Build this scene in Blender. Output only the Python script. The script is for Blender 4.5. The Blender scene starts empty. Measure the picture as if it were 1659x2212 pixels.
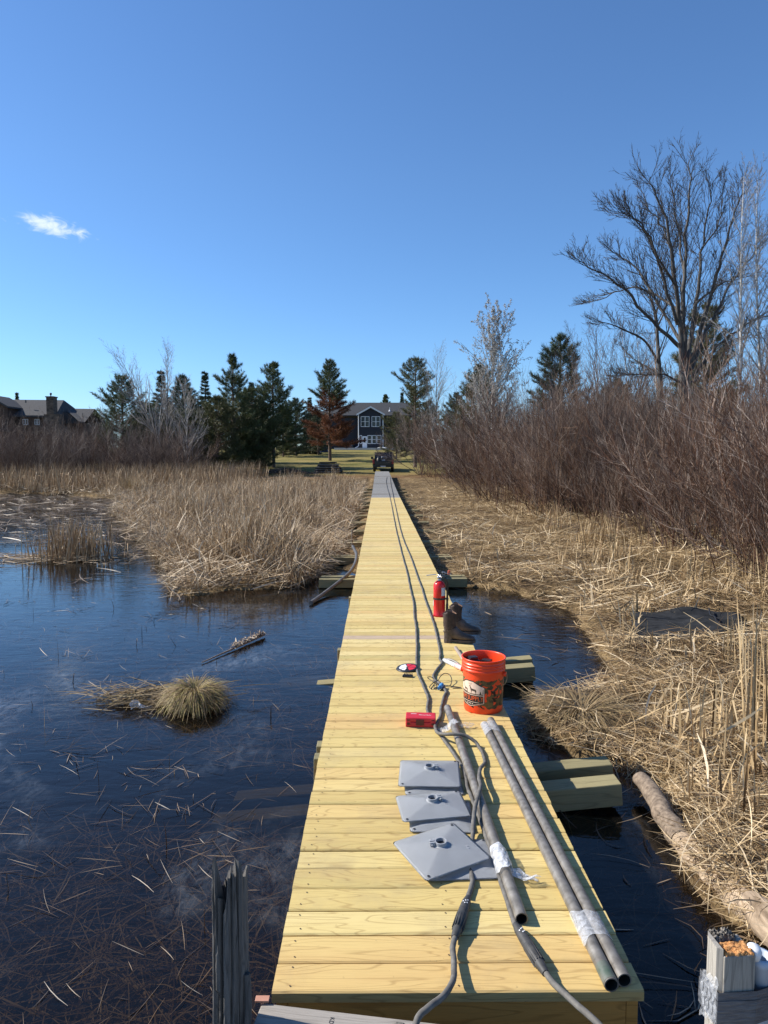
import bpy, bmesh, math, random
import numpy as np
from mathutils import Vector, Matrix

rng = np.random.default_rng(11)
random.seed(11)
SC = bpy.context.scene
COL = SC.collection
R = math.radians

# ------------------------------------------------------------------ camera
EYE = Vector((0.0, 0.0, 1.757))
PITCH, YAW = R(4.51), R(0.355)
cam_d = bpy.data.cameras.new('camera')
cam_d.sensor_fit = 'HORIZONTAL'
cam_d.sensor_width = 36.0
cam_d.lens = 36.0 * 1534.0 / 1659.0
cam_d.clip_start = 0.05
cam_d.clip_end = 6000.0
cam = bpy.data.objects.new('camera', cam_d)
COL.objects.link(cam)
cam.location = EYE
cam.rotation_euler = (math.pi / 2 - PITCH, 0, -YAW)
SC.camera = cam

# ------------------------------------------------------------------ light
SUN_EL, SUN_AZ = R(37.0), R(14.0)           # azimuth: from -x, turned towards +y
SUN_DIR = Vector((-math.cos(SUN_EL) * math.cos(SUN_AZ), math.cos(SUN_EL) * math.sin(SUN_AZ), math.sin(SUN_EL)))
sun_d = bpy.data.lights.new('sun', 'SUN')
sun_d.energy = 5.0
sun_d.angle = R(0.5)
sun_d.color = (1.0, 0.945, 0.86)
sun = bpy.data.objects.new('sun', sun_d)
COL.objects.link(sun)
sun.rotation_euler = SUN_DIR.to_track_quat('Z', 'Y').to_euler()

W = bpy.data.worlds.new("World")
SC.world = W
W.use_nodes = True
SC.view_settings.view_transform = 'Standard'
SC.view_settings.look = 'None'
SC.view_settings.gamma = 1.0
SC.view_settings.use_curve_mapping = False
SC.view_settings.exposure = 0.60


def build_world():
    nt = W.node_tree
    nt.nodes.clear()
    N, L = nt.nodes.new, nt.links.new
    out = N('ShaderNodeOutputWorld')
    bg = N('ShaderNodeBackground')
    bg.inputs['Strength'].default_value = 0.089
    sky = N('ShaderNodeTexSky')
    sky.sky_type = 'NISHITA'
    sky.sun_disc = False
    sky.sun_elevation = SUN_EL
    # blender's sun_rotation 0 is +y, turning towards +x
    sky.sun_rotation = math.atan2(SUN_DIR.x, SUN_DIR.y)
    sky.altitude = 350.0
    sky.air_density = 1.0
    sky.dust_density = 0.15
    sky.ozone_density = 2.2
    hs = N('ShaderNodeHueSaturation')
    hs.inputs['Saturation'].default_value = 1.06
    # the air near the ground that day was clear and blue rather than hazy
    tc0 = N('ShaderNodeTexCoord'); sp0 = N('ShaderNodeSeparateXYZ'); L(tc0.outputs['Generated'], sp0.inputs[0])
    rp = N('ShaderNodeValToRGB'); L(sp0.outputs[2], rp.inputs[0])
    for e_, (p_, c_) in zip((rp.color_ramp.elements[0], rp.color_ramp.elements.new(0.12), rp.color_ramp.elements.new(0.35), rp.color_ramp.elements[-1]),
                            ((0.0, (0.66, 0.86, 1.20, 1)), (0.12, (0.78, 1.00, 1.27, 1)), (0.35, (0.89, 1.06, 1.27, 1)), (1.0, (0.92, 1.06, 1.26, 1)))):
        e_.position = p_; e_.color = c_
    ml = N('ShaderNodeMix'); ml.data_type = 'RGBA'; ml.blend_type = 'MULTIPLY'; ml.inputs['Factor'].default_value = 1.0
    L(sky.outputs[0], ml.inputs['A']); L(rp.outputs[0], ml.inputs['B'])
    L(ml.outputs['Result'], hs.inputs['Color'])
    # one small cloud, placed by its direction in the sky
    tc = N('ShaderNodeTexCoord')
    f = at_dir(110, 485)
    e1 = f.cross(Vector((0, 0, 1))).normalized()
    e2 = e1.cross(f).normalized()
    a = R(6)
    e1r = e1 * math.cos(a) - e2 * math.sin(a)
    e2r = e1 * math.sin(a) + e2 * math.cos(a)

    def dot(v):
        n = N('ShaderNodeVectorMath'); n.operation = 'DOT_PRODUCT'
        n.inputs[1].default_value = v
        L(tc.outputs['Generated'], n.inputs[0])
        return n.outputs['Value']

    def math_(op, a_, b_=None):
        n = N('ShaderNodeMath'); n.operation = op
        for i, q in enumerate((a_, b_)):
            if q is None: continue
            if isinstance(q, (int, float)): n.inputs[i].default_value = q
            else: L(q, n.inputs[i])
        return n.outputs[0]
    u, v, w = dot(e1r), dot(e2r), dot(f)
    uu = math_('DIVIDE', u, 0.042)
    vv = math_('DIVIDE', math_('ADD', v, math_('MULTIPLY', math_('POWER', math_('ABSOLUTE', u), 1.0), 0.10)), 0.0125)
    r2 = math_('SQRT', math_('ADD', math_('MULTIPLY', uu, uu), math_('MULTIPLY', vv, vv)))
    comb = N('ShaderNodeCombineXYZ')
    L(u, comb.inputs[0]); L(math_('MULTIPLY', v, 1.9), comb.inputs[1])
    ns = N('ShaderNodeTexNoise')
    ns.inputs['Scale'].default_value = 46.0
    ns.inputs['Detail'].default_value = 7.0
    ns.inputs['Roughness'].default_value = 0.62
    ns.inputs['Distortion'].default_value = 0.9
    L(comb.outputs[0], ns.inputs['Vector'])
    m = math_('SUBTRACT', math_('ADD', ns.outputs['Fac'], 0.36), math_('MULTIPLY', r2, 0.42))
    mr = N('ShaderNodeMapRange')
    mr.interpolation_type = 'SMOOTHSTEP'
    mr.inputs['From Min'].default_value = 0.42
    mr.inputs['From Max'].default_value = 0.86
    mr.inputs['To Max'].default_value = 0.85
    L(m, mr.inputs['Value'])
    fac = math_('MULTIPLY', mr.outputs[0], math_('GREATER_THAN', w, 0.9))
    mix = N('ShaderNodeMix'); mix.data_type = 'RGBA'
    L(fac, mix.inputs['Factor'])
    L(hs.outputs[0], mix.inputs['A'])
    mix.inputs['B'].default_value = (7.2, 8.0, 8.8, 1)
    L(mix.outputs['Result'], bg.inputs['Color'])
    L(bg.outputs[0], out.inputs[0])


# ------------------------------------------------------------------ survey of the place
# sight lines measured in the photograph (1659 px wide) give real positions on known planes
_fw = Vector((math.sin(YAW) * math.cos(PITCH), math.cos(YAW) * math.cos(PITCH), -math.sin(PITCH)))
_rt = Vector((math.cos(YAW), -math.sin(YAW), 0))
_up = _rt.cross(_fw)


def at_dir(px, py):
    return (_fw * 1534.0 + _rt * (px - 829.5) + _up * (1106.0 - py)).normalized()


def at(px, py, z=0.0):
    d = at_dir(px, py)
    return EYE + d * ((z - EYE.z) / d.z)


def atd(px, py, y):
    d = at_dir(px, py)
    return EYE + d * (y / d.y)


build_world()

# ------------------------------------------------------------------ object helpers


def tag(o, label=None, cat=None, group=None, kind=None):
    if label: o['label'] = label
    if cat: o['category'] = cat
    if group: o['group'] = group
    if kind: o['kind'] = kind
    return o


def link(name, me, mat=None, parent=None):
    o = bpy.data.objects.new(name, me)
    COL.objects.link(o)
    if mat is not None:
        for m in (mat if isinstance(mat, (list, tuple)) else [mat]):
            me.materials.append(m)
    if parent is not None:
        o.parent = parent
    return o


def thing(name, label, cat, loc=(0, 0, 0), rz=0.0, group=None, rot=None):
    o = bpy.data.objects.new(name, None)
    COL.objects.link(o)
    o.empty_display_size = 0.1
    o.location = loc
    o.rotation_euler = rot if rot else (0, 0, rz)
    return tag(o, label, cat, group)


def np_mesh(name, verts, faces, rnd=None, smooth=False, mi=None):
    """verts (N,3); faces (M,k) all k-gons; rnd per face float attribute"""
    verts = np.asarray(verts, dtype=np.float32).reshape(-1, 3)
    faces = np.asarray(faces, dtype=np.int32)
    me = bpy.data.meshes.new(name)
    M, k = faces.shape
    me.vertices.add(len(verts))
    me.vertices.foreach_set('co', verts.ravel())
    me.loops.add(M * k)
    me.loops.foreach_set('vertex_index', faces.ravel())
    me.polygons.add(M)
    me.polygons.foreach_set('loop_start', np.arange(0, M * k, k, dtype=np.int32))
    if smooth:
        me.polygons.foreach_set('use_smooth', np.ones(M, dtype=bool))
    if mi is not None:
        me.polygons.foreach_set('material_index', np.asarray(mi, dtype=np.int32))
    if rnd is not None:
        a = me.attributes.new('rnd', 'FLOAT', 'FACE')
        a.data.foreach_set('value', np.asarray(rnd, dtype=np.float32))
    me.update(calc_edges=True)
    return me


class MB:
    """collects boxes, prisms, tubes, lathes into one mesh"""

    def __init__(s):
        s.v, s.f, s.m, s.r, s.sm = [], [], [], [], []

    def add(s, v, f, m=0, r=0.0, sm=False):
        b = len(s.v)
        s.v.extend([tuple(q) for q in v])
        for q in f:
            s.f.append([b + i for i in q]); s.m.append(m); s.r.append(r); s.sm.append(sm)

    def box(s, lo, hi, m=0, r=0.0, M=None, ch=0.0):
        x0, y0, z0 = lo; x1, y1, z1 = hi
        if ch > 0:
            bm = bmesh.new()
            bmesh.ops.create_cube(bm, size=1)
            for q in bm.verts:
                q.co = Vector(((x0 + x1) / 2 + q.co.x * (x1 - x0), (y0 + y1) / 2 + q.co.y * (y1 - y0), (z0 + z1) / 2 + q.co.z * (z1 - z0)))
            bmesh.ops.bevel(bm, geom=bm.edges[:], offset=ch, segments=2, affect='EDGES', profile=0.5)
            s.bm(bm, m, r, M)
            return
        v = [(x0, y0, z0), (x1, y0, z0), (x1, y1, z0), (x0, y1, z0), (x0, y0, z1), (x1, y0, z1), (x1, y1, z1), (x0, y1, z1)]
        if M is not None: v = [M @ Vector(q) for q in v]
        s.add(v, [(3, 2, 1, 0), (4, 5, 6, 7), (0, 1, 5, 4), (1, 2, 6, 5), (2, 3, 7, 6), (3, 0, 4, 7)], m, r)

    def bm(s, bm, m=0, r=0.0, M=None, sm=False):
        bm.verts.index_update()
        v = [(M @ q.co if M is not None else q.co.copy()) for q in bm.verts]
        s.add(v, [[q.index for q in f.verts] for f in bm.faces], m, r, sm)
        bm.free()

    def prism(s, pts, axis, a0, a1, m=0, r=0.0, M=None):
        """pts: 2d polygon (ccw seen from +axis) extruded along axis"""
        n = len(pts)

        def mk(p, a):
            if axis == 'x': q = (a, p[0], p[1])
            elif axis == 'y': q = (p[0], a, p[1])
            else: q = (p[0], p[1], a)
            return M @ Vector(q) if M is not None else q
        v = [mk(p, a0) for p in pts] + [mk(p, a1) for p in pts]
        f = [list(range(n - 1, -1, -1)), list(range(n, 2 * n))]
        f += [[i, (i + 1) % n, n + (i + 1) % n, n + i] for i in range(n)]
        s.add(v, f, m, r)

    def tube(s, pts, rad, k=10, m=0, r=0.0, cap=True, sm=True):
        P = [Vector(p) for p in pts]
        n = len(P)
        rr = [rad] * n if isinstance(rad, (int, float)) else list(rad)
        T = [(P[min(i + 1, n - 1)] - P[max(i - 1, 0)]).normalized() for i in range(n)]
        ref = Vector((0, 0, 1)) if abs(T[0].z) < 0.9 else Vector((1, 0, 0))
        u = T[0].cross(ref).normalized()
        v, f = [], []
        for i in range(n):
            u = (u - T[i] * u.dot(T[i])).normalized()
            w = T[i].cross(u)
            for j in range(k):
                a = 2 * math.pi * j / k
                v.append(P[i] + (u * math.cos(a) + w * math.sin(a)) * rr[i])
        for i in range(n - 1):
            for j in range(k):
                f.append([i * k + j, i * k + (j + 1) % k, (i + 1) * k + (j + 1) % k, (i + 1) * k + j])
        s.add(v, f, m, r, sm)
        if cap:
            s.add(v[:k], [list(range(k - 1, -1, -1))], m, r)
            s.add(v[-k:], [list(range(k))], m, r)

    def lathe(s, prof, k=32, m=0, r=0.0, M=None, sm=True, close=False):
        """prof: list of (radius, z)"""
        v, f = [], []
        for (a, z) in prof:
            for j in range(k):
                t = 2 * math.pi * j / k
                q = Vector((a * math.cos(t), a * math.sin(t), z))
                v.append(M @ q if M is not None else q)
        n = len(prof)
        for i in range(n - 1):
            for j in range(k):
                f.append([i * k + j, i * k + (j + 1) % k, (i + 1) * k + (j + 1) % k, (i + 1) * k + j])
        s.add(v, f, m, r, sm)

    def disc(s, c, rad, k=24, m=0, M=None, up=True):
        v = [Vector((c[0] + rad * math.cos(2 * math.pi * j / k), c[1] + rad * math.sin(2 * math.pi * j / k), c[2])) for j in range(k)]
        if M is not None: v = [M @ q for q in v]
        s.add(v, [list(range(k)) if up else list(range(k - 1, -1, -1))], m)

    def mesh(s, name):
        me = bpy.data.meshes.new(name)
        me.from_pydata(s.v, [], s.f)
        me.polygons.foreach_set('material_index', s.m)
        me.polygons.foreach_set('use_smooth', s.sm)
        a = me.attributes.new('rnd', 'FLOAT', 'FACE')
        a.data.foreach_set('value', s.r)
        me.update()
        return me

    def build(s, name, mat, parent=None):
        return link(name, s.mesh(name), mat, parent)


def tubes_np(P, Rr, k=3):
    """P (N,S,3), Rr (N,S) -> verts, faces, index of polyline for each face"""
    P = np.asarray(P, float); Rr = np.asarray(Rr, float)
    N, S, _ = P.shape
    T = np.empty_like(P)
    T[:, 1:-1] = P[:, 2:] - P[:, :-2]
    T[:, 0] = P[:, 1] - P[:, 0]
    T[:, -1] = P[:, -1] - P[:, -2]
    T /= np.linalg.norm(T, axis=2, keepdims=True) + 1e-9
    av = P[:, -1] - P[:, 0]
    av /= np.linalg.norm(av, axis=1, keepdims=True) + 1e-9
    ref = np.where(np.abs(av[:, 2:3]) > 0.8, np.array([[1., 0, 0]]), np.array([[0, 0, 1.]]))
    u = np.cross(T, ref[:, None, :])
    u /= np.linalg.norm(u, axis=2, keepdims=True) + 1e-9
    w = np.cross(T, u)
    a = np.arange(k) * 2 * np.pi / k
    V = P[:, :, None, :] + Rr[:, :, None, None] * (np.cos(a)[None, None, :, None] * u[:, :, None, :] + np.sin(a)[None, None, :, None] * w[:, :, None, :])
    idx = np.arange(N * S * k).reshape(N, S, k)
    nx = np.roll(idx, -1, axis=2)
    F = np.stack([idx[:, :-1], nx[:, :-1], nx[:, 1:], idx[:, 1:]], axis=-1).reshape(-1, 4)
    own = np.repeat(np.arange(N), (S - 1) * k)
    return V.reshape(-1, 3), F, own


def ribbons_np(P, Wd, side):
    """P (N,S,3), Wd (N,S) half width, side (N,3) or (N,S,3)"""
    N, S, _ = P.shape
    sd = side[:, None, :] if side.ndim == 2 else side
    V = np.stack([P - sd * Wd[..., None], P + sd * Wd[..., None]], axis=2)
    idx = np.arange(N * S * 2).reshape(N, S, 2)
    F = np.stack([idx[:, :-1, 0], idx[:, :-1, 1], idx[:, 1:, 1], idx[:, 1:, 0]], axis=-1).reshape(-1, 4)
    return V.reshape(-1, 3), F, np.repeat(np.arange(N), S - 1)


def cat_mesh(name, parts, smooth=False):
    """parts: list of (V,F,rnd)"""
    vs, fs, rs, b = [], [], [], 0
    for V, F, r in parts:
        vs.append(V); fs.append(F + b); rs.append(np.broadcast_to(r, len(F)) if np.ndim(r) == 0 else r); b += len(V)
    return np_mesh(name, np.concatenate(vs), np.concatenate(fs), np.concatenate(rs), smooth)


def smooth_path(pts, n=6):
    """Catmull-Rom through points"""
    P = [Vector(p) for p in pts]
    out = []
    for i in range(len(P) - 1):
        p0, p1, p2, p3 = P[max(i - 1, 0)], P[i], P[i + 1], P[min(i + 2, len(P) - 1)]
        for j in range(n):
            t = j / n
            out.append(0.5 * ((2 * p1) + (p2 - p0) * t + (2 * p0 - 5 * p1 + 4 * p2 - p3) * t * t + (3 * p1 - p0 - 3 * p2 + p3) * t ** 3))
    out.append(P[-1])
    return out


def copy_thing(root, loc, rz=None, scale=None, label=None, rot=None):
    r = root.copy(); COL.objects.link(r)
    r.location = loc
    if rz is not None: r.rotation_euler = (0, 0, rz)
    if rot is not None: r.rotation_euler = rot
    if scale is not None: r.scale = scale
    if label: r['label'] = label
    for ch in root.children:
        c = ch.copy(); COL.objects.link(c); c.parent = r
        for g in ch.children:
            d = g.copy(); COL.objects.link(d); d.parent = c
    return r


# ------------------------------------------------------------------ materials
MATS = {}


class NT:
    def __init__(s, name):
        s.mat = bpy.data.materials.new(name)
        s.mat.use_nodes = True
        s.nt = s.mat.node_tree
        s.nt.nodes.clear()
        s.out = s.N('ShaderNodeOutputMaterial')
        s.b = s.N('ShaderNodeBsdfPrincipled')
        s.L(s.b.outputs[0], s.out.inputs[0])
        MATS[name] = s.mat

    def N(s, t): return s.nt.nodes.new(t)

    def L(s, a, b): s.nt.links.new(a, b)

    def set(s, sock, v):
        if hasattr(v, 'is_output') or hasattr(v, 'links'): s.L(v, sock)
        elif isinstance(v, (tuple, list)) and len(v) == 3 and sock.type == 'RGBA': sock.default_value = (*v, 1)
        else: sock.default_value = v

    def coord(s, kind='Object'):
        return s.N('ShaderNodeTexCoord').outputs[kind]

    def attr(s, name='rnd'):
        n = s.N('ShaderNodeAttribute'); n.attribute_name = name
        return n.outputs['Fac']

    def objrnd(s): return s.N('ShaderNodeObjectInfo').outputs['Random']

    def mapping(s, vec, scale=(1, 1, 1), loc=None):
        n = s.N('ShaderNodeMapping'); s.L(vec, n.inputs['Vector'])
        n.inputs['Scale'].default_value = scale
        if loc is not None: s.set(n.inputs['Location'], loc)
        return n.outputs[0]

    def noise(s, vec, scale=5, detail=4, rough=0.55, dist=0.0):
        n = s.N('ShaderNodeTexNoise'); s.L(vec, n.inputs['Vector'])
        n.inputs['Scale'].default_value = scale; n.inputs['Detail'].default_value = detail
        n.inputs['Roughness'].default_value = rough; n.inputs['Distortion'].default_value = dist
        return n.outputs['Fac']

    def math(s, op, a, b=0.0, c=0.0):
        n = s.N('ShaderNodeMath'); n.operation = op
        s.set(n.inputs[0], a); s.set(n.inputs[1], b)
        if op in ('MULTIPLY_ADD', 'SMOOTH_MIN'): s.set(n.inputs[2], c)
        return n.outputs[0]

    def ramp(s, fac, stops, interp='LINEAR'):
        n = s.N('ShaderNodeValToRGB'); s.L(fac, n.inputs[0])
        n.color_ramp.interpolation = interp
        e = n.color_ramp.elements
        while len(e) < len(stops): e.new(0.5)
        for q, (p, c) in zip(e, stops):
            q.position = p
            q.color = (*c, 1) if not isinstance(c, (int, float)) else (c, c, c, 1)
        return n.outputs[0]

    def mix(s, fac, a, b, blend='MIX'):
        n = s.N('ShaderNodeMix'); n.data_type = 'RGBA'; n.blend_type = blend
        s.set(n.inputs['Factor'], fac); s.set(n.inputs['A'], a); s.set(n.inputs['B'], b)
        return n.outputs['Result']

    def rng(s, v, a, b, c=0.0, d=1.0, sm=False):
        n = s.N('ShaderNodeMapRange'); s.L(v, n.inputs[0])
        if sm: n.interpolation_type = 'SMOOTHSTEP'
        n.inputs[1].default_value = a; n.inputs[2].default_value = b
        n.inputs[3].default_value = c; n.inputs[4].default_value = d
        return n.outputs[0]

    def bump(s, h, strength=0.3, dist=0.01):
        n = s.N('ShaderNodeBump'); n.inputs['Strength'].default_value = strength
        n.inputs['Distance'].default_value = dist
        s.L(h, n.inputs['Height']); s.L(n.outputs[0], s.b.inputs['Normal'])

    def fin(s, col, rough=0.6, metal=0.0, spec=None):
        s.set(s.b.inputs['Base Color'], col)
        s.set(s.b.inputs['Roughness'], rough)
        s.set(s.b.inputs['Metallic'], metal)
        if spec is not None: s.b.inputs['Specular IOR Level'].default_value = spec
        return s.mat


def pmat(name, c1, c2, scale=6.0, stretch=(1, 1, 1), rough=0.7, bump=0.0, bdist=0.01, metal=0.0, rnd=0.0, detail=5, spec=None, orand=0.0, lo=0.3, hi=0.7):
    """two-tone noisy surface; rnd mixes the per-face value in, orand the per-object one"""
    t = NT(name)
    n = t.noise(t.mapping(t.coord(), stretch), scale, detail)
    fac = n
    if rnd: fac = t.math('ADD', t.math('MULTIPLY', fac, 1 - rnd), t.math('MULTIPLY', t.attr(), rnd))
    if orand: fac = t.math('ADD', t.math('MULTIPLY', fac, 1 - orand), t.math('MULTIPLY', t.objrnd(), orand))
    col = t.ramp(fac, [(lo, c1), (hi, c2)])
    if bump: t.bump(n, bump, bdist)
    return t.fin(col, rough, metal, spec)


def attr_mat(name, stops, rough=0.6, spec=0.3, trans=0.0, orand=None):
    """colour picked by the per-face value (leaves, stalks, twigs)"""
    t = NT(name)
    col = t.ramp(t.attr(), stops)
    if orand:
        col = t.mix(t.math('MULTIPLY', t.objrnd(), orand[0]), col, orand[1], 'MIX')
    t.fin(col, rough, 0, spec)
    if trans:
        tr = t.N('ShaderNodeBsdfTranslucent'); t.L(col, tr.inputs[0])
        mx = t.N('ShaderNodeMixShader'); mx.inputs[0].default_value = trans
        t.L(t.b.outputs[0], mx.inputs[1]); t.L(tr.outputs[0], mx.inputs[2]); t.L(mx.outputs[0], t.out.inputs[0])
    return t.mat


def wood_mat(name, tones, grain_dark, weather=0.0, rough=0.62, axis='x', knots=True, ringk=9.0, dirt=0.0):
    """boards with grain along one axis; 'rnd' tells boards apart"""
    t = NT(name)
    co = t.coord()
    rn = t.attr()
    sep = t.N('ShaderNodeSeparateXYZ'); t.L(co, sep.inputs[0])
    order = {'x': (0, 1, 2), 'y': (1, 0, 2), 'z': (2, 0, 1)}[axis]
    comb = t.N('ShaderNodeCombineXYZ')
    t.L(t.math('ADD', t.math('MULTIPLY', sep.outputs[order[0]], 1.0), t.math('MULTIPLY', rn, 37.0)), comb.inputs[0])
    t.L(t.math('ADD', t.math('MULTIPLY', sep.outputs[order[1]], 7.0), t.math('MULTIPLY', rn, 91.0)), comb.inputs[1])
    t.L(t.math('MULTIPLY', sep.outputs[order[2]], 7.0), comb.inputs[2])
    v = comb.outputs[0]
    field = t.noise(v, 1.25, 2, 0.45, 0.35)
    ring = t.math('FRACT', t.math('MULTIPLY', field, ringk))
    ring = t.math('SUBTRACT', 1.0, t.math('ABSOLUTE', t.math('SUBTRACT', t.math('MULTIPLY', ring, 2.0), 1.0)))
    line = t.rng(ring, 0.70, 1.0, 0, 1, True)
    fine = t.noise(t.mapping(v, (3.0, 16.0, 16.0)), 3.0, 3, 0.6)
    tone = t.noise(v, 0.9, 3, 0.5)
    base = t.ramp(t.math('ADD', t.math('MULTIPLY', rn, 0.75), t.math('MULTIPLY', tone, 0.35)), [(i / (len(tones) - 1), c) for i, c in enumerate(tones)])
    col = t.mix(t.math('MULTIPLY', line, 0.40), base, grain_dark)
    col = t.mix(t.math('MULTIPLY', t.rng(fine, 0.5, 0.75), 0.3), col, grain_dark)
    if knots:
        vo = t.N('ShaderNodeTexVoronoi'); t.L(t.mapping(v, (1.0, 0.42, 0.42)), vo.inputs['Vector'])
        vo.inputs['Scale'].default_value = 2.9; vo.inputs['Randomness'].default_value = 1.0
        wob = t.math('ADD', vo.outputs['Distance'], t.math('MULTIPLY', t.noise(v, 14, 2), 0.03))
        sepc = t.N('ShaderNodeSeparateColor'); t.L(vo.outputs['Color'], sepc.inputs[0])
        on = t.math('GREATER_THAN', sepc.outputs[0], 0.42)
        kn = t.math('MULTIPLY', t.rng(wob, 0.055, 0.02, 0, 1, True), on)
        halo = t.math('MULTIPLY', t.rng(wob, 0.14, 0.03, 0, 1, True), on)
        col = t.mix(t.math('MULTIPLY', halo, 0.45), col, tuple(0.62 * q for q in grain_dark))
        col = t.mix(t.math('MULTIPLY', kn, 0.85), col, tuple(0.2 * q for q in grain_dark))
    if dirt:
        d1 = t.noise(co, 2.3, 6, 0.68)
        d2 = t.noise(t.mapping(co, (1, 1, 1), (4, 7, 0)), 38, 3, 0.6)
        col = t.mix(t.math('MULTIPLY', t.rng(d1, 0.50, 0.72), 0.34 * dirt * 2), col, (0.27, 0.21, 0.13))
        col = t.mix(t.math('MULTIPLY', t.rng(d2, 0.68, 0.76), 0.5), col, (0.13, 0.09, 0.05))
    if weather:
        w = t.noise(t.mapping(v, (2, 5, 5)), 4, 5, 0.65)
        col = t.mix(t.math('MULTIPLY', t.rng(w, 0.45, 0.7), weather), col, (0.05, 0.05, 0.05))
    t.bump(t.math('ADD', fine, t.math('MULTIPLY', line, -0.5)), 0.25, 0.004)
    return t.fin(col, rough, 0, 0.3)


M_DECK = wood_mat('treated_pine', [(0.44, 0.43, 0.165), (0.54, 0.40, 0.15), (0.61, 0.47, 0.18), (0.68, 0.54, 0.24), (0.64, 0.475, 0.185), (0.57, 0.37, 0.145)], (0.25, 0.14, 0.042), dirt=0.55, ringk=15.0)
M_OLD = wood_mat('weathered_boards', [(0.20, 0.20, 0.185), (0.25, 0.245, 0.23), (0.30, 0.29, 0.27)], (0.11, 0.105, 0.10), 0.3, 0.8, knots=False)
M_PALEB = wood_mat('pale_weathered_board', [(0.42, 0.32, 0.22), (0.50, 0.38, 0.27)], (0.24, 0.17, 0.11), 0.15, 0.8)
M_FRAME = wood_mat('treated_frame_lumber', [(0.56, 0.29, 0.07), (0.66, 0.36, 0.10)], (0.28, 0.13, 0.03))
M_SLEEP = wood_mat('green_treated_timber', [(0.20, 0.175, 0.09), (0.26, 0.225, 0.115), (0.32, 0.275, 0.145)], (0.12, 0.10, 0.05), 0.25, 0.75, ringk=7)
M_GREYP = wood_mat('grey_plank_wood', [(0.30, 0.27, 0.235), (0.38, 0.345, 0.30)], (0.13, 0.115, 0.10), 0.25, 0.85, ringk=14)
M_POSTD = wood_mat('shade_dark_piling', [(0.085, 0.080, 0.075), (0.17, 0.16, 0.148)], (0.018, 0.017, 0.016), 0.6, 0.85, axis='z', knots=False, ringk=13)  # dark wood tone carries the shade on the piling, not charring
M_POSTP = wood_mat('pale_grey_post', [(0.27, 0.245, 0.21), (0.36, 0.33, 0.28)], (0.10, 0.09, 0.075), 0.4, 0.85, axis='z', knots=False, ringk=12)
M_ROT = pmat('rotten_orange_wood', (0.42, 0.17, 0.05), (0.66, 0.34, 0.13), 90, rough=0.95, bump=0.9, bdist=0.008)
M_ROTG = pmat('crumbled_grey_wood', (0.06, 0.055, 0.05), (0.30, 0.27, 0.23), 70, rough=0.95, bump=0.9, bdist=0.01)
M_NAIL = pmat('rusty_nail', (0.05, 0.03, 0.02), (0.10, 0.06, 0.035), 80, rough=0.6)
M_STEEL = pmat('mill_steel', (0.13, 0.115, 0.095), (0.29, 0.265, 0.23), 26, (1, 1, 0.25), 0.45, 0.12, 0.003, 0.35, detail=7)
M_STEELIN = pmat('shaded_pipe_bore', (0.008, 0.012, 0.01), (0.03, 0.035, 0.03), 20, rough=0.7)  # near-black steel: shade inside the pipe put into its colour
M_GREENP = pmat('green_paint_mark', (0.01, 0.06, 0.03), (0.16, 0.15, 0.13), 14, rough=0.5)
M_RUBBER = pmat('grey_rubber', (0.07, 0.065, 0.058), (0.155, 0.145, 0.128), 30, rough=0.75, bump=0.2, bdist=0.002)
M_BLACKP = pmat('black_plastic', (0.010, 0.010, 0.011), (0.025, 0.025, 0.026), 40, rough=0.4)
M_CONN = pmat('connector_rubber', (0.025, 0.025, 0.025), (0.06, 0.058, 0.055), 40, rough=0.6)
M_PLATE = pmat('grey_powder_coat', (0.44, 0.455, 0.47), (0.51, 0.525, 0.54), 7, rough=0.40, detail=7)
M_COLLAR = pmat('grey_cast_collar', (0.27, 0.28, 0.295), (0.35, 0.36, 0.375), 30, rough=0.6)
M_RED = pmat('red_paint', (0.50, 0.008, 0.012), (0.62, 0.016, 0.02), 5, rough=0.28)
M_CASE = pmat('red_case_plastic', (0.45, 0.012, 0.022), (0.56, 0.022, 0.035), 12, rough=0.5)
M_CASED = pmat('dark_red_recess', (0.07, 0.006, 0.008), (0.11, 0.01, 0.012), 12, rough=0.5)  # darker case red, for the latch and the painted recess shade
M_WHITE = pmat('white_print', (0.72, 0.72, 0.72), (0.82, 0.82, 0.82), 20, rough=0.5)
M_PAPER = pmat('printed_label', (0.35, 0.36, 0.38), (0.80, 0.81, 0.82), 120, (1, 1, 3.5), 0.5, detail=2)
M_CHROME = pmat('dull_chrome', (0.45, 0.45, 0.46), (0.65, 0.65, 0.66), 10, rough=0.28, metal=0.9)
M_BLUE = pmat('blue_tape', (0.03, 0.16, 0.38), (0.07, 0.27, 0.55), 30, rough=0.5)
M_LEATH = pmat('brown_boot_leather', (0.038, 0.025, 0.018), (0.140, 0.096, 0.070), 16, rough=0.62, bump=0.35, bdist=0.004, detail=7)
M_LEATHD = pmat('dark_boot_shaft', (0.018, 0.010, 0.007), (0.066, 0.036, 0.025), 22, rough=0.7, bump=0.4, bdist=0.004, detail=7)
M_MUD = pmat('dried_mud', (0.13, 0.10, 0.075), (0.34, 0.28, 0.22), 60, rough=0.95, bump=0.6, bdist=0.004)
M_SOLE = pmat('boot_sole', (0.05, 0.038, 0.03), (0.13, 0.10, 0.08), 30, rough=0.85)
M_LINING = pmat('tan_boot_lining', (0.22, 0.12, 0.075), (0.30, 0.175, 0.11), 20, rough=0.8)
M_PINK = pmat('pink_print_wrap', (0.72, 0.36, 0.33), (0.80, 0.55, 0.52), 12, rough=0.35)
M_CREAM = pmat('badge_cream', (0.72, 0.52, 0.38), (0.80, 0.60, 0.46), 10, rough=0.4)
M_BADGE = pmat('badge_black', (0.018, 0.016, 0.014), (0.03, 0.026, 0.022), 10, rough=0.4)
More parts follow.
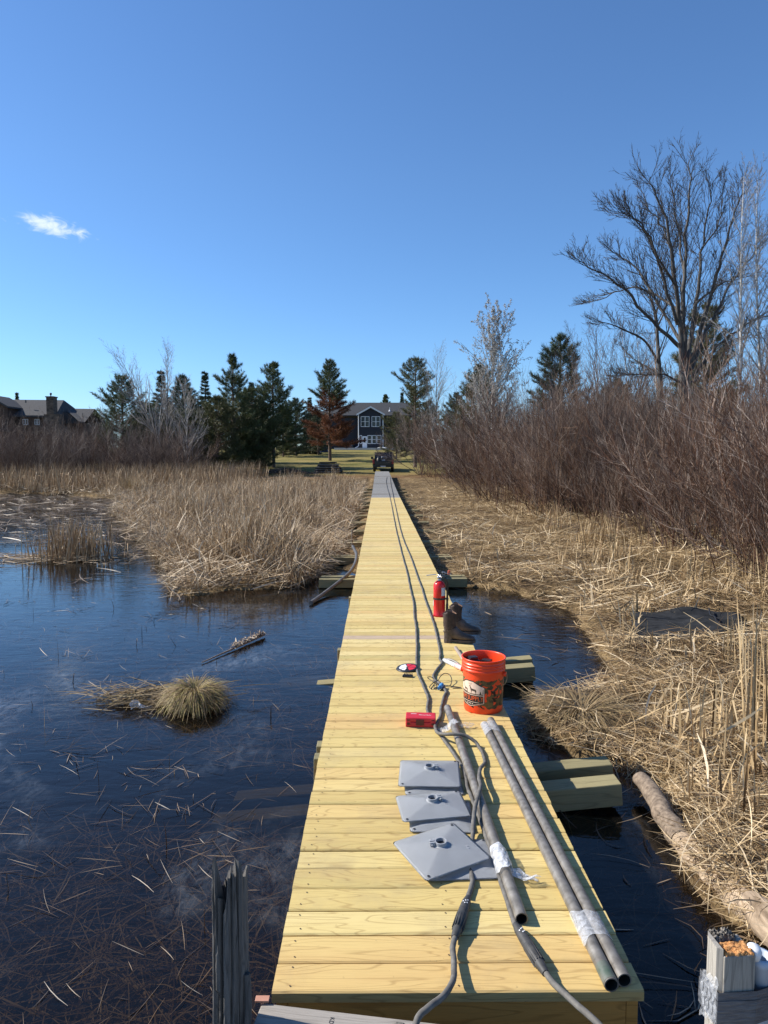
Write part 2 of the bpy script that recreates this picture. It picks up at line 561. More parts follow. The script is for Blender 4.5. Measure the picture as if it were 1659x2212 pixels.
M_BADGEO = pmat('badge_orange', (0.78, 0.12, 0.03), (0.85, 0.15, 0.04), 10, rough=0.4)
M_DEER = pmat('badge_deer', (0.06, 0.045, 0.032), (0.09, 0.065, 0.045), 60, rough=0.4)
M_PVC = pmat('pale_blue_pipe', (0.34, 0.41, 0.50), (0.42, 0.48, 0.56), 8, rough=0.4)
M_PRIMER = pmat('pink_primer', (0.42, 0.20, 0.13), (0.50, 0.25, 0.17), 25, rough=0.7)
M_MAT = pmat('black_rubber_mat', (0.012, 0.013, 0.014), (0.034, 0.035, 0.037), 9, rough=0.85, bump=0.3, bdist=0.02, spec=0.15)
M_HOSE = pmat('grey_black_pipe', (0.05, 0.05, 0.05), (0.12, 0.115, 0.11), 9, rough=0.6)


def mk_film(name, dens=0.32, tint=(0.85, 0.87, 0.9)):
    """crinkled clear wrap"""
    t = NT(name)
    n = t.noise(t.coord(), 55, 5, 0.6, 0.6)
    t.bump(n, 0.7, 0.006)
    t.fin(tint, 0.16, 0, 0.6)
    tr = t.N('ShaderNodeBsdfTransparent')
    mx = t.N('ShaderNodeMixShader')
    t.L(t.rng(n, 0.35, 0.7, dens * 0.5, dens * 1.6), mx.inputs[0])
    t.L(tr.outputs[0], mx.inputs[1]); t.L(t.b.outputs[0], mx.inputs[2]); t.L(mx.outputs[0], t.out.inputs[0])
    return t.mat


M_FILM = mk_film('clear_stretch_film', 0.30)
M_FILMW = mk_film('white_stretch_film', 0.52)


def mk_bucket():
    t = NT('camo_bucket_plastic')
    co = t.coord()
    sep = t.N('ShaderNodeSeparateXYZ'); t.L(co, sep.inputs[0])
    z = sep.outputs[2]
    org = (0.82, 0.062, 0.012)
    n1 = t.noise(t.mapping(co, (1, 1, 1.25)), 15, 2.5, 0.5, 0.8)
    n2 = t.noise(t.mapping(co, (1, 1, 1.2), (3, 1, 2)), 21, 2.5, 0.5, 0.7)
    n3 = t.noise(t.mapping(co, (1, 1, 1.2), (7, 5, 1)), 24, 2, 0.5, 0.6)
    col = t.mix(t.math('GREATER_THAN', n1, 0.44), org, (0.125, 0.075, 0.026))
    col = t.mix(t.math('GREATER_THAN', n2, 0.55), col, (0.05, 0.042, 0.022))
    col = t.mix(t.math('GREATER_THAN', n3, 0.60), col, (0.012, 0.009, 0.008))
    edge = t.math('MULTIPLY', t.math('SUBTRACT', n2, 0.5), 0.06)
    band = t.math('MULTIPLY', t.math('GREATER_THAN', t.math('ADD', z, edge), 0.045), t.math('LESS_THAN', t.math('ADD', z, edge), 0.235))
    ge = t.N('ShaderNodeNewGeometry')
    col = t.mix(band, org, col)
    return t.fin(col, 0.36, 0, 0.4)


M_BUCK = mk_bucket()
M_ORANGE = pmat('orange_plastic', (0.80, 0.052, 0.010), (0.86, 0.07, 0.014), 6, rough=0.34)


def mk_water():
    t = NT('marsh_water')
    co = t.coord()
    wv = t.noise(t.mapping(co, (1.0, 2.4, 1)), 3.2, 3, 0.55, 0.3)
    fine = t.noise(t.mapping(co, (1.0, 1.6, 1)), 24, 3, 0.6)
    h = t.math('ADD', wv, t.math('MULTIPLY', fine, 0.08))
    bp = t.N('ShaderNodeBump'); bp.inputs['Strength'].default_value = 0.35; bp.inputs['Distance'].default_value = 0.012
    t.L(h, bp.inputs['Height'])
    gl = t.N('ShaderNodeBsdfGlossy'); gl.inputs['Roughness'].default_value = 0.07; gl.inputs[0].default_value = (1, 1, 1, 1)
    t.L(bp.outputs[0], gl.inputs['Normal'])
    tr = t.N('ShaderNodeBsdfTransparent'); tr.inputs[0].default_value = (0.285, 0.255, 0.215, 1)
    df = t.N('ShaderNodeBsdfDiffuse'); df.inputs[0].default_value = (0.018, 0.016, 0.014, 1)
    ice = t.N('ShaderNodeBsdfDiffuse'); ice.inputs[0].default_value = (0.42, 0.47, 0.53, 1)
    under = t.N('ShaderNodeMixShader'); under.inputs[0].default_value = 0.15
    t.L(tr.outputs[0], under.inputs[1]); t.L(df.outputs[0], under.inputs[2])
    # cloudy, scratched skin of thin ice
    im = t.noise(co, 0.55, 5, 0.6, 0.5)
    scr = t.noise(t.mapping(co, (5, 2.5, 1)), 3.0, 6, 0.75, 0.6)
    msk = t.math('MULTIPLY', t.rng(im, 0.50, 0.70, 0, 1, True), t.rng(scr, 0.40, 0.72, 0, 0.26))
    un2 = t.N('ShaderNodeMixShader'); t.L(msk, un2.inputs[0])
    t.L(under.outputs[0], un2.inputs[1]); t.L(ice.outputs[0], un2.inputs[2])
    fr = t.N('ShaderNodeFresnel'); fr.inputs['IOR'].default_value = 1.33
    t.L(bp.outputs[0], fr.inputs['Normal'])
    geo = t.N('ShaderNodeNewGeometry')      # seen from below, light simply passes up and out
    ff = t.math('MULTIPLY', fr.outputs[0], t.math('SUBTRACT', 1.0, geo.outputs['Backfacing']))
    mx = t.N('ShaderNodeMixShader'); t.L(ff, mx.inputs[0])
    t.L(un2.outputs[0], mx.inputs[1]); t.L(gl.outputs[0], mx.inputs[2])
    t.L(mx.outputs[0], t.out.inputs[0])
    return t.mat


M_WATER = mk_water()


def mk_ground():
    t = NT('ground_cover')
    co = t.coord()
    sep = t.N('ShaderNodeSeparateXYZ'); t.L(co, sep.inputs[0])
    y = sep.outputs[1]
    zz = sep.outputs[2]
    n = t.noise(co, 1.1, 6, 0.6)
    f1 = t.noise(t.mapping(co, (1, 1, 1)), 26, 5, 0.7, 1.2)
    straw = t.ramp(f1, [(0.30, (0.05, 0.032, 0.016)), (0.47, (0.20, 0.135, 0.065)), (0.66, (0.42, 0.31, 0.165))])
    straw = t.mix(t.rng(n, 0.40, 0.62, 0, 0.8), straw, (0.045, 0.028, 0.015))
    g1 = t.noise(co, 0.22, 5, 0.6)
    g2 = t.noise(t.mapping(co, (1, 0.6, 1)), 7, 5, 0.7)
    lawn = t.ramp(t.math('ADD', t.math('MULTIPLY', g1, 0.6), t.math('MULTIPLY', g2, 0.4)), [(0.36, (0.10, 0.105, 0.028)), (0.52, (0.215, 0.175, 0.06)), (0.66, (0.31, 0.235, 0.095))])
    edge = t.math('ADD', y, t.math('MULTIPLY', t.math('SUBTRACT', n, 0.5), 6.0))
    col = t.mix(t.rng(edge, 60.5, 63.5), straw, lawn)
    leaf = t.noise(co, 3.0, 5, 0.7)
    lm = t.math('MULTIPLY', t.rng(edge, 57, 61), t.rng(edge, 68, 62))
    col = t.mix(t.math('MULTIPLY', lm, t.rng(leaf, 0.4, 0.6, 0.2, 0.9)), col, (0.15, 0.075, 0.035))
    mud = t.rng(t.math('ADD', zz, t.math('MULTIPLY', t.math('SUBTRACT', f1, 0.5), 0.12)), -0.38, -0.46)
    mudc = t.ramp(f1, [(0.3, (0.014, 0.010, 0.007)), (0.7, (0.05, 0.034, 0.020))])
    col = t.mix(mud, col, mudc)
    t.bump(f1, 0.6, 0.05)
    return t.fin(col, 0.92, 0, 0.1)


M_GROUND = mk_ground()

STRAW = [(0.0, (0.060, 0.036, 0.018)), (0.22, (0.18, 0.108, 0.050)), (0.5, (0.42, 0.295, 0.150)), (0.8, (0.60, 0.455, 0.265)), (1.0, (0.74, 0.61, 0.42))]
M_STRAW = attr_mat('dead_reed_straw', STRAW, 0.6, 0.25, 0.12)
M_REED = attr_mat('standing_dead_reed', [(0.0, (0.13, 0.08, 0.042)), (0.35, (0.29, 0.20, 0.112)), (0.7, (0.44, 0.33, 0.205)), (1.0, (0.66, 0.54, 0.38))], 0.6, 0.25, 0.12)
M_DEBRIS = attr_mat('wet_reed_litter', [(0.0, (0.03, 0.02, 0.013)), (0.5, (0.16, 0.105, 0.06)), (1.0, (0.42, 0.32, 0.21))], 0.5, 0.4)
M_TUSS = attr_mat('sedge_tussock', [(0.0, (0.13, 0.088, 0.045)), (0.5, (0.37, 0.27, 0.14)), (0.8, (0.34, 0.27, 0.09)), (1.0, (0.30, 0.27, 0.065))], 0.6, 0.3, 0.15)
M_TWIGR = attr_mat('red_brown_twig', [(0.0, (0.046, 0.022, 0.016)), (0.5, (0.150, 0.074, 0.046)), (0.78, (0.27, 0.175, 0.118)), (1.0, (0.50, 0.41, 0.34))], 0.75, 0.1, orand=(0.5, (0.135, 0.092, 0.062)))
M_TWIGG = attr_mat('grey_brown_twig', [(0.0, (0.040, 0.028, 0.022)), (0.5, (0.105, 0.078, 0.064)), (1.0, (0.33, 0.28, 0.235))], 0.7, 0.15, orand=(0.6, (0.125, 0.082, 0.07)))
M_BARKG = pmat('grey_bark', (0.035, 0.031, 0.028), (0.135, 0.125, 0.115), 16, (1, 1, 0.3), 0.9, 0.8, 0.03, detail=6)
M_TWIGK = attr_mat('dark_oak_twig', [(0.0, (0.035, 0.031, 0.028)), (1.0, (0.115, 0.102, 0.092))], 0.8, 0.2)
M_TWIGP = attr_mat('pale_twig', [(0.0, (0.19, 0.165, 0.145)), (1.0, (0.46, 0.425, 0.385))], 0.7, 0.3)
M_TWIGPB = pmat('pale_grey_bark', (0.22, 0.19, 0.165), (0.42, 0.39, 0.35), 12, (1, 1, 0.3), 0.8)
M_CATK = attr_mat('silvery_catkin', [(0.0, (0.20, 0.185, 0.16)), (1.0, (0.50, 0.48, 0.44))], 0.8, 0.2)
M_BIRCH = pmat('white_birch_bark', (0.12, 0.10, 0.085), (0.72, 0.69, 0.64), 7, (1, 1, 3.0), 0.7, detail=6, lo=0.33, hi=0.47)
M_BARKP = pmat('pine_bark', (0.055, 0.040, 0.032), (0.165, 0.115, 0.085), 14, (1, 1, 0.35), 0.9, 0.8, 0.03)
M_NEED = attr_mat('pine_needles', [(0.0, (0.034, 0.046, 0.018)), (0.5, (0.082, 0.102, 0.038)), (1.0, (0.155, 0.170, 0.066))], 0.55, 0.3, 0.1)
M_NEEDY = attr_mat('olive_needles', [(0.0, (0.040, 0.046, 0.016)), (0.5, (0.092, 0.095, 0.034)), (1.0, (0.165, 0.158, 0.062))], 0.55, 0.3, 0.1)
M_NEEDD = attr_mat('dark_spruce_needles', [(0.0, (0.022, 0.032, 0.016)), (0.5, (0.054, 0.072, 0.032)), (1.0, (0.110, 0.128, 0.056))], 0.55, 0.3)
M_NEEDB = attr_mat('dead_brown_needles', [(0.0, (0.075, 0.026, 0.014)), (0.5, (0.165, 0.062, 0.030)), (1.0, (0.29, 0.135, 0.06))], 0.65, 0.2, 0.1)
M_LOG = pmat('bleached_log_wood', (0.15, 0.105, 0.065), (0.52, 0.40, 0.28), 22, (1.0, 0.22, 1), 0.9, 0.9, 0.012, detail=8)
M_LOGB = pmat('log_bark', (0.09, 0.065, 0.045), (0.30, 0.23, 0.165), 38, rough=0.9, bump=0.7, bdist=0.008, detail=6)

# ------------------------------------------------------------------ terrain and water
WATER_Z = -0.40
LEFT_REEDS = [(-0.75, 60), (-0.75, 13.6), (-1.3, 11.5), (-2.3, 11.2), (-3.1, 10.5), (-3.6, 11.4), (-4.1, 13.2), (-4.9, 15.6), (-6.0, 17.5), (-7.4, 20.5), (-10.2, 27), (-13.0, 35), (-18, 39.5), (-24, 41.5), (-90, 43), (-90, 62), (-0.75, 62)]
RIGHT_LAND = [(-0.8, 62), (-0.8, 13.4), (0.9, 12.0), (1.41, 11.6), (2.1, 11.15), (2.62, 9.5), (2.42, 7.85), (2.35, 6.9), (1.9, 6.35), (1.35, 6.1), (1.13, 5.55), (1.35, 5.0), (1.66, 4.85), (1.80, 4.4), (1.74, 4.1), (1.62, 3.7), (1.56, 3.35), (1.66, 3.0), (1.62, 2.6), (1.58, 1.8), (1.5, -6), (60, -6), (90, 62)]
ISLAND = [(-7.3, 14.5), (-6.7, 14.2), (-6.0, 14.4), (-5.8, 15.2), (-6.4, 15.7), (-7.1, 15.4)]


def poly_sd(px, py, poly):
    """signed distance, positive inside"""
    px = np.asarray(px, float); py = np.asarray(py, float)
    d = np.full(px.shape, 1e9); ins = np.zeros(px.shape, bool)
    n = len(poly)
    for i in range(n):
        ax, ay = poly[i]; bx, by = poly[(i + 1) % n]
        ex, ey = bx - ax, by - ay
        t = np.clip(((px - ax) * ex + (py - ay) * ey) / (ex * ex + ey * ey + 1e-12), 0, 1)
        d = np.minimum(d, np.hypot(px - ax - t * ex, py - ay - t * ey))
        c = ((ay > py) != (by > py)) & (px < (bx - ax) * (py - ay) / (by - ay + 1e-12) + ax)
        ins ^= c
    return np.where(ins, d, -d)


_ph = rng.uniform(0, 6.28, (4, 14)); _kk = rng.normal(0, 1, (2, 14))


def wob(x, y, s=1.0, o=0):
    """cheap smooth noise about -1..1"""
    r = 0
    for i in range(7):
        kx, ky = _kk[0, (i + o) % 14] * s * (1 + 0.3 * i), _kk[1, (i + o) % 14] * s * (1 + 0.3 * i)
        r = r + np.sin(x * kx + y * ky + _ph[o % 4, i]) / (1 + 0.35 * i)
    return r / 3.2


def sstep(x, a, b):
    t = np.clip((x - a) / (b - a), 0, 1)
    return t * t * (3 - 2 * t)


def land_mask(x, y):
    sd = np.maximum(np.maximum(poly_sd(x, y, LEFT_REEDS), poly_sd(x, y, RIGHT_LAND)), poly_sd(x, y, ISLAND))
    return np.maximum(sd, np.where(y > 61.5, 5.0, -99))


def ground_z(x, y):
    x = np.asarray(x, float); y = np.asarray(y, float)
    sd = land_mask(x, y) + 0.10 * wob(x, y, 3.0, 2)
    bed = -0.68 + 0.05 * wob(x, y, 1.4)
    marsh = -0.335 + 0.06 * wob(x, y, 2.2, 1) + 0.035 * wob(x, y, 0.7, 2) + 0.045 * wob(x, y, 5.0, 2) * (x > 0)
    marsh = marsh + 0.25 * sstep(y, 25, 58) + 0.20 * sstep(x, 4.5, 10) + 0.10 * sstep(x, 1.8, 4.0)
    marsh = np.where(x < -0.6, marsh - 0.06 * (1 - sstep(y, 30, 50)), marsh)
    lawn = 0.10 + 0.04 * (y - 62) + 0.06 * wob(x, y, 0.25)
    lawn = np.where(y > 140, 0.10 + 0.04 * 78 + 0.012 * (np.minimum(y, 500) - 140), lawn)
    z = bed + (marsh - bed) * sstep(sd, -0.22, 0.16)
    return z + (lawn - z) * sstep(y, 55, 67)


def axis_vals(lims):
    out = []
    for a, b, st in lims:
        out.append(np.arange(a, b, st))
    return np.concatenate(out)


gx = axis_vals([(-2600, -300, 460), (-300, -60, 24), (-60, -16, 2.0), (-16, -4, 0.6), (-4, 7, 0.16), (7, 16, 0.6), (16, 60, 2.0), (60, 300, 24), (300, 2700, 480)])
gy = axis_vals([(-8, 1.5, 0.6), (1.5, 14, 0.15), (14, 30, 0.5), (30, 70, 1.0), (70, 170, 4.0), (170, 500, 30), (500, 3600, 500)])
GX, GY = np.meshgrid(gx, gy)
GZ = ground_z(GX, GY)
nx_, ny_ = len(gx), len(gy)
ii = np.arange(nx_ * ny_).reshape(ny_, nx_)
gf = np.stack([ii[:-1, :-1], ii[:-1, 1:], ii[1:, 1:], ii[1:, :-1]], -1).reshape(-1, 4)
ground = link('ground', np_mesh('ground', np.stack([GX, GY, GZ], -1), gf, smooth=True), M_GROUND)
tag(ground, kind='structure')
water = link('water', np_mesh('water', [(-160, -8, WATER_Z), (110, -8, WATER_Z), (110, 60, WATER_Z), (-160, 60, WATER_Z)], [(0, 1, 2, 3)]), M_WATER)
tag(water, kind='structure')

# ------------------------------------------------------------------ boardwalk
X0, X1, Y0, YN, YE = -0.356, 0.870, 2.206, 29.95, 60.0
PITCHB = 0.1412


def deck_z(y):
    return 0.47 * float(sstep(np.array(y), 29.9, 60.0)) if y > 29.9 else 0.0


def plank(mb, y, w, z, r, x0=X0, x1=X1, th=0.038, m=0):
    c = 0.006
    pts = [(y, z - th), (y + w, z - th), (y + w, z - c), (y + w - c, z - 0.0012), (y + w - 2 * c, z), (y + 2 * c, z), (y + c, z - 0.0012), (y, z - c)]
    mb.prism(pts, 'x', x0, x1, m, r)


walk = thing('boardwalk', 'new yellow pine boardwalk running straight from the camera towards the shore', 'boardwalk', (0, 0, 0))
dk = MB(); pale = MB(); nails = MB()
y = Y0; k = 0
while y < YN:
    r = random.random()
    j0, j1 = random.uniform(-0.002, 0.002), random.uniform(-0.0025, 0.0025)
    zz = random.uniform(-0.002, 0.0015)
    wd = PITCHB - random.uniform(0.003, 0.008)
    if 6.60 < y < 6.75:
        plank(pale, y, wd, zz + 0.002, r, X0 + j0, X1 + j1)
    else:
        if k == 0: r = 0.99
        if k == 4 or k == 6: r = 0.02            # greenish boards near the end
        if 16 <= k <= 17: r = 0.97
        plank(dk, y, wd, zz, r, X0 + j0, X1 + j1)
    if y < 9:
        for xx in (X0 + 0.055, 0.255, X1 - 0.055):
            for dy in (0.03, 0.11):
                nails.disc((xx + random.uniform(-0.012, 0.012), y + dy + random.uniform(-0.008, 0.008), zz + 0.0022), 0.0032, 8)
    y += PITCHB; k += 1
dk.build('decking', M_DECK, walk)
po = pale.build('replaced_plank', M_PALEB, walk)
po['label'] = 'single pinkish weathered plank among the yellow ones'
tag(nails.build('nail', M_NAIL, walk), kind='stuff')
fr = MB()
fr.box((X0 + 0.012, Y0 + 0.014, -0.235), (X0 + 0.05, YN, -0.0395), r=0.1)
fr.box((X1 - 0.05, Y0 + 0.014, -0.235), (X1 - 0.012, YN, -0.0395), r=0.3)
fr.box((0.24, Y0 + 0.055, -0.235), (0.278, YN, -0.0395), r=0.5)
fr.build('stringers', M_FRAME, walk)
fa = MB(); fa.box((X0 + 0.052, Y0 + 0.014, -0.235), (X1 - 0.052, Y0 + 0.052, -0.0395), r=0.6)
fa.build('fascia', M_FRAME, walk)
for yy in (4.02, 4.20, 6.35, 8.75, 13.4):
    cl = MB(); cl.box((X0 - 0.030, yy, -0.34), (X0 + 0.010, yy + 0.09, -0.006), r=random.random(), ch=0.004)
    cl.build('side_cleat', M_SLEEP, walk)
# crossing timbers under the walk
SLEEPERS = [(4.14, -0.22, -0.46), (4.42, -0.22, -0.46), (6.57, -0.225, -0.43), (6.83, -0.225, -0.47)]
for q in (11.45, 13.95, 16.4, 18.85, 21.3, 23.8, 26.2, 28.6):
    SLEEPERS += [(q, -0.238, -0.25), (q + 0.26, -0.238, -0.25)]


def sleeper_obj(parent, yy, zr, zl, zoff=0.0):
    ln = 2.46 + random.uniform(-0.05, 0.08)
    mb = MB(); mb.box((-ln / 2, -0.07, -0.14), (ln / 2, 0.07, 0.0), r=random.random(), ch=0.006)
    o = mb.build('sleeper', M_SLEEP, parent)
    o.location = (0.235 + random.uniform(-0.05, 0.05), yy + 0.07, zoff + (zr + zl) / 2)
    o.rotation_euler = (0, -math.atan2(zr - zl, ln), random.uniform(-0.012, 0.012))
    return o


for yy, zr, zl in SLEEPERS:
    sleeper_obj(walk, yy, zr, zl)

old = thing('old_boardwalk', 'grey weathered boardwalk section at the far end, behind the truck ramp', 'boardwalk', (0, 0, 0))
old['label'] = 'grey weathered boardwalk section rising from the yellow boards to the truck'
od = MB(); oj = MB(); y = YN + 0.01
while y < YE:
    z = deck_z(y + 0.07) - 0.012
    plank(od, y, PITCHB - 0.005, z, random.random(), X0 + random.uniform(-0.01, 0.01), X1 - 0.10 * float(sstep(np.array(y), 30, 60)) + random.uniform(-0.01, 0.01))
    y += PITCHB
od.build('decking', M_OLD, old)
for q in (32.7, 41.2, 49.6):
    b = MB(); b.box((X0 + 0.02, q, deck_z(q) - 0.010), (X1 - 0.06, q + 0.06, deck_z(q) + 0.004), r=0.5)
    b.build('pale_seam_board', M_PALEB, old)
for i in range(10):
    ya, yb = 29.97 + i * 3.0, 29.97 + (i + 1) * 3.0
    za, zb = deck_z(ya) - 0.052, deck_z(yb) - 0.052
    for xx in (X0 + 0.03, X1 - 0.16):
        oj.add([(xx, ya, za - 0.2), (xx + 0.04, ya, za - 0.2), (xx + 0.04, yb, zb - 0.2), (xx, yb, zb - 0.2), (xx, ya, za), (xx + 0.04, ya, za), (xx + 0.04, yb, zb), (xx, yb, zb)],
               [(3, 2, 1, 0), (4, 5, 6, 7), (0, 1, 5, 4), (1, 2, 6, 5), (2, 3, 7, 6), (3, 0, 4, 7)], 0, random.random())
oj.build('stringers', M_OLD, old)
for q in (31.0, 33.5, 36.0, 38.5, 41.0):
    sleeper_obj(old, q, -0.25, -0.25, deck_z(q) * 0.9)

# ------------------------------------------------------------------ things at the near end
# loose grey plank of the old dock
pl = thing('weathered_plank', 'grey weathered plank with a bolt and stamped letters across the near end of the boardwalk', 'plank')
a, b = at(566, 2166, 0.02), at(905, 2206, 0.02)
pl.location = a
pl.rotation_euler = (0, 0, math.atan2(b.y - a.y, b.x - a.x))
mb = MB(); mb.box((0, -0.145, -0.045), (1.5, 0, 0), r=0.35, ch=0.004)
mb.build('plank_body', M_GREYP, pl)
bt = MB(); bt.lathe([(0.030, 0.0), (0.030, 0.003), (0.012, 0.003), (0.012, 0.013), (0.0, 0.013)], 16, M=Matrix.Translation((0.445, -0.045, 0.0005)))
bt.build('bolt', M_ROTG, pl)


def text_mesh(body, size, extrude=0.0):
    cu = bpy.data.curves.new('lettering', 'FONT')
    cu.body = body; cu.size = size; cu.extrude = extrude; cu.align_x = 'CENTER'; cu.align_y = 'CENTER'
    cu.resolution_u = 3
    ob = bpy.data.objects.new('lettering', cu); COL.objects.link(ob)
    dg = bpy.context.evaluated_depsgraph_get()
    me = bpy.data.meshes.new_from_object(ob.evaluated_get(dg))
    bpy.data.objects.remove(ob); bpy.data.curves.remove(cu)
    return me


def text_obj(name, body, size, mat, parent, loc, rot):
    me = text_mesh(body, size)
    me.materials.clear()
    o = link(name, me, mat, parent)
    o.location = loc; o.rotation_euler = rot
    return o


text_obj('stamped_letters', 'KD HT', 0.020, M_BLACKP, pl, (0.235, -0.055, 0.0012), (0, 0, R(-90)))
# the rest of the old dock the photographer stands on
dkb = thing('old_dock', 'grey weathered plank dock behind the near end of the boardwalk', 'dock', (0.36, 1.9, 0))
mb = MB()
for i in range(18):
    mb.box((-0.80, -0.075 - i * 0.15, -0.050), (0.80, 0.067 - i * 0.15, -0.008 + 0.002 * (i % 3)), r=random.random(), ch=0.004)
mb.build('planks', M_GREYP, dkb)
mb = MB()
for xx in (-0.66, 0.62): mb.box((xx, -2.6, -0.24), (xx + 0.04, 0.04, -0.0515), r=0.4)
mb.build('stringers', M_GREYP, dkb)
# rusty steel angle by its end
br = thing('steel_bracket', 'small pinkish primed steel bracket at the left end of the grey plank', 'bracket', at(560, 2158, 0.03) + Vector((0.01, 0, 0)))
mb = MB(); mb.box((-0.022, -0.012, -0.003), (0.022, 0.012, 0.003), ch=0.001); mb.box((-0.004, -0.012, -0.05), (0.004, 0.012, -0.0035), ch=0.001)
mb.build('tee_section', M_PRIMER, br)

# old split piling, left
pp = thing('piling', 'dark split old wooden piling with a ragged top left of the boardwalk', 'post')
pc = atd(493, 2010, 2.06)
pp.location = (pc.x, 2.06, 0.17)
pp.scale = (0.88, 0.88, 1.0)
prof = np.random.default_rng(5)
NS, KK = 48, 84
_tops = [(-3.2, 0.02), (-2.75, 0.055), (-2.45, 0.10), (-2.3, 0.095), (-2.2, 0.0), (-1.9, -0.035), (-1.7, -0.075), (-1.5, -0.03), (-1.42, 0.035), (-1.1, 0.055), (-0.85, 0.03), (-0.75, 0.085), (-0.5, 0.075), (-0.35, 0.02), (0.2, 0.05), (0.9, -0.02), (1.5, 0.03), (2.2, -0.04), (2.8, 0.03), (3.2, 0.02)]
_cr = [(-1.78, 0.085, 0.040), (-1.25, 0.035, 0.016), (-2.35, 0.045, 0.020), (-0.80, 0.05, 0.022), (-2.02, 0.025, 0.010), (-1.05, 0.02, 0.009), (0.6, 0.12, 0.02), (2.2, 0.1, 0.015)]
bm = bmesh.new()
rows = []
for i in range(NS):
    t = i / (NS - 1)
    z = -0.75 + t * 1.06
    row = []
    for j in range(KK):
        an = 2 * math.pi * j / KK - math.pi
        rad = 0.066 - 0.008 * t + 0.004 * math.sin(3 * an + 1) + 0.002 * math.sin(19 * an + 5 * t) + 0.0016 * math.sin(41 * an - 3 * t) + prof.normal(0, 0.0007)
        for c, wdt, dep in _cr:
            cc = c + 0.07 * math.sin(5 * t + 3 * c) + 0.03 * math.sin(13 * t + c)
            dd = math.atan2(math.sin(an - cc), math.cos(an - cc))
            rad -= dep * (0.35 + 0.65 * t) * math.exp(-(dd / wdt) ** 2)
        # a slab has broken away low on the left
        if -2.9 < an < -1.95 and z < -0.02 + 0.012 * math.sin(11 * an): rad -= 0.016
        top = np.interp(an, [q[0] for q in _tops], [q[1] for q in _tops]) + prof.normal(0, 0.004)
        zz = z + (top - 0.01) * max(0, (t - 0.55) / 0.45) ** 1.3
        row.append(bm.verts.new((rad * math.cos(an) + 0.010 * (t - 0.5), rad * math.sin(an), zz)))
    rows.append(row)
for i in range(NS - 1):
    for j in range(KK):
        bm.faces.new((rows[i][j], rows[i][(j + 1) % KK], rows[i + 1][(j + 1) % KK], rows[i + 1][j]))
cv = bm.verts.new((0.0, 0.0, 0.20))
for j in range(KK):
    bm.faces.new((rows[-1][j], rows[-1][(j + 1) % KK], cv))
mb = MB(); mb.bm(bm, 0, 0.4)
mb.build('piling_shaft', M_POSTD, pp)
st = MB(); st.tube(smooth_path([(0.066, -0.02, 0.02), (0.072, -0.03, -0.08), (0.06, -0.045, -0.25), (0.05, -0.04, -0.5)], 4), [0.012] * 13, 8)
st.build('peeling_strip', M_POSTD, pp)

# taped post, right
tp = thing('taped_post', 'pale grey square post with a crumbling orange top, wrapped in grey tape at lower right', 'post')
c = atd(1597, 2066, 1.84)
tp.location = (c.x, 1.885, c.z)
tp.rotation_euler = (0, 0, R(4))
mb = MB(); mb.box((-0.045, -0.045, -1.2), (0.045, 0.045, 0), r=0.5, ch=0.003)
mb.build('post_shaft', M_POSTP, tp)
sp = MB(); sp.prism([(-0.060, -0.030), (-0.046, -0.040), (-0.0465, 0.040), (-0.058, 0.02)], 'z', -1.2, 0.018, 0, 0.9)
sp.build('split_side', M_POSTP, tp)


def rough_top(name, x0, x1, y0, y1, z0, z1, amp, mat, parent, n=22, seed=3):
    g = np.random.default_rng(seed)
    xs = np.linspace(x0, x1, n); ys = np.linspace(y0, y1, n)
    XX, YY = np.meshgrid(xs, ys)
    ZZ = z1 + g.normal(0, amp, XX.shape)
    ZZ = (ZZ + np.roll(ZZ, 1, 0) + np.roll(ZZ, 1, 1)) / 3
    edge = np.minimum(np.minimum(XX - x0, x1 - XX) / (x1 - x0), np.minimum(YY - y0, y1 - YY) / (y1 - y0))
    ZZ = np.where(edge <= 1e-6, z0, ZZ)
    XX = XX + g.normal(0, amp * 0.25, XX.shape); YY = YY + g.normal(0, amp * 0.25, YY.shape)
    id_ = np.arange(n * n).reshape(n, n)
    F = np.stack([id_[:-1, :-1], id_[:-1, 1:], id_[1:, 1:], id_[1:, :-1]], -1).reshape(-1, 4)
    return link(name, np_mesh(name, np.stack([XX, YY, ZZ], -1), F), mat, parent)


rough_top('rotten_top', -0.044, 0.044, -0.044, 0.008, -0.006, 0.006, 0.0045, M_ROT, tp)
rough_top('crumbled_back', -0.044, 0.020, 0.009, 0.046, -0.004, 0.016, 0.009, M_ROTG, tp, seed=8)
# tape wound round the post and the pipe beside it
tw = MB()
for (z0, z1, o) in ((-0.165, -0.100, 0.0010), (-0.200, -0.150, 0.0018), (-0.186, -0.125, 0.0026)):
    pts = [(-0.0605 - o, -0.045 - o), (0.047, -0.0475 - o), (0.105 + o, -0.034), (0.118 + o, 0.02), (-0.0605 - o, 0.048 + o)]
    n = len(pts); v = []; f = []
    sl = random.uniform(-0.012, 0.012)
    for zz in (z0, (z0 + z1) / 2, z1):
        for (xx, yy) in pts: v.append((xx, yy - (0.002 if zz != z0 else 0), zz + sl * xx * 8))
    for lv in range(2):
        for i in range(n): f.append((lv * n + i, lv * n + (i + 1) % n, (lv + 1) * n + (i + 1) % n, (lv + 1) * n + i))
    tw.add(v, f, 0, 0.5)
M_TAPE = pmat('shaded_wrap_tape', (0.06, 0.065, 0.075), (0.135, 0.14, 0.15), 26, (1, 1, 7), 0.35, 0.9, 0.006)  # grey darkened for the shade the tape lies in
tw.build('tape_wrap', M_TAPE, tp)
fs = MB()
_n = 9
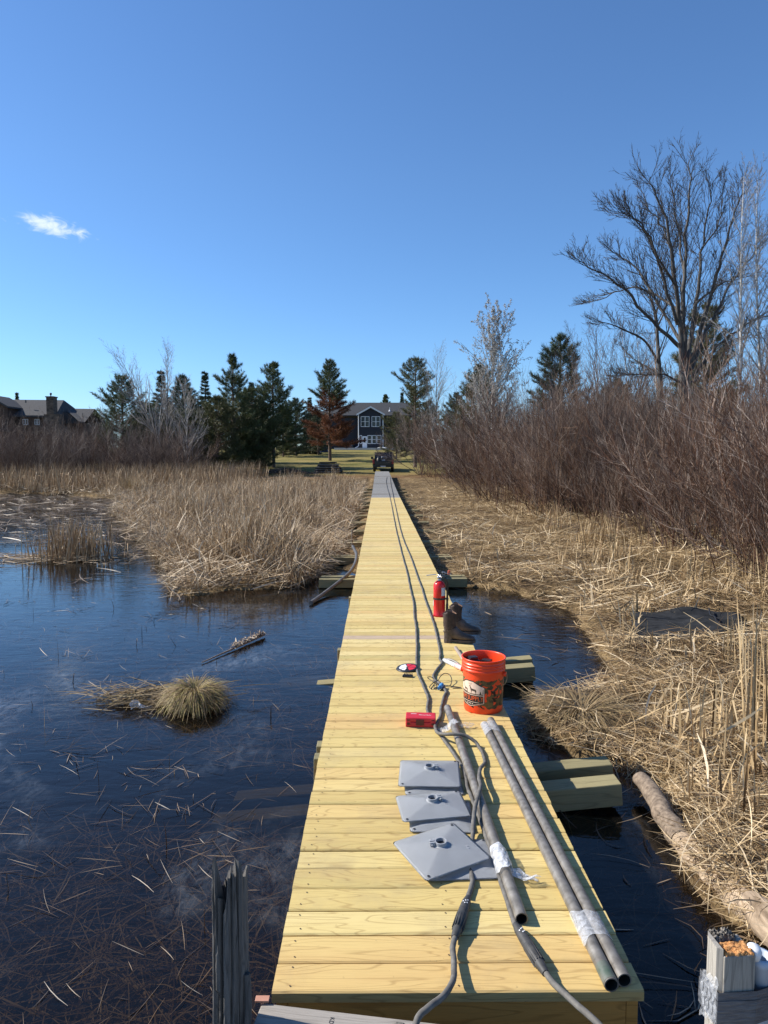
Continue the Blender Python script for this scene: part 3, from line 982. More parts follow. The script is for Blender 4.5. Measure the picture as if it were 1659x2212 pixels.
_v = [(-0.0640 - 0.003 * math.sin(5 * i + 3 * j), -0.046 + 0.010 * j + 0.002 * math.sin(4 * i), -0.060 - 0.017 * i - 0.004 * j + 0.006 * math.sin(2.2 * j)) for i in range(_n) for j in range(_n)]
fs.add(_v, [(i * _n + j, i * _n + j + 1, (i + 1) * _n + j + 1, (i + 1) * _n + j) for i in range(_n - 1) for j in range(_n - 1)])
fs.build('loose_film', M_FILM, tp)
ph = thing('plastic_pipe', 'pale blue plastic pipe taped to the pale grey post at lower right', 'pipe', tp.location + Vector((0.083, 0.0, -0.04)))
mb = MB(); mb.lathe([(0.030, -1.1), (0.030, -0.012), (0.034, -0.010), (0.034, 0.012), (0.026, 0.012), (0.026, -0.05)], 24)
mb.build('pipe_body', M_PVC, ph)
mb = MB(); mb.lathe([(0.0, 0.0), (0.018, 0.0), (0.022, 0.02), (0.016, 0.034), (0.0, 0.036)], 14, M=Matrix.Translation((-0.026, -0.012, 0.012)))
mb.build('white_caulk', M_WHITE, ph)

# ------------------------------------------------------------------ pipes, plates and cables on the boards


def steel_pipe(name, label, A, B, rad, group=None, green=False, kink=0.0):
    t = thing(name, label, 'pipe', A, 0, group)
    d = B - A; L = d.length
    t.rotation_euler = d.to_track_quat('X', 'Z').to_euler()
    mb = MB()
    n = 14
    pts = [(L * i / n, kink * math.sin(3.1 * i / n), 0.0) for i in range(n + 1)]
    mb.tube(pts, rad, 24, 0, 0, cap=False)
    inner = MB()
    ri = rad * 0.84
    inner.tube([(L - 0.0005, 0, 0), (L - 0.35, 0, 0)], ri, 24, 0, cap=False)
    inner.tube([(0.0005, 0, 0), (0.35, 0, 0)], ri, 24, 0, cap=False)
    for xx, flip in ((L, False), (0, True)):
        v = [];
        for j in range(24):
            a = 2 * math.pi * j / 24
            v.append((xx, rad * math.cos(a), rad * math.sin(a)))
        for j in range(24):
            a = 2 * math.pi * j / 24
            v.append((xx, ri * math.cos(a), ri * math.sin(a)))
        mb.add(v, [[j, (j + 1) % 24, 24 + (j + 1) % 24, 24 + j] if not flip else [24 + j, 24 + (j + 1) % 24, (j + 1) % 24, j] for j in range(24)])
    mb.build('pipe_wall', M_STEEL, t)
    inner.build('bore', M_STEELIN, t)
    if green:
        g = MB(); g.tube([(L - 0.085, 0, 0.0), (L - 0.006, 0, 0.0)], rad + 0.0006, 24, 0, cap=False)
        g.build('green_mark', M_GREENP, t)
    return t


PR = 0.0240
A = at(966.5, 1529, PR); B = at(1127, 1985, PR)
P_SINGLE = (A, B)
steel_pipe('steel_pipe', 'bare steel pipe lying by itself beside the grey plates, torn film near its end', A, B, PR)
A1 = at(1060, 1556, PR + 0.004); B1 = at(1349, 2118, PR)
A2 = at(1049, 1566, PR); B2 = at(1322, 2128, PR)
P_RIGHT = (A1, B1); P_LEFT = (A2, B2)
A2.x = min(A2.x, A1.x - 0.05); B2.x = min(B2.x, B1.x - 0.0495)
steel_pipe('steel_pipe', 'right pipe of the two bound together along the right edge of the boards', A1, B1, PR)
steel_pipe('steel_pipe', 'left pipe of the bound pair, with a green painted end', A2, B2, PR, green=True)


def film_band(name, label, c, d, length, ax, az, mat, k=36, n=14, amp=0.006, seed=1, tail=0.0):
    """crinkled plastic wound round something lying along d"""
    g = np.random.default_rng(seed)
    t = thing(name, label, 'plastic film', c)
    t.rotation_euler = d.to_track_quat('X', 'Z').to_euler()
    v, f = [], []
    ph = g.uniform(0, 6.3, 6)
    for i in range(n):
        s = i / (n - 1)
        for j in range(k):
            a = 2 * math.pi * j / k
            r = 1 + amp * 20 * 0.06 * (math.sin(5 * a + ph[0] + 9 * s) + math.sin(9 * a - 14 * s + ph[1]) + 0.8 * math.sin(23 * s + 3 * a + ph[2]))
            off = 0.012 * math.sin(2 * a + ph[3]) + 0.006 * math.sin(5 * a + ph[4])
            zz = az * r * math.sin(a)
            v.append(((s - 0.5) * length + off * (2 * s - 1), ax * r * math.cos(a), max(zz, -PR + 0.001)))
    for i in range(n - 1):
        for j in range(k):
            f.append((i * k + j, i * k + (j + 1) % k, (i + 1) * k + (j + 1) % k, (i + 1) * k + j))
    mb = MB(); mb.add(v, f, 0, 0, False)
    mb.build('wrap', mat, t)
    return t


def crumple(name, mat, parent, loc, size, seed=1, n=12, up=1.0, lean=(0, 0)):
    """loose torn sheet standing and folding"""
    g = np.random.default_rng(seed)
    v = np.zeros((n, n, 3))
    U, V = np.meshgrid(np.linspace(0, 1, n), np.linspace(0, 1, n))
    ph = g.uniform(0, 6.3, 8)
    fold = 0.10 * np.sin(6 * U + ph[0] + 2 * V) + 0.07 * np.sin(13 * U + 5 * V + ph[1]) + 0.05 * np.sin(17 * V + ph[2] + 3 * U)
    v[..., 0] = size * (U - 0.2 + lean[0] * V + 0.08 * np.sin(7 * V + ph[3]))
    v[..., 1] = size * (fold + lean[1] * V)
    v[..., 2] = size * up * np.maximum(V * (0.55 + 0.35 * np.sin(3 * U + ph[4])) * (1 - 0.65 * U) + 0.06 * np.sin(9 * U + 4 * V + ph[5]) + 0.03, 0.01)
    idx = np.arange(n * n).reshape(n, n)
    F = np.stack([idx[:-1, :-1], idx[:-1, 1:], idx[1:, 1:], idx[1:, :-1]], -1).reshape(-1, 4)
    o = link(name, np_mesh(name, v, F), mat, parent)
    o.location = loc
    return o


def along(seg, t): return seg[0].lerp(seg[1], t)


ds = (P_SINGLE[1] - P_SINGLE[0]); dp = (P_RIGHT[1] - P_RIGHT[0])
fw1 = film_band('plastic_film', 'torn clear film wound round the single pipe near its near end', along(P_SINGLE, 0.835), ds, 0.17, PR * 1.50, PR * 1.62, M_FILMW, seed=3, amp=0.016)
crumple('loose_tail', M_FILMW, fw1, (0.02, 0.030, -0.020), 0.15, 4, up=0.6, lean=(0.1, -0.35)).rotation_euler = (0, 0, R(58))
mid = (along(P_RIGHT, 0.885) + along(P_LEFT, 0.885)) / 2
film_band('plastic_film', 'clear film binding the near ends of the two pipes', mid, dp, 0.15, PR * 2.3, PR * 1.34, M_FILM, seed=5)
mid = (along(P_RIGHT, 0.065) + along(P_LEFT, 0.045)) / 2
film_band('plastic_film', 'clear film binding the far ends of the two pipes beside the bucket', mid, dp, 0.17, PR * 2.3, PR * 1.36, M_FILM, seed=7)
# strip of clear film lying on the boards
fs = thing('plastic_film', 'flat strip of clear film on the boards beside the red case with a crumpled end', 'plastic film', at(946, 1580, 0.003))
c = at(946, 1580, 0.0); e = at(1010, 1571, 0.0)
fs.rotation_euler = (0, 0, math.atan2(e.y - c.y, e.x - c.x))
n = 26; U = np.linspace(0, 1, n); L = (e - c).length
v = []
for u in U:
    for wv_ in (-0.034, -0.012, 0.012, 0.034):
        over = 0.052 * math.exp(-((u * L - 0.125) / 0.045) ** 2)
        v.append((u * L, wv_, over + 0.003 + 0.004 * math.sin(31 * u + 60 * wv_) ** 2))
f = []
for i in range(n - 1):
    for j in range(3): f.append((i * 4 + j, i * 4 + j + 1, (i + 1) * 4 + j + 1, (i + 1) * 4 + j))
mb = MB(); mb.add(v, f); mb.build('film_strip', M_FILM, fs)
crumple('crumpled_end', M_FILM, fs, (L - 0.02, 0, 0.002), 0.10, 9, up=0.85, lean=(-0.3, 0.1))


def base_plate(name, label, c, half_x, half_y, rz, tilt=(0, 0), peak=0.029, rad=0.018, ring_dir=0.0, twin=None):
    """pressed steel footing plate: shallow pyramid with a clamp collar and corner holes"""
    t = thing(name, label, 'base plate', c, 0, None, (tilt[0], tilt[1], rz))
    bm = bmesh.new()
    n = 28
    flat = 0.40
    g = {}

    def hz(u, v):
        m = max(abs(u), abs(v))
        d = min(1 - abs(u), 1 - abs(v))
        core = 0.20
        q = np.clip((1 - min(1.0, (abs(u) ** 16 + abs(v) ** 16) ** (1 / 16))) / (1 - core), 0, 1)
        return peak * (q ** 1.0)
    holes = [(-0.86, -0.86), (0.86, 0.86)]
    for i in range(n + 1):
        for j in range(n + 1):
            u, v = -1 + 2 * i / n, -1 + 2 * j / n
            x, y = u * half_x, v * half_y
            # rounded corners
            cx, cy = abs(x) - (half_x - rad), abs(y) - (half_y - rad)
            if cx > 0 and cy > 0:
                h = max(cx, cy); l = math.hypot(cx, cy)
                if l > 1e-9:
                    s = h / l
                    x = math.copysign(half_x - rad + cx * s, x); y = math.copysign(half_y - rad + cy * s, y)
            g[i, j] = bm.verts.new((x, y, hz(u, v)))
    for i in range(n):
        for j in range(n):
            bm.faces.new((g[i, j], g[i + 1, j], g[i + 1, j + 1], g[i, j + 1]))
    bmesh.ops.solidify(bm, geom=bm.faces[:], thickness=0.004)
    mb = MB(); mb.bm(bm, 0, 0, None, False)
    mb.sm = [True] * len(mb.sm)
    pz = peak * 1.0
    mb.build('plate', M_PLATE, t)
    col = MB()
    r0, r1, hgt = 0.0215, 0.0265, 0.020
    M = Matrix.Translation((0, 0, pz - 0.004))
    k = 28
    prof = [(r1 + 0.006, 0.003), (r1, 0.006), (r1, hgt), (r0, hgt), (r0, -0.006)]
    col.lathe(prof, k, M=M, sm=False)
    Mr = M @ Matrix.Rotation(ring_dir, 4, 'Z')
    for s in (-1, 1):
        col.box((r1 - 0.001, s * 0.0075 - 0.004, 0.004), (r1 + 0.022, s * 0.0075 + 0.004, hgt + 0.0015), M=Mr, ch=0.001)
    col.build('clamp_collar', M_COLLAR, t)
    bo = MB()
    bo.tube([Mr @ Vector((r1 + 0.013, -0.022, hgt * 0.55)), Mr @ Vector((r1 + 0.013, 0.018, hgt * 0.55))], 0.004, 8)
    bo.tube([Mr @ Vector((r1 + 0.013, -0.022, hgt * 0.55)), Mr @ Vector((r1 + 0.013, -0.017, hgt * 0.55))], 0.008, 6)
    bo.build('clamp_bolt', M_COLLAR, t)
    ho = MB(); ho.disc((0, 0, pz + 0.001), r0 - 0.0005, 24); ho.build('collar_bore', M_BLACKP, t)
    for hu, hv in holes:
        ho = MB(); ho.disc((hu * half_x, hv * half_y, hz(hu, hv) + 0.0025), 0.0062, 14); ho.build('bolt_hole', M_BLACKP, t)
    return t


# three stacks of two
base_plate('base_plate', 'lower plate of the nearest pair, its dark corner showing on the right', Vector((0.345, 2.965, 0.006)), 0.155, 0.155, R(3), ring_dir=0.3)
base_plate('base_plate', 'nearest upper grey plate, turned askew on its pair', Vector((0.268, 2.985, 0.034)), 0.162, 0.158, R(25.5), (R(1.5), R(-3)), ring_dir=R(160))
base_plate('base_plate', 'lower plate of the middle pair, under an upper plate', Vector((0.300, 3.335, 0.006)), 0.155, 0.155, R(-2), ring_dir=1.0)
base_plate('base_plate', 'upper grey plate of the middle pair, the clamp bolt to its right', Vector((0.260, 3.378, 0.036)), 0.168, 0.128, R(7), (R(1), R(-1.5)), ring_dir=0.15)
base_plate('base_plate', 'lower plate of the farthest pair, a pale corner showing', Vector((0.285, 3.700, 0.006)), 0.155, 0.150, R(1), ring_dir=1.0)
base_plate('base_plate', 'farthest upper grey plate, beside the top of the single pipe', Vector((0.272, 3.748, 0.032)), 0.166, 0.160, R(-4), (R(0.5), R(-1)), ring_dir=0.1)

CR = 0.0105


def cable(name, label, pts, parts=True, wobs=0.0018, rad=CR):
    """pts: (px, py, z) sight points on the boards"""
    P = []
    for q in pts:
        z = q[2] if len(q) > 2 else rad
        P.append(at(q[0], q[1], z))
    for p in P:
        if p.y > 29.9: p.z = deck_z(p.y)
    S = smooth_path(P, 7)
    for i, p in enumerate(S):
        base = deck_z(p.y) if p.y > 29.9 else 0
        p.z = max(p.z, base + rad)
        p.x += wobs * math.sin(i * 1.9) * min(1, p.y / 8) + 0.5 * wobs * math.sin(i * 0.7 + 1)
    o = thing(name, label, 'cable', (0, 0, 0))
    mb = MB(); mb.tube(S, rad, 8)
    mb.build('sheath', M_RUBBER, o)
    return o


def far_z(px, py):
    # points on the rising old section: solve for the deck height
    y = 30.0
    for _ in range(30):
        p = at(px, py, deck_z(y)); y = p.y
    return (px, py, deck_z(y) + CR)


ca = [far_z(836, 1030), far_z(834, 1040), far_z(837, 1056), far_z(841, 1070), (845.5, 1090), (851, 1120), (857, 1150), (868, 1195), (880, 1240), (887, 1275), (893, 1300), (895, 1330), (899, 1360), (900, 1400), (900, 1438), (904, 1458), (916, 1485), (925, 1510), (923, 1535), (935, 1560), (948, 1583),
      (958.8, 1598), (973.8, 1619), (998, 1656), (1005.7, 1679), (1009, 1700), (1019, 1724), (1030, 1752), (1041, 1782), (1053, 1815), (1066, 1850), (1077, 1886), (1090, 1930), (1113, 1998)]
cable('welding_cable', 'grey cable on the left of the two, leading to the coupling at the right', ca)
cb = [far_z(843, 1030), far_z(844, 1045), far_z(847, 1060), far_z(849, 1070), (855, 1098), (864, 1140), (874, 1172), (888, 1205), (900, 1240), (911, 1270), (920, 1300), (932, 1332), (940, 1358), (945, 1380), (948, 1394), (951, 1410.5), (950, 1422.7), (954, 1433), (943, 1447), (936, 1461), (941, 1471), (949, 1476), (959, 1487), (963.5, 1495), (958.8, 1506), (953, 1528.6),
      (951, 1547), (944.7, 1560), (940, 1571, 0.02), (946, 1583, 0.032), (961, 1586, 0.05), (979.4, 1586, 0.063), (1002, 1588, 0.06), (1024, 1600, 0.035), (1035.6, 1615), (1043.5, 1630), (1047, 1647), (1037, 1662, 0.03), (1035, 1681.6, 0.05), (1038, 1701, 0.062), (1030, 1728, 0.062), (1024, 1758.7, 0.05), (1022, 1793, 0.03), (1018, 1830, 0.012), (1016, 1870), (1020, 1905), (1011, 1940)]
cable('welding_cable', 'right one of the two grey cables, looping over the single pipe', cb)


def connector(label, A, B, cable_pts, z=0.02, tail_label=None):
    """rubber cable coupling, two tapering halves, with the lead that leaves it"""
    t = thing('cable_connector', label, 'connector', A)
    d = B - A; L = d.length
    t.rotation_euler = d.to_track_quat('X', 'Z').to_euler()
    a = MB()
    a.tube([(0, 0, 0), (0.01, 0, 0), (L * 0.12, 0, 0), (L * 0.30, 0, 0), (L * 0.44, 0, 0), (L * 0.46, 0, 0)], [0.011, 0.0125, 0.017, 0.0195, 0.0205, 0.020], 14)
    a.build('socket_half', M_CONN, t)
    b = MB()
    b.tube([(L * 0.461, 0, 0), (L * 0.48, 0, 0), (L * 0.60, 0, 0), (L * 0.85, 0, 0), (L * 0.99, 0, 0), (L, 0, 0)], [0.0215, 0.0225, 0.0215, 0.017, 0.0135, 0.0125], 14)
    for j in range(14):
        an = 2 * math.pi * j / 14
        b.box((L * 0.5, -0.0012, 0.018), (L * 0.8, 0.0012, 0.0222), M=Matrix.Rotation(an, 4, 'X') @ Matrix.Translation((0, 0, 0)))
    b.build('plug_half', M_CONN, t)
    mk = MB()
    g = random.Random(4)
    for q in range(5):
        an = R(60) + 0.25 * q
        mk.box((L * (0.16 + 0.025 * q), -0.0022, 0.0172 + 0.0006 * q), (L * (0.18 + 0.025 * q), 0.0022, 0.0182 + 0.0006 * q), M=Matrix.Rotation(R(25) * (q % 3 - 1), 4, 'X'))
    mk.build('worn_print', M_WHITE, t)
    return t


J1, K1 = at(1011, 1938, 0.022), at(982, 2026, 0.024)
connector('black cable coupling below the nearest plate on the left cable end', J1, K1, None)
J2, K2 = at(1113, 1997, 0.022), at(1179, 2103, 0.024)
connector('black cable coupling at the mouth of the single pipe, pointing right', J2, K2, None)
cable('cable_lead', 'grey cable lead from the left coupling, bending over the near edge', [(982, 2025, 0.024), (978, 2051.6, 0.024), (981, 2085, 0.03), (977, 2122, 0.045), (957, 2152, 0.065), (926, 2176, 0.07), (903, 2200, 0.06), (885, 2260, 0.03)], wobs=0.0015)
cable('cable_lead', 'grey cable lead from the right coupling, running off over the near edge', [(1178.5, 2102, 0.024), (1201.5, 2130, 0.028), (1240, 2165, 0.045), (1294, 2214, 0.06), (1345, 2270, 0.05)], wobs=0.0015)

# thin wire hank and blue tape on the cable
wc = thing('wire_hank', 'thin black wire hank, loosely looped round the cables with a blue plug', 'wire', (0, 0, 0))
hub = at(958, 1476, 0.02)
mb = MB()


def px2(l, z): return [at(829.4 + a_ * 0.1875, 1382.4 + b_ * 0.1875, z + dz) for a_, b_, dz in l]


mb.tube(smooth_path(px2([(590, 490, 0), (520, 450, .01), (505, 430, .02), (540, 425, .015), (590, 455, .0), (620, 470, 0), (650, 420, .03), (700, 385, .04), (755, 400, .03), (780, 450, .015), (775, 500, .0), (750, 530, 0), (690, 515, 0), (640, 480, 0)], 0.012), 6), 0.0032, 6)
mb.tube(smooth_path(px2([(620, 465, 0.01), (560, 500, .0), (525, 540, .0), (545, 555, .0), (590, 500, .01), (610, 540, .0), (570, 555, 0), (620, 560, .0), (640, 545, 0), (600, 480, .012)], 0.012), 6), 0.0032, 6)
mb.tube(smooth_path(px2([(640, 500, 0.0), (700, 520, .0), (780, 533, .0), (860, 545, .0), (890, 552, .0), (850, 556, 0), (790, 553, 0)], 0.006), 6), 0.0032, 6)
mb.build('wire_loops', M_BLACKP, wc)
mb = MB()
q = px2([(668, 515, 0), (650, 545, 0)], 0.024)
mb.tube([q[0], q[0].lerp(q[1], 0.5), q[1]], [0.016, 0.018, 0.015], 12)
q = px2([(640, 540, 0), (630, 560, 0)], 0.020); mb.tube(q, [0.011, 0.012], 10)
mb.build('blue_plug', M_BLUE, wc)

# ------------------------------------------------------------------ red case, badge disc, clip
c1, c2 = at(880, 1569, 0), at(940, 1574, 0)
rc = thing('tool_case', 'small red hard plastic tool case with a dark latch lying on the boards', 'case', (c1 + c2) / 2 + Vector((0, 0.055, 0)), R(-4))
CW, CD, CH = 0.098, 0.055, 0.062
mb = MB()
mb.box((-CW, -CD, 0.0), (CW, CD, CH * 0.55), ch=0.006)
mb.build('case_base', M_CASE, rc)
lid = MB()
lid.box((-CW, -CD, CH * 0.56), (CW, CD, CH), ch=0.006)
for sx in (-1, 1):
    lid.box((sx * 0.078 - 0.014, -CD - 0.003, CH * 0.2), (sx * 0.078 + 0.014, -CD + 0.01, CH * 0.9), ch=0.002)
lid.build('case_lid', M_CASE, rc)
lt = MB(); lt.box((-0.030, -CD - 0.005, 0.014), (0.022, -CD + 0.002, CH * 0.86), ch=0.002)
lt.build('latch', M_CASED, rc)
rcs = MB()
for xx in (-0.079, 0.079):
    rcs.box((xx - 0.009, -CD - 0.0045, 0.016), (xx + 0.009, -CD - 0.0031, 0.030))
    rcs.box((xx - 0.009, -CD - 0.0045, 0.046), (xx + 0.009, -CD - 0.0031, 0.053))
rcs.build('recess_shade', M_CASED, rc)  # thin raised plates, their dark red painting the shade of recesses
text_obj('script_logo', 'Milwaukee', 0.019, M_WHITE, rc, (0.028, 0.002, CH + 0.0008), (0, 0, 0))
mb = MB(); mb.box((-0.065, 0.018, CH + 0.0002), (-0.028, 0.023, CH + 0.001))
mb.build('white_mark', M_WHITE, rc)

dc = thing('round_disc', 'flat round black disc with red and white quarters on the boards', 'disc', at(880, 1443, 0.012), 0, None, (R(2), R(-6), R(20)))
mb = MB(); mb.lathe([(0.0, -0.006), (0.088, -0.006), (0.094, 0.0), (0.088, 0.007), (0.0, 0.0072)], 40)
mb.build('disc_body', M_BLACKP, dc)


def wedge(mb, r0, r1, a0, a1, z, k=10):
    v = [(r0 * math.cos(a0 + (a1 - a0) * i / k), r0 * math.sin(a0 + (a1 - a0) * i / k), z) for i in range(k + 1)]
    v += [(r1 * math.cos(a0 + (a1 - a0) * i / k), r1 * math.sin(a0 + (a1 - a0) * i / k), z) for i in range(k + 1)]
    mb.add(v, [(i, k + 1 + i, k + 2 + i, i + 1) for i in range(k)])


wr, ww = MB(), MB()
for q, (lo, hi) in enumerate(((-0.62, 0.42), (0.56, 1.25), (-1.75, -0.76))):
    wedge(wr, 0.012, 0.071, lo, hi, 0.0080)
for q, (lo, hi) in enumerate(((1.40, 2.45), (2.60, 3.30), (3.45, 4.0))):
    wedge(ww, 0.012, 0.068, lo, hi, 0.0080)
wr.build('red_panels', M_RED, dc); ww.build('white_panels', M_WHITE, dc)
tb = MB(); tb.box((-0.030, -0.104, -0.011), (0.012, -0.080, -0.002), ch=0.003, M=Matrix.Rotation(R(-48), 4, 'Z'))
tb.build('pull_tab', M_BLACKP, dc)

cp = thing('plastic_clip_strip', 'small black plastic strip of clips lying below the round disc', 'clip', at(881, 1462, 0.0), R(-12))
mb = MB()
mb.box((-0.042, -0.022, 0.001), (0.040, 0.018, 0.014), ch=0.004)
for i in range(6):
    mb.box((-0.032 + i * 0.012, 0.008, 0.010), (-0.026 + i * 0.012, 0.024, 0.022 + 0.002 * (i % 2)), ch=0.001)
    mb.box((-0.036 + i * 0.012, -0.020, 0.0135), (-0.031 + i * 0.012, 0.006, 0.0175))
mb.build('clips', M_BLACKP, cp)

# ------------------------------------------------------------------ orange bucket
BC = Vector((0.722, 4.835, 0))
bk = thing('bucket', 'bright orange plastic bucket with camouflage band and hunting badge standing at the right edge', 'bucket', BC)
HB = 0.372


def rb(z): return 0.1325 + 0.0125 * z / HB


mb = MB()
outer = [(0.0, 0.002), (0.124, 0.002), (0.130, 0.0), (rb(0.01), 0.008), (rb(0.035), 0.035), (rb(0.12), 0.12), (rb(0.22), 0.22), (rb(0.285), 0.285)]
mb.lathe(outer, 64)
mb.build('bucket_wall', M_BUCK, bk)
rim = MB()
o = [(rb(0.285), 0.285), (0.151, 0.287), (0.152, 0.300), (0.1475, 0.302), (0.1475, 0.312), (0.1505, 0.313), (0.1505, 0.321), (0.1475, 0.322), (0.1475, 0.332), (0.1510, 0.333), (0.1510, 0.341), (0.1475, 0.342), (0.1475, 0.362), (0.1530, 0.364), (0.1545, 0.368), (0.1530, 0.372), (0.1440, 0.372), (0.1425, 0.366), (rb(0.25) - 0.004, 0.25), (rb(0.02) - 0.004, 0.012), (0.0, 0.010)]
rim.lathe(o, 64)
rim.build('rim', M_ORANGE, bk)
hd = MB()
eye2 = Vector((EYE.x - BC.x, EYE.y - BC.y, 0)).normalized()
side = Vector((-eye2.y, eye2.x, 0))       # to the right as seen from the walk's near end


def wrap(u, z, eps):
    th = u / 0.139
    return (side * math.sin(th) + eye2 * math.cos(th)) * (rb(z) + eps) + Vector((0, 0, z))


th0 = R(80)
for sgn in (1, -1):
    d = side * math.cos(R(14)) * sgn + eye2 * math.sin(R(14)) * sgn
    ear = MB(); ear.tube([d * 0.144 + Vector((0, 0, 0.262)), d * 0.160 + Vector((0, 0, 0.262))], 0.017, 16)
    ear.build('handle_ear', M_ORANGE, bk)
d = side * math.cos(R(14)) + eye2 * math.sin(R(14)); dn = eye2 * math.cos(R(14)) - side * math.sin(R(14))
pts = []
for i in range(25):
    a = math.pi * i / 24
    p = d * (0.160 * math.cos(a)) - dn * (0.100 * math.sin(a)) * -1
    pts.append(p * (1.02 if 0 < i < 24 else 1) + Vector((0, 0, 0.262 - 0.195 * math.sin(a) ** 0.8)))
# the wire hangs behind the bucket
pts = []
for i in range(33):
    a = math.pi * i / 32
    p = d * (0.163 * math.cos(a)) - dn * (0.163 * math.sin(a))
    pts.append(p + Vector((0, 0, 0.262 - 0.17 * math.sin(a) ** 1.0)))
hd.tube(pts, 0.0022, 6)
hd.build('wire_handle', M_CHROME, bk)
# badge: mosaic of small tiles wrapped on the wall


def pip(x, y, poly):
    c = False; n = len(poly)
    for i in range(n):
        ax, ay = poly[i]; bx, by = poly[(i + 1) % n]
        if (ay > y) != (by > y) and x < (bx - ax) * (y - ay) / (by - ay) + ax: c = not c
    return c


BU = -0.101
BO = [(-0.030, 0.232), (0.030, 0.232), (0.112, 0.190), (0.112, 0.076), (0.0, 0.046), (-0.112, 0.076), (-0.112, 0.190)]


def shrink(p, k):
    return [(x * (1 - k / 0.112), 0.139 + (z - 0.139) * (1 - k / 0.093)) for x, z in p]


B1_, B2_ = shrink(BO, 0.004), shrink(BO, 0.008)


def deer(ox, oz, s, flip=1):
    P = []
    body = [(-0.5, 0.05), (-0.42, 0.22), (-0.1, 0.27), (0.2, 0.30), (0.38, 0.55), (0.44, 0.66), (0.60, 0.62), (0.62, 0.55), (0.50, 0.50), (0.46, 0.30), (0.36, 0.06), (0.30, -0.45), (0.24, -0.45), (0.22, 0.0), (-0.25, -0.02), (-0.36, -0.2), (-0.34, -0.45), (-0.40, -0.45), (-0.46, -0.18)]
    P.append(body)
    for dx, dl in ((0.40, -0.16), (0.47, 0.14)):
        P.append([(dx, 0.64), (dx + 0.04, 0.64), (dx + dl + 0.05, 0.85), (dx + dl * 0.9 + 0.05, 1.08), (dx + dl * 0.9 + 0.01, 1.08), (dx + dl, 0.86)])
        P.append([(dx + dl * 0.6, 0.78), (dx + dl * 0.6 + 0.03, 0.78), (dx + dl * 0.3 + 0.03, 1.0), (dx + dl * 0.3, 1.0)])
    return [[(ox + flip * x * s, oz + z * s) for x, z in q] for q in P]


DE = deer(0.028, 0.160, 0.052, -1) + deer(-0.040, 0.160, 0.042, -1)
TREE = [[(0.095, 0.145), (0.108, 0.145), (0.103, 0.178), (0.100, 0.178)], [(0.075, 0.142), (0.09, 0.142), (0.084, 0.162), (0.081, 0.162)]]
tiles = {0: MB(), 1: MB(), 2: MB()}
st_ = 0.0016
for iu in range(-70, 71):
    for iz in range(28, 146):
        u, z = iu * st_, iz * st_
        if not pip(u, z, BO): continue
        if not pip(u, z, B1_): k = 1
        elif not pip(u, z, B2_): k = 0 if z < 0.135 or abs(u) > 0.09 else 1
        elif z > 0.1345:
            k = 0
            if any(pip(u, z, q) for q in DE): k = 2
            elif z < 0.142 or (z < 0.166 and u < -0.005 + 0.02 * math.sin(40 * u) and z < 0.150): k = 2
            elif any(pip(u, z, q) for q in TREE): k = 2
        elif z > 0.1310 or (0.0815 < z < 0.0845 and abs(u) < 0.075): k = 0
        elif 0.066 < z < 0.0735 and abs((abs(u) + 0.0) % 0.016 - 0.006) < 0.004 and abs(u) < 0.026: k = 0
        else: k = 1
        uu = u + BU
        h = st_ / 2
        eps = 0.0006
        tiles[k].add([wrap(uu - h, z - h, eps), wrap(uu + h, z - h, eps), wrap(uu + h, z + h, eps), wrap(uu - h, z + h, eps)], [(0, 1, 2, 3)])
tiles[1].build('badge_shield', M_BADGE, bk)
tiles[0].build('badge_scene', M_CREAM, bk)
tiles[2].build('badge_deer', M_DEER, bk)
me = text_mesh('F&M SUPPLY', 0.040)
xs = [v.co.x for v in me.vertices]; wdt = max(xs) - min(xs)
for v in me.vertices:
    p = wrap(v.co.x * 0.205 / wdt + BU, 0.1075 + v.co.y * 1.12, 0.0013)
    v.co = p
me.materials.clear()
link('badge_lettering', me, M_BADGEO, bk)
# black tool batteries in the bucket
for i, (dx, dy, dz, rz) in enumerate(((-0.066, 0.050, 0.342, 0.3), (0.030, 0.045, 0.322, -0.5))):
    lab = ('black battery pack standing against the inner left wall of the orange bucket', 'black battery pack lying lower in the middle of the orange bucket')[i]
    bp = thing('battery_pack', lab, 'battery', BC + Vector((dx, dy, 0.012)), rz)
    mb = MB(); mb.box((-0.040, -0.035, 0.0), (0.040, 0.035, dz - 0.02), ch=0.004); mb.build('case', M_BLACKP, bp)
    mb = MB(); mb.box((-0.030, -0.020, dz - 0.0195), (0.030, 0.030, dz), ch=0.003); mb.box((-0.040, -0.033, dz - 0.0195), (-0.031, 0.033, dz - 0.006)); mb.build('slide_rail', M_BLACKP, bp)

# ------------------------------------------------------------------ bar and wrapped tube behind the bucket
a = at(984, 1399, 0.016); b = at(1006, 1432, 0.016)
b = a + (b - a) * 2.2
wh = thing('wooden_handle', 'round grey wooden tool handle lying behind the orange bucket', 'handle', a)
wh.rotation_euler = (b - a).to_track_quat('X', 'Z').to_euler()
L = (b - a).length
mb = MB(); mb.tube([(0, 0, 0), (0.006, 0, 0), (L * 0.5, 0, 0), (L, 0, 0)], [0.013, 0.0165, 0.016, 0.015], 16)
M_HANDLE = pmat('worn_handle_wood', (0.19, 0.15, 0.12), (0.33, 0.27, 0.22), 20, (0.2, 1, 1), 0.7)
mb.build('shaft', M_HANDLE, wh)
a = at(958, 1425, 0.022); b = at(1012, 1450, 0.022)
wt = thing('wrapped_tube', 'silver and pink wrapped tube poking out from behind the orange bucket', 'tube', a)
wt.rotation_euler = (b - a).to_track_quat('X', 'Z').to_euler()
L = (b - a).length * 1.1
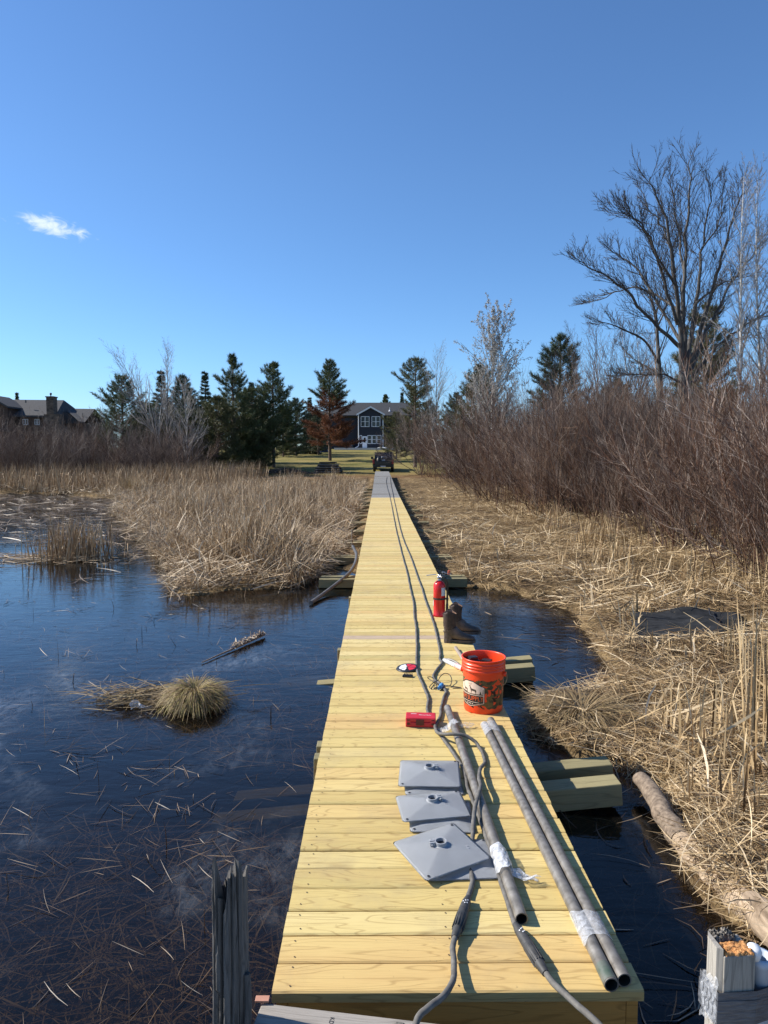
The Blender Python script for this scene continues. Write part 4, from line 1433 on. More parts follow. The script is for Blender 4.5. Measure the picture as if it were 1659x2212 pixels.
mb = MB(); mb.tube([(0, 0, 0), (0.004, 0, 0), (0.03, 0, 0), (L * 0.45, 0, 0)], [0.006, 0.014, 0.018, 0.019], 14); mb.build('silver_end', M_FILMW, wt)
mb = MB(); mb.tube([(L * 0.45, 0, 0), (L * 0.47, 0, 0), (L, 0, 0)], [0.019, 0.0205, 0.021], 14); mb.build('pink_sleeve', M_PINK, wt)
mb = MB(); mb.tube(smooth_path([(0.0, 0.012, 0.0), (0.06, 0.03, 0.012), (0.13, 0.045, 0.004), (0.17, 0.05, -0.008)], 5), 0.009, 10); mb.build('grey_nozzle', M_STEEL, wt)

# ------------------------------------------------------------------ fire extinguisher
fx = thing('fire_extinguisher', 'red fire extinguisher standing on the right side of the boards behind the boots', 'extinguisher', at(950, 1334, 0) + Vector((0, 0.07, 0)))
rB = 0.066
mb = MB()
mb.lathe([(0.0, 0.004), (rB - 0.004, 0.004), (rB, 0.0), (rB, 0.02), (rB - 0.002, 0.024), (rB - 0.002, 0.19), (rB, 0.192), (rB, 0.34), (rB - 0.006, 0.362), (rB - 0.022, 0.384), (0.026, 0.396), (0.019, 0.400), (0.0, 0.400)], 36)
mb.build('cylinder', M_RED, fx)
mb = MB(); mb.lathe([(0.019, 0.400), (0.019, 0.418), (0.014, 0.420), (0.014, 0.446), (0.019, 0.448), (0.019, 0.462), (0.0, 0.464)], 20)
mb.tube([(0.0, -0.010, 0.440), (0.020, -0.030, 0.440)], 0.010, 10)
mb.build('valve', M_CHROME, fx)
for (z0, z1, yy) in ((0.462, 0.470, 0), (0.478, 0.505, 1)):
    lv = MB()
    lv.box((-0.095, -0.012, z0), (0.012, 0.012, z0 + 0.006), ch=0.002, M=Matrix.Rotation(R(14 if yy else -6), 4, 'Y'))
    lv.build('lever', M_CHROME, fx)
mb = MB(); mb.lathe([(0.0, 0.0), (0.017, 0.0), (0.017, 0.010), (0.0, 0.011)], 18, M=Matrix.Translation((-0.012, -0.021, 0.432)) @ Matrix.Rotation(R(90), 4, 'X')); mb.build('gauge', M_CHROME, fx)
mb = MB(); mb.box((0.004, -0.010, 0.468), (0.030, 0.010, 0.520), ch=0.004, M=Matrix.Rotation(R(10), 4, 'Y'))
M_TAGO = pmat('orange_seal', (0.60, 0.10, 0.04), (0.68, 0.16, 0.08), 30, rough=0.5)
mb.build('seal_tag', M_TAGO, fx)
ring = MB(); ring.tube([(0.045 + 0.018 * math.cos(q), 0, 0.478 + 0.018 * math.sin(q)) for q in np.linspace(0, 6.28, 18)], 0.002, 6); ring.build('pin_ring', M_CHROME, fx)
mb = MB(); mb.tube(smooth_path([(0.018, -0.028, 0.440), (0.050, -0.045, 0.438), (0.074, -0.045, 0.40), (0.083, -0.036, 0.32), (0.084, -0.030, 0.22), (0.083, -0.028, 0.13)], 6), 0.0115, 12); mb.build('hose', M_BLACKP, fx)
mb = MB(); mb.tube([(0.083, -0.028, 0.150), (0.083, -0.028, 0.14), (0.083, -0.028, 0.02)], [0.0115, 0.014, 0.0155], 12); mb.build('nozzle', M_BLACKP, fx)
mb = MB(); mb.lathe([(rB + 0.0015, 0.190), (rB + 0.002, 0.200), (rB + 0.0015, 0.210)], 36)
mb.box((0.05, -0.046, 0.192), (0.098, -0.014, 0.208), ch=0.003); mb.build('strap', M_BLACKP, fx)
mb = MB()
for nm, a0, a1, z0, z1 in (('l', -75, -25, 0.235, 0.325), ('l', -190, -165, 0.12, 0.18)):
    k = 10
    v = [((rB + 0.0008) * math.cos(R(a0 + (a1 - a0) * i / k)), (rB + 0.0008) * math.sin(R(a0 + (a1 - a0) * i / k)), z) for z in (z0, z1) for i in range(k + 1)]
    mb.add(v, [(i, i + 1, k + 2 + i, k + 1 + i) for i in range(k)])
mb.build('instruction_label', M_PAPER, fx)


# ------------------------------------------------------------------ boots
def boot(label, loc, rz, s=1.0):
    t = thing('boot', label, 'boot', loc, rz)
    t.scale = (s, s, s)
    # rings: centre x, z, tilt, half length along path normal, half width, heel lies at x=0 toe at +x
    def ring_at(cx, cz, ax, hw, hh, lift=0.0, k=22, sq=1.0):
        out = []
        for j in range(k):
            a = 2 * math.pi * j / k
            ca, sa = math.cos(a), math.sin(a)
            dx = -math.sin(ax) * sa * hh; dz = math.cos(ax) * sa * hh
            out.append(Vector((cx + dx, hw * ca, cz + dz)))
        return out

    def loft(rings, cap0=True, cap1=True):
        mb = MB(); k = len(rings[0]); v = [q for r_ in rings for q in r_]; f = []
        for i in range(len(rings) - 1):
            for j in range(k): f.append((i * k + j, i * k + (j + 1) % k, (i + 1) * k + (j + 1) % k, (i + 1) * k + j))
        mb.add(v, f, 0, 0, True)
        if cap0: mb.add(rings[0], [list(range(k - 1, -1, -1))])
        if cap1: mb.add(rings[-1], [list(range(k))])
        return mb
    vamp = [ring_at(0.292, 0.040, 0, 0.010, 0.010), ring_at(0.286, 0.041, 0, 0.026, 0.017), ring_at(0.265, 0.045, 0, 0.040, 0.024), ring_at(0.235, 0.051, 0, 0.048, 0.029), ring_at(0.195, 0.058, -0.05, 0.050, 0.035), ring_at(0.150, 0.070, -0.15, 0.046, 0.046), ring_at(0.115, 0.084, -0.3, 0.042, 0.058), ring_at(0.083, 0.098, -0.55, 0.042, 0.068), ring_at(0.060, 0.112, -0.9, 0.044, 0.072), ring_at(0.048, 0.130, -1.25, 0.047, 0.068)]
    vm = loft(vamp)
    heel = []
    for (z, rx, ry, cx) in ((0.018, 0.040, 0.034, 0.038), (0.035, 0.044, 0.037, 0.038), (0.07, 0.046, 0.039, 0.038), (0.105, 0.046, 0.041, 0.040), (0.135, 0.050, 0.045, 0.044)):
        heel.append([Vector((cx + rx * math.cos(2 * math.pi * j / 22), ry * math.sin(2 * math.pi * j / 22), z)) for j in range(22)])
    hm = loft(heel)
    vm.add(hm.v, hm.f, 0, 0, True)
    vm.build('foot_upper', M_LEATH, t)
    sh = []
    for (z, rx, ry, cx) in ((0.125, 0.054, 0.046, 0.048), (0.16, 0.058, 0.049, 0.046), (0.20, 0.061, 0.052, 0.045), (0.25, 0.065, 0.055, 0.046), (0.285, 0.067, 0.056, 0.047)):
        sh.append([Vector((cx + rx * math.cos(2 * math.pi * j / 32) + 0.003 * math.sin(z * 90 + j), ry * math.sin(2 * math.pi * j / 32) + 0.0025 * math.sin(z * 70 + 2 * j), z)) for j in range(32)])
    top = [Vector((p.x, p.y, 0.300 + 0.014 * abs(math.sin(2 * math.pi * j / 32)) - 0.020 * abs(math.cos(2 * math.pi * j / 32)))) for j, p in enumerate(sh[-1])]
    sh.append(top)
    inn = [[Vector((0.047 + (p.x - 0.047) * (0.92, 0.72)[i], p.y * (0.92, 0.72)[i], p.z - (0, 0.11)[i])) for p in top] for i in range(2)]
    sm = loft(sh + [inn[0]], True, False)
    sm.build('shaft', M_LEATHD, t)
    li = loft(inn, False, True); li.build('lining', M_LINING, t)
    so = MB()
    outl = [(-0.008, 0.0), (-0.004, 0.026), (0.02, 0.038), (0.06, 0.037), (0.11, 0.034), (0.16, 0.043), (0.21, 0.052), (0.255, 0.047), (0.285, 0.030), (0.300, 0.0)]
    pl_ = outl + [(x, -y) for x, y in reversed(outl[1:-1])]
    pl_ = pl_[::-1]
    so.prism(pl_, 'z', 0.018, 0.030)
    so.prism([(x, y * 0.95) for x, y in pl_ if x < 0.075], 'z', 0.0, 0.0178)
    so.prism([(x, y * 0.96) for x, y in pl_ if x > 0.105], 'z', 0.004, 0.0178)
    so.build('sole', M_SOLE, t)
    for sy in (-1, 1):
        mb = MB(); mb.box((-0.022, sy * 0.0575 - 0.0012, 0.235), (0.010, sy * 0.0575 + 0.0012, 0.318), ch=0.001, M=Matrix.Translation((0.047, 0, 0)))
        mb.build('pull_strap', M_LEATHD, t)
    g = random.Random(3)
    md = MB()
    for q in range(42):
        an = g.uniform(-3.1, -1.0); z = 0.115 + abs(g.gauss(0, 0.045)); r_ = 0.0015 + 0.0030 * g.random()
        rx, ry, cx = 0.0565, 0.0475, 0.047
        cpt = Vector((cx + rx * math.cos(an), ry * math.sin(an), min(z, 0.27)))
        md.lathe([(0, -r_ * 0.4), (r_, 0), (0, r_ * 0.5)], 6, M=Matrix.Translation(cpt) @ Matrix.Rotation(g.uniform(0, 3), 4, 'X') @ Matrix.Rotation(math.pi / 2 - an, 4, 'Z'))
    md.build('mud_spatter', M_MUD, t)
    return t


boot('brown leather western boot nearer the camera, with pale mud on its shaft', at(961, 1388, 0) + Vector((0.0, 0.02, 0)), R(-7), 0.97)
boot('brown leather western boot standing behind its muddier mate, toe over the edge', at(976, 1372, 0) + Vector((0.0, 0.06, 0)), R(-4), 0.97)

# ------------------------------------------------------------------ reeds, straw and litter (uncountable growth)


def gz(x, y): return ground_z(x, y)


def sample_area(n, xr, yr, poly_fn, near_pow=1.0, seed=0):
    """random ground points inside poly_fn, denser towards the camera"""
    g = np.random.default_rng(seed)
    out = np.zeros((0, 2))
    while len(out) < n:
        m = n * 3
        u = g.uniform(0, 1, m)
        if near_pow == 0: yy = yr[0] + (yr[1] - yr[0]) * u
        else: yy = yr[0] * (yr[1] / yr[0]) ** u if near_pow == 1 else (yr[0] ** (1 - near_pow) + u * (yr[1] ** (1 - near_pow) - yr[0] ** (1 - near_pow))) ** (1 / (1 - near_pow))
        xx = g.uniform(xr[0], xr[1], m)
        k = poly_fn(xx, yy)
        out = np.concatenate([out, np.stack([xx[k], yy[k]], 1)])
    return out[:n]


def stalks(n, xy, z0, hmin, hmax, width, lean, curl, S=5, seed=1, bent=0.0, tone=(0.2, 0.9), droop_dir=None, zwid=0.25):
    """standing strap leaves: ribbons that lean, curve and sometimes snap over"""
    g = np.random.default_rng(seed)
    az = g.uniform(0, 2 * np.pi, n)
    ln = np.abs(g.normal(0, lean, n))
    h = g.uniform(hmin, hmax, n)
    s = np.linspace(0, 1, S)
    cu = np.abs(g.normal(0, curl, n))
    ang = ln[:, None] + cu[:, None] * s[None] ** 2
    snap = g.uniform(0, 1, n) < bent
    sp = g.uniform(0.35, 0.8, n)
    ang = np.where(snap[:, None] & (s[None] > sp[:, None]), ang + g.uniform(1.2, 2.2, n)[:, None], ang)
    seg = h[:, None] / (S - 1)
    dx = np.concatenate([np.zeros((n, 1)), np.cumsum(np.sin(ang[:, :-1]) * seg, 1)], 1)
    dz = np.concatenate([np.zeros((n, 1)), np.cumsum(np.cos(ang[:, :-1]) * seg, 1)], 1)
    P = np.stack([xy[:, 0:1] + dx * np.cos(az)[:, None], xy[:, 1:2] + dx * np.sin(az)[:, None], z0[:, None] + dz], -1)
    fa = az + np.pi / 2 + g.normal(0, 0.5, n)
    side = np.stack([np.cos(fa), np.sin(fa), g.normal(0, zwid, n)], -1)
    w = width * g.uniform(0.5, 1.4, n)
    Wd = w[:, None] * (1 - 0.85 * s[None] ** 2.2)
    V, F, own = ribbons_np(P, Wd, side)
    r = g.uniform(tone[0], tone[1], n)
    return V, F, r[own]


def flat_litter(n, xy, z0, lmin, lmax, width, pitch, S=4, seed=1, tone=(0.1, 1.0), az0=None, azs=9, zj=0.03, bend=0.35):
    """leaves lying about"""
    g = np.random.default_rng(seed)
    az = g.uniform(0, 2 * np.pi, n) if az0 is None else az0 + g.normal(0, azs, n)
    L = g.uniform(lmin, lmax, n)
    p = g.normal(0, pitch, n)
    s = np.linspace(-0.5, 0.5, S)
    kink = g.normal(0, bend, n)
    a = az[:, None] + kink[:, None] * s[None] * 2
    dx = np.cumsum(np.cos(a) * (L / (S - 1))[:, None], 1); dy = np.cumsum(np.sin(a) * (L / (S - 1))[:, None], 1)
    arch = 0.25 * np.abs(p)[:, None] * (0.25 - s[None] ** 2) * L[:, None]
    zz = z0[:, None] + np.abs(g.normal(0, zj, n))[:, None] + (p[:, None] * s[None] + np.abs(p)[:, None] * 0.5) * L[:, None] + arch
    P = np.stack([xy[:, 0:1] + dx - dx.mean(1, keepdims=True), xy[:, 1:2] + dy - dy.mean(1, keepdims=True), zz], -1)
    side = np.stack([-np.sin(az), np.cos(az), g.normal(0, 0.6, n)], -1)
    side /= np.linalg.norm(side, axis=1, keepdims=True)
    w = width * g.uniform(0.5, 1.3, n)
    Wd = w[:, None] * (1 - 0.7 * (np.abs(s) * 2)[None] ** 3)
    V, F, own = ribbons_np(P, Wd, side)
    r = g.uniform(tone[0], tone[1], n)
    return V, F, r[own]


def in_left(x, y): return (poly_sd(x, y, LEFT_REEDS) + 0.25 * wob(x, y, 2.0, 1) > 0.05) & (x > -0.62 * y - 3) & (x < -0.5)


def off_log(x, y): return ~((y < 4.55) & (np.abs(x - np.interp(y, [2.0, 2.4, 2.95, 3.45, 3.7, 4.15, 4.5], [1.74, 1.73, 1.715, 1.67, 1.635, 1.65, 1.65])) < 0.085) & ((y < 2.95) | (y > 3.75)))


def off_mat(x, y): return ~((np.abs((x - 3.55) - 0.28 * (y - 8.1) - 0.05) < 0.66) & (y > 7.5) & (y < 8.66))


def in_right(x, y): return off_log(x, y) & off_mat(x, y) & (poly_sd(x, y, RIGHT_LAND) + 0.12 * wob(x, y, 3.0, 1) > -0.06) & (x < 0.58 * y + 1.5) & (x > 0.86)


# standing reeds left of the walk
n = 30000
xy = sample_area(n, (-26, -0.7), (10.3, 46), lambda x, y: in_left(x, y) & (wob(x, y, 1.5, 3) + 0.6 * wob(x, y, 4.0, 1) > 0.06) & ((x < -1.05 - 0.3 * wob(x, y, 1.0)) | (np.random.default_rng(3).uniform(0, 1, x.shape) < 0.10)), 1.35, 21)
z = np.maximum(gz(xy[:, 0], xy[:, 1]), WATER_Z - 0.02)
nearedge = poly_sd(xy[:, 0], xy[:, 1], LEFT_REEDS)
hs_ = 0.50 + 0.46 * np.clip(nearedge / 1.8, 0, 1)
V1 = stalks(n, xy, z, 0.65, 1.65, 0.0100, 0.22, 0.65, 6, 5, 0.42, (0.1, 1.0))
# shorten the margin
Vv = V1[0].reshape(n, -1, 3); Vv[..., 2] = z[:, None] + (Vv[..., 2] - z[:, None]) * (hs_ * (1 - 0.22 * sstep(-xy[:, 0], 4.5, 8.0)) * (0.74 + 0.34 * wob(xy[:, 0], xy[:, 1], 1.3, 2)))[:, None]
m = 24000
xy2 = sample_area(m, (-26, -0.6), (10.2, 46), in_left, 1.35, 22)
V2 = flat_litter(m, xy2, np.maximum(gz(xy2[:, 0], xy2[:, 1]), WATER_Z) + 0.01, 0.25, 0.95, 0.009, 0.30, 4, 23, (0.25, 1.0), zj=0.10)
o = link('reed_bed', cat_mesh('reed_bed', [(Vv.reshape(-1, 3), V1[1], V1[2] * 0.95), V2]), M_REED)
tag(o, 'dense bed of dry standing reeds left of the boardwalk', 'reeds', kind='stuff')

# far shore reeds, left
n = 14000
xy = sample_area(n, (-50, -9), (38, 58), lambda x, y: (poly_sd(x, y, LEFT_REEDS) > 0) & (x > -0.66 * y - 4) & (y > 39 + 0.15 * (x + 20)), 0.5, 31)
z = gz(xy[:, 0], xy[:, 1])
V1 = stalks(n, xy, z, 0.7, 1.7, 0.016, 0.22, 0.5, 4, 32, 0.3, (0.0, 0.75))
o = link('far_reeds', cat_mesh('far_reeds', [V1]), M_REED)
tag(o, 'brown reed fringe along the far shore of the pond', 'reeds', kind='stuff')

# small reed clump standing in the water at left
n = 520
g = np.random.default_rng(41)
xy = np.stack([-6.45 + g.normal(0, 0.40, n), 14.9 + g.normal(0, 0.30, n)], 1)
V1 = stalks(n, xy, np.full(n, WATER_Z - 0.02), 0.3, 1.05, 0.009, 0.20, 0.35, 5, 42, 0.25, (0.0, 0.7))
m = 420
xy2 = np.stack([-6.9 + g.normal(0, 0.9, m), 14.75 + g.normal(0, 0.35, m)], 1)
V2 = flat_litter(m, xy2, np.full(m, WATER_Z + 0.005), 0.2, 0.8, 0.009, 0.08, 4, 43, (0.1, 0.9))
o = link('reed_clump', cat_mesh('reed_clump', [V1, V2]), M_REED)
tag(o, 'small separate clump of broken reeds standing in the open water at left', 'reed clump')

# flattened straw right of the walk
n = 60000
xy = sample_area(n, (0.86, 30), (1.6, 52), in_right, 1.7, 51)
z = gz(xy[:, 0], xy[:, 1])
patch = wob(xy[:, 0], xy[:, 1], 1.6, 3)
nz = np.clip(xy[:, 1] / 8.0, 0.42, 1.0)
V1 = flat_litter(n, xy, z + 0.010, 0.12 * nz, 0.50 * nz, 0.0044 * nz ** 0.7, 0.20, 4, 52, (0.05, 0.92), zj=0.04)
r1 = np.clip(V1[2] - 0.35 * np.repeat(patch < -0.15, 3), 0, 1)
n2 = 9000                                   # coarse pale straps, further out
xy2 = sample_area(n2, (1.5, 22), (7.0, 40), lambda x, y: in_right(x, y) & (wob(x, y, 1.3, 2) > -0.05), 1.2, 53)
V2 = flat_litter(n2, xy2, gz(xy2[:, 0], xy2[:, 1]) + 0.02, 0.18, 0.60, 0.0075, 0.26, 4, 54, (0.35, 1.0), zj=0.05)
n3 = 15000                                  # fine thatch close to the camera
xy3 = sample_area(n3, (0.9, 5.5), (2.0, 8.0), lambda x, y: in_right(x, y), 1.0, 55)
V3 = flat_litter(n3, xy3, gz(xy3[:, 0], xy3[:, 1]) + 0.01, 0.12, 0.42, 0.0024, 0.22, 5, 56, (0.2, 0.95), zj=0.03)
o = link('flattened_reeds', cat_mesh('flattened_reeds', [(V1[0], V1[1], r1), V2, V3]), M_STRAW)
tag(o, 'mat of flattened dry reeds covering the bank right of the boardwalk', 'straw', kind='stuff')


def standing_clumps(spots, per, h, spread, w, seed, tone=(0.2, 0.95), bent=0.35, lean=0.16):
    g = np.random.default_rng(seed)
    parts = []
    for i, (cx, cy, k) in enumerate(spots):
        n = int(per * k)
        xy = np.stack([cx + g.normal(0, spread, n), cy + g.normal(0, spread, n)], 1)
        parts.append(stalks(n, xy, gz(xy[:, 0], xy[:, 1]) - 0.02, h[0] * k, h[1] * k, w, lean, 0.25, 6, seed + i, bent, tone))
    return parts


g = np.random.default_rng(61)
# tall broken reeds at the right, near
spots = [(2.1, 3.75, 0.6), (2.75, 5.0, 1.0), (2.2, 5.1, 0.8), (3.1, 4.9, 1.0), (2.05, 4.05, 0.75), (2.35, 4.35, 1.0), (2.6, 4.25, 0.9), (2.45, 4.9, 1.0), (2.85, 4.7, 1.1), (2.15, 4.75, 0.8), (3.0, 5.2, 1.0), (2.3, 3.7, 0.75), (2.65, 3.75, 0.9), (1.75, 4.05, 0.5), (1.62, 3.95, 0.35), (2.95, 5.6, 0.9), (3.3, 5.9, 1.0), (2.4, 3.35, 0.7), (3.4, 6.6, 0.9)]
parts = standing_clumps(spots, 24, (0.25, 0.72), 0.085, 0.0068, 62, (0.12, 0.85), 0.40, 0.17)
xy = sample_area(110, (1.9, 3.2), (3.2, 5.4), lambda x, y: in_right(x, y), 0, 64)
parts.append(flat_litter(110, xy, gz(xy[:, 0], xy[:, 1]) + 0.04, 0.2, 0.55, 0.0070, 0.45, 4, 65, (0.4, 1.0), zj=0.08))
xy = np.stack([g.normal(2.62, 0.045, 16), g.normal(4.75, 0.04, 16)], 1)
parts.append(stalks(16, xy, gz(xy[:, 0], xy[:, 1]), 0.75, 1.2, 0.0065, 0.035, 0.04, 5, 66, 0.0, (0.2, 0.7)))
o = link('standing_reeds', cat_mesh('standing_reeds', parts), M_STRAW)
tag(o, 'tall broken straw-coloured reeds standing by the log at right', 'reeds', kind='stuff')
# scattered stubs further out at right and the fringe at the foot of the thicket
sp2 = []
for i in range(150):
    y_ = 7.0 * (38 / 7.0) ** g.uniform(0, 1); x_ = g.uniform(1.5, 0.5 * y_ + 1.0)
    if in_right(np.array([x_]), np.array([y_]))[0]: sp2.append((x_, y_, g.uniform(0.5, 1.0)))
parts = standing_clumps(sp2, 11, (0.2, 0.6), 0.12, 0.009, 72, (0.2, 0.95), 0.45, 0.35)
sp3 = []
for i in range(75):
    y_ = 9 * (45 / 9) ** g.uniform(0, 1)
    sp3.append((4.6 + 0.02 * y_ + g.normal(0, 0.55), y_, g.uniform(0.7, 1.1)))
parts += standing_clumps(sp3, 18, (0.2, 0.85), 0.20, 0.0075, 73, (0.15, 0.85), 0.35, 0.28)
o = link('reed_stubble', cat_mesh('reed_stubble', parts), M_STRAW)
tag(o, 'scattered upright reed stubble along the foot of the thicket', 'reeds', kind='stuff')

# litter floating and frozen in the pond
parts = []
cl = [(-1.75, 5.9, .5), (-3.4, 11.2, .5), (-3.0, 9.4, .35), (-4.2, 9.8, .4), (-5.5, 10.3, .5), (-5.0, 8.2, .35), (-3.3, 7.6, .3), (-6.0, 12.5, .6), (-1.5, 4.7, .35), (-1.3, 4.15, .4), (-0.95, 3.7, .35), (-4.4, 13.2, .6), (-2.4, 9.9, .4), (-1.9, 8.9, .3), (-2.2, 5.0, .4), (-2.6, 6.6, .4)]
for i, (cx, cy, s_) in enumerate(cl):
    m = int(16 + 26 * s_)
    xy = np.stack([g.normal(cx, s_ * 0.45, m), g.normal(cy, s_ * 0.32, m)], 1)
    parts.append(flat_litter(m, xy, np.full(m, WATER_Z + 0.003), 0.04, 0.30, 0.0022, 0.10, 4, 80 + i, (0.0, 0.75), zj=0.004, bend=0.10))
n = 4200
xy = sample_area(n, (-30, -5), (12, 41), lambda x, y: (poly_sd(x, y, LEFT_REEDS) < 0.1) & (x > -0.62 * y - 3) & ((wob(x, y, 0.5, 2) > 0.0) | (y > 17)), 1.0, 99)
parts.append(flat_litter(n, xy, np.full(n, WATER_Z + 0.004), 0.2, 0.9, 0.0085, 0.07, 4, 98, (0.2, 0.95), zj=0.01))
n = 1100
xy = sample_area(n, (-9, -0.4), (2.0, 11), lambda x, y: (poly_sd(x, y, LEFT_REEDS) < 0.1) & (x > -0.62 * y - 1), 1.0, 97)
parts.append(flat_litter(n, xy, np.full(n, WATER_Z + 0.002), 0.03, 0.26, 0.0013, 0.03, 4, 96, (0.0, 0.7), zj=0.002, bend=0.10))
n = 110
xy = sample_area(n, (-9, -0.4), (3.0, 13), lambda x, y: (poly_sd(x, y, LEFT_REEDS) < 0.1) & (x > -0.62 * y - 1), 1.0, 95)
parts.append(stalks(n, xy, np.full(n, WATER_Z - 0.02), 0.04, 0.20, 0.0035, 0.35, 0.3, 4, 94, 0.35, (0.0, 0.6)))
n = 260
xy = sample_area(n, (0.9, 2.6), (2.0, 11.5), lambda x, y: poly_sd(x, y, RIGHT_LAND) < 0.05, 0.6, 93)
parts.append(flat_litter(n, xy, np.full(n, WATER_Z + 0.003), 0.05, 0.4, 0.0035, 0.05, 4, 92, (0.1, 0.9), zj=0.003))
o = link('floating_litter', cat_mesh('floating_litter', parts), M_DEBRIS)
tag(o, 'broken reed litter lying on the pond ice left of the boardwalk', 'reed litter', kind='stuff')
n = 11000
xy = sample_area(n, (-8, -0.35), (1.6, 9.5), lambda x, y: (poly_sd(x, y, LEFT_REEDS) < -0.1) & (x > -0.62 * y - 1) & (wob(x, y, 1.0, 3) > -0.6), 1.15, 91)
P1 = flat_litter(n, xy, np.full(n, WATER_Z - 0.13), 0.1, 0.55, 0.0032, 0.22, 4, 90, (0.1, 0.9), zj=0.05, bend=0.12)
P1[0][:, 2] = np.minimum(P1[0][:, 2], WATER_Z - 0.012)
n = 420
xy = sample_area(n, (0.85, 1.6), (2.0, 5.0), lambda x, y: poly_sd(x, y, RIGHT_LAND) < -0.02, 0.6, 89)
P2 = flat_litter(n, xy, np.full(n, WATER_Z - 0.15), 0.1, 0.5, 0.004, 0.2, 4, 88, (0.1, 0.8), zj=0.05)
P2[0][:, 2] = np.minimum(P2[0][:, 2], WATER_Z - 0.012)
o = link('sunken_reeds', cat_mesh('sunken_reeds', [P1, P2]), M_STRAW)
tag(o, 'brown reed stalks sunk under the clear shallow water', 'sunken reeds', kind='stuff')


# ------------------------------------------------------------------ tussocks, log, stick, mat, bag, hose
def tussock(label, cx, cy, r, h, n, seed, z0=WATER_Z, a_min=0.0, tone=(0.1, 1.0), droop=1.7):
    g = np.random.default_rng(seed)
    t = thing('sedge_tussock', label, 'tussock', (cx, cy, z0))
    az = g.uniform(0, 2 * np.pi, n)
    rr = np.abs(g.normal(0, r * 0.25, n))
    S = 7; s = np.linspace(0, 1, S)
    L = g.uniform(0.6, 1.35, n) * (r * 0.75 + h * 0.5)
    a0 = g.uniform(a_min, a_min + 0.75, n)
    ang = a0[:, None] + (droop + g.normal(0, 0.35, n))[:, None] * s[None] ** 1.2
    seg = L[:, None] / (S - 1)
    dx = np.concatenate([np.zeros((n, 1)), np.cumsum(np.sin(ang[:, :-1]) * seg, 1)], 1) + rr[:, None]
    dz = np.concatenate([np.zeros((n, 1)), np.cumsum(np.cos(ang[:, :-1]) * seg, 1)], 1)
    zb = h * 0.45 * np.exp(-(rr / (r * 0.45)) ** 2)
    P = np.stack([dx * np.cos(az)[:, None], dx * np.sin(az)[:, None], np.maximum(zb[:, None] + dz, 0.004)], -1)
    fa = az + np.pi / 2
    side = np.stack([np.cos(fa), np.sin(fa), g.normal(0, 0.2, n)], -1)
    V, F, own = ribbons_np(P, 0.0028 * g.uniform(0.6, 1.3, n)[:, None] * (1 - 0.7 * s[None] ** 2), side)
    tn = np.clip(g.uniform(tone[0], tone[1], n), 0, 1)
    link('leaves', np_mesh('leaves', V, F, tn[own]), M_TUSS, t)
    mb = MB(); mb.lathe([(r * 0.42, 0.0), (r * 0.40, h * 0.25), (r * 0.25, h * 0.48), (0.0, h * 0.55)], 18)
    mb.build('root_mound', M_MUDDY, t)
    return t


M_MUDDY = pmat('dark_root_mass', (0.02, 0.014, 0.009), (0.10, 0.07, 0.035), 40, rough=0.95, bump=0.8, bdist=0.02)
ts = tussock('rounded greenish straw tussock in the open water left of the boardwalk', -1.60, 6.02, 0.23, 0.19, 2000, 5, droop=2.3, a_min=0.4, tone=(0.0, 0.95))
g = np.random.default_rng(6)
xy = np.stack([-1.95 + g.normal(0, 0.26, 520), 6.12 + g.normal(0, 0.09, 520)], 1)
V, F, r = flat_litter(520, xy - np.array([[-1.60, 6.02]]), np.full(520, 0.01), 0.15, 0.6, 0.004, 0.10, 5, 7, (0.0, 0.6), az0=0.15, azs=0.55, zj=0.04)
link('fallen_leaves', np_mesh('fallen_leaves', V, F, r), M_TUSS, ts)
tussock('low flattened straw tussock beside the timbers right of the boardwalk', 1.62, 5.55, 0.42, 0.16, 1700, 8, WATER_Z + 0.02, tone=(0.0, 0.6), droop=1.5, a_min=0.75)
tussock('small pale straw tussock at the edge of the far pond ice', -13.5, 38.5, 1.3, 0.5, 700, 9, WATER_Z, tone=(0.1, 0.6))
tussock('pale yellow straw tussock at the back of the reed bed', -6.6, 24.0, 0.6, 0.75, 600, 10, WATER_Z, tone=(0.1, 0.6))


def gnarl(t, A, path, rads, mat, name, k=14, seed=1):
    mb = MB(); mb.tube(smooth_path(path, 5), np.interp(np.linspace(0, 1, (len(path) - 1) * 5 + 1), np.linspace(0, 1, len(rads)), rads), k)
    g = np.random.default_rng(seed)
    me = mb.mesh(name)
    for v in me.vertices:
        q = v.co
        v.co = q + Vector((0.006 * math.sin(31 * q.y + 17 * q.z), 0.005 * math.sin(23 * q.x + 29 * q.z), 0.006 * math.sin(37 * q.y + 11 * q.x)))
    return link(name, me, mat, t)


lg = thing('fallen_log', 'bleached fallen log half buried in straw along the right water edge', 'log', (0, 0, 0))
LP = [(1.60, 4.36, -0.26), (1.60, 4.15, -0.26), (1.58, 3.92, -0.28), (1.585, 3.7, -0.30), (1.62, 3.45, -0.33), (1.65, 3.2, -0.31), (1.665, 2.95, -0.27), (1.67, 2.7, -0.25), (1.68, 2.4, -0.24), (1.69, 2.0, -0.23)]
gnarl(lg, None, LP[:4], [0.048, 0.056, 0.060, 0.064], M_LOGB, 'bark_end')
gnarl(lg, None, LP[3:], [0.064, 0.070, 0.076, 0.082, 0.088, 0.09, 0.092], M_LOG, 'bare_trunk')
mb = MB(); mb.tube([(1.61, 3.84, -0.285), (1.56, 3.87, -0.265), (1.53, 3.90, -0.25)], [0.024, 0.018, 0.012], 8); mb.build('branch_stub', M_LOGB, lg)
lg.location = (0.06, 0, -0.03)

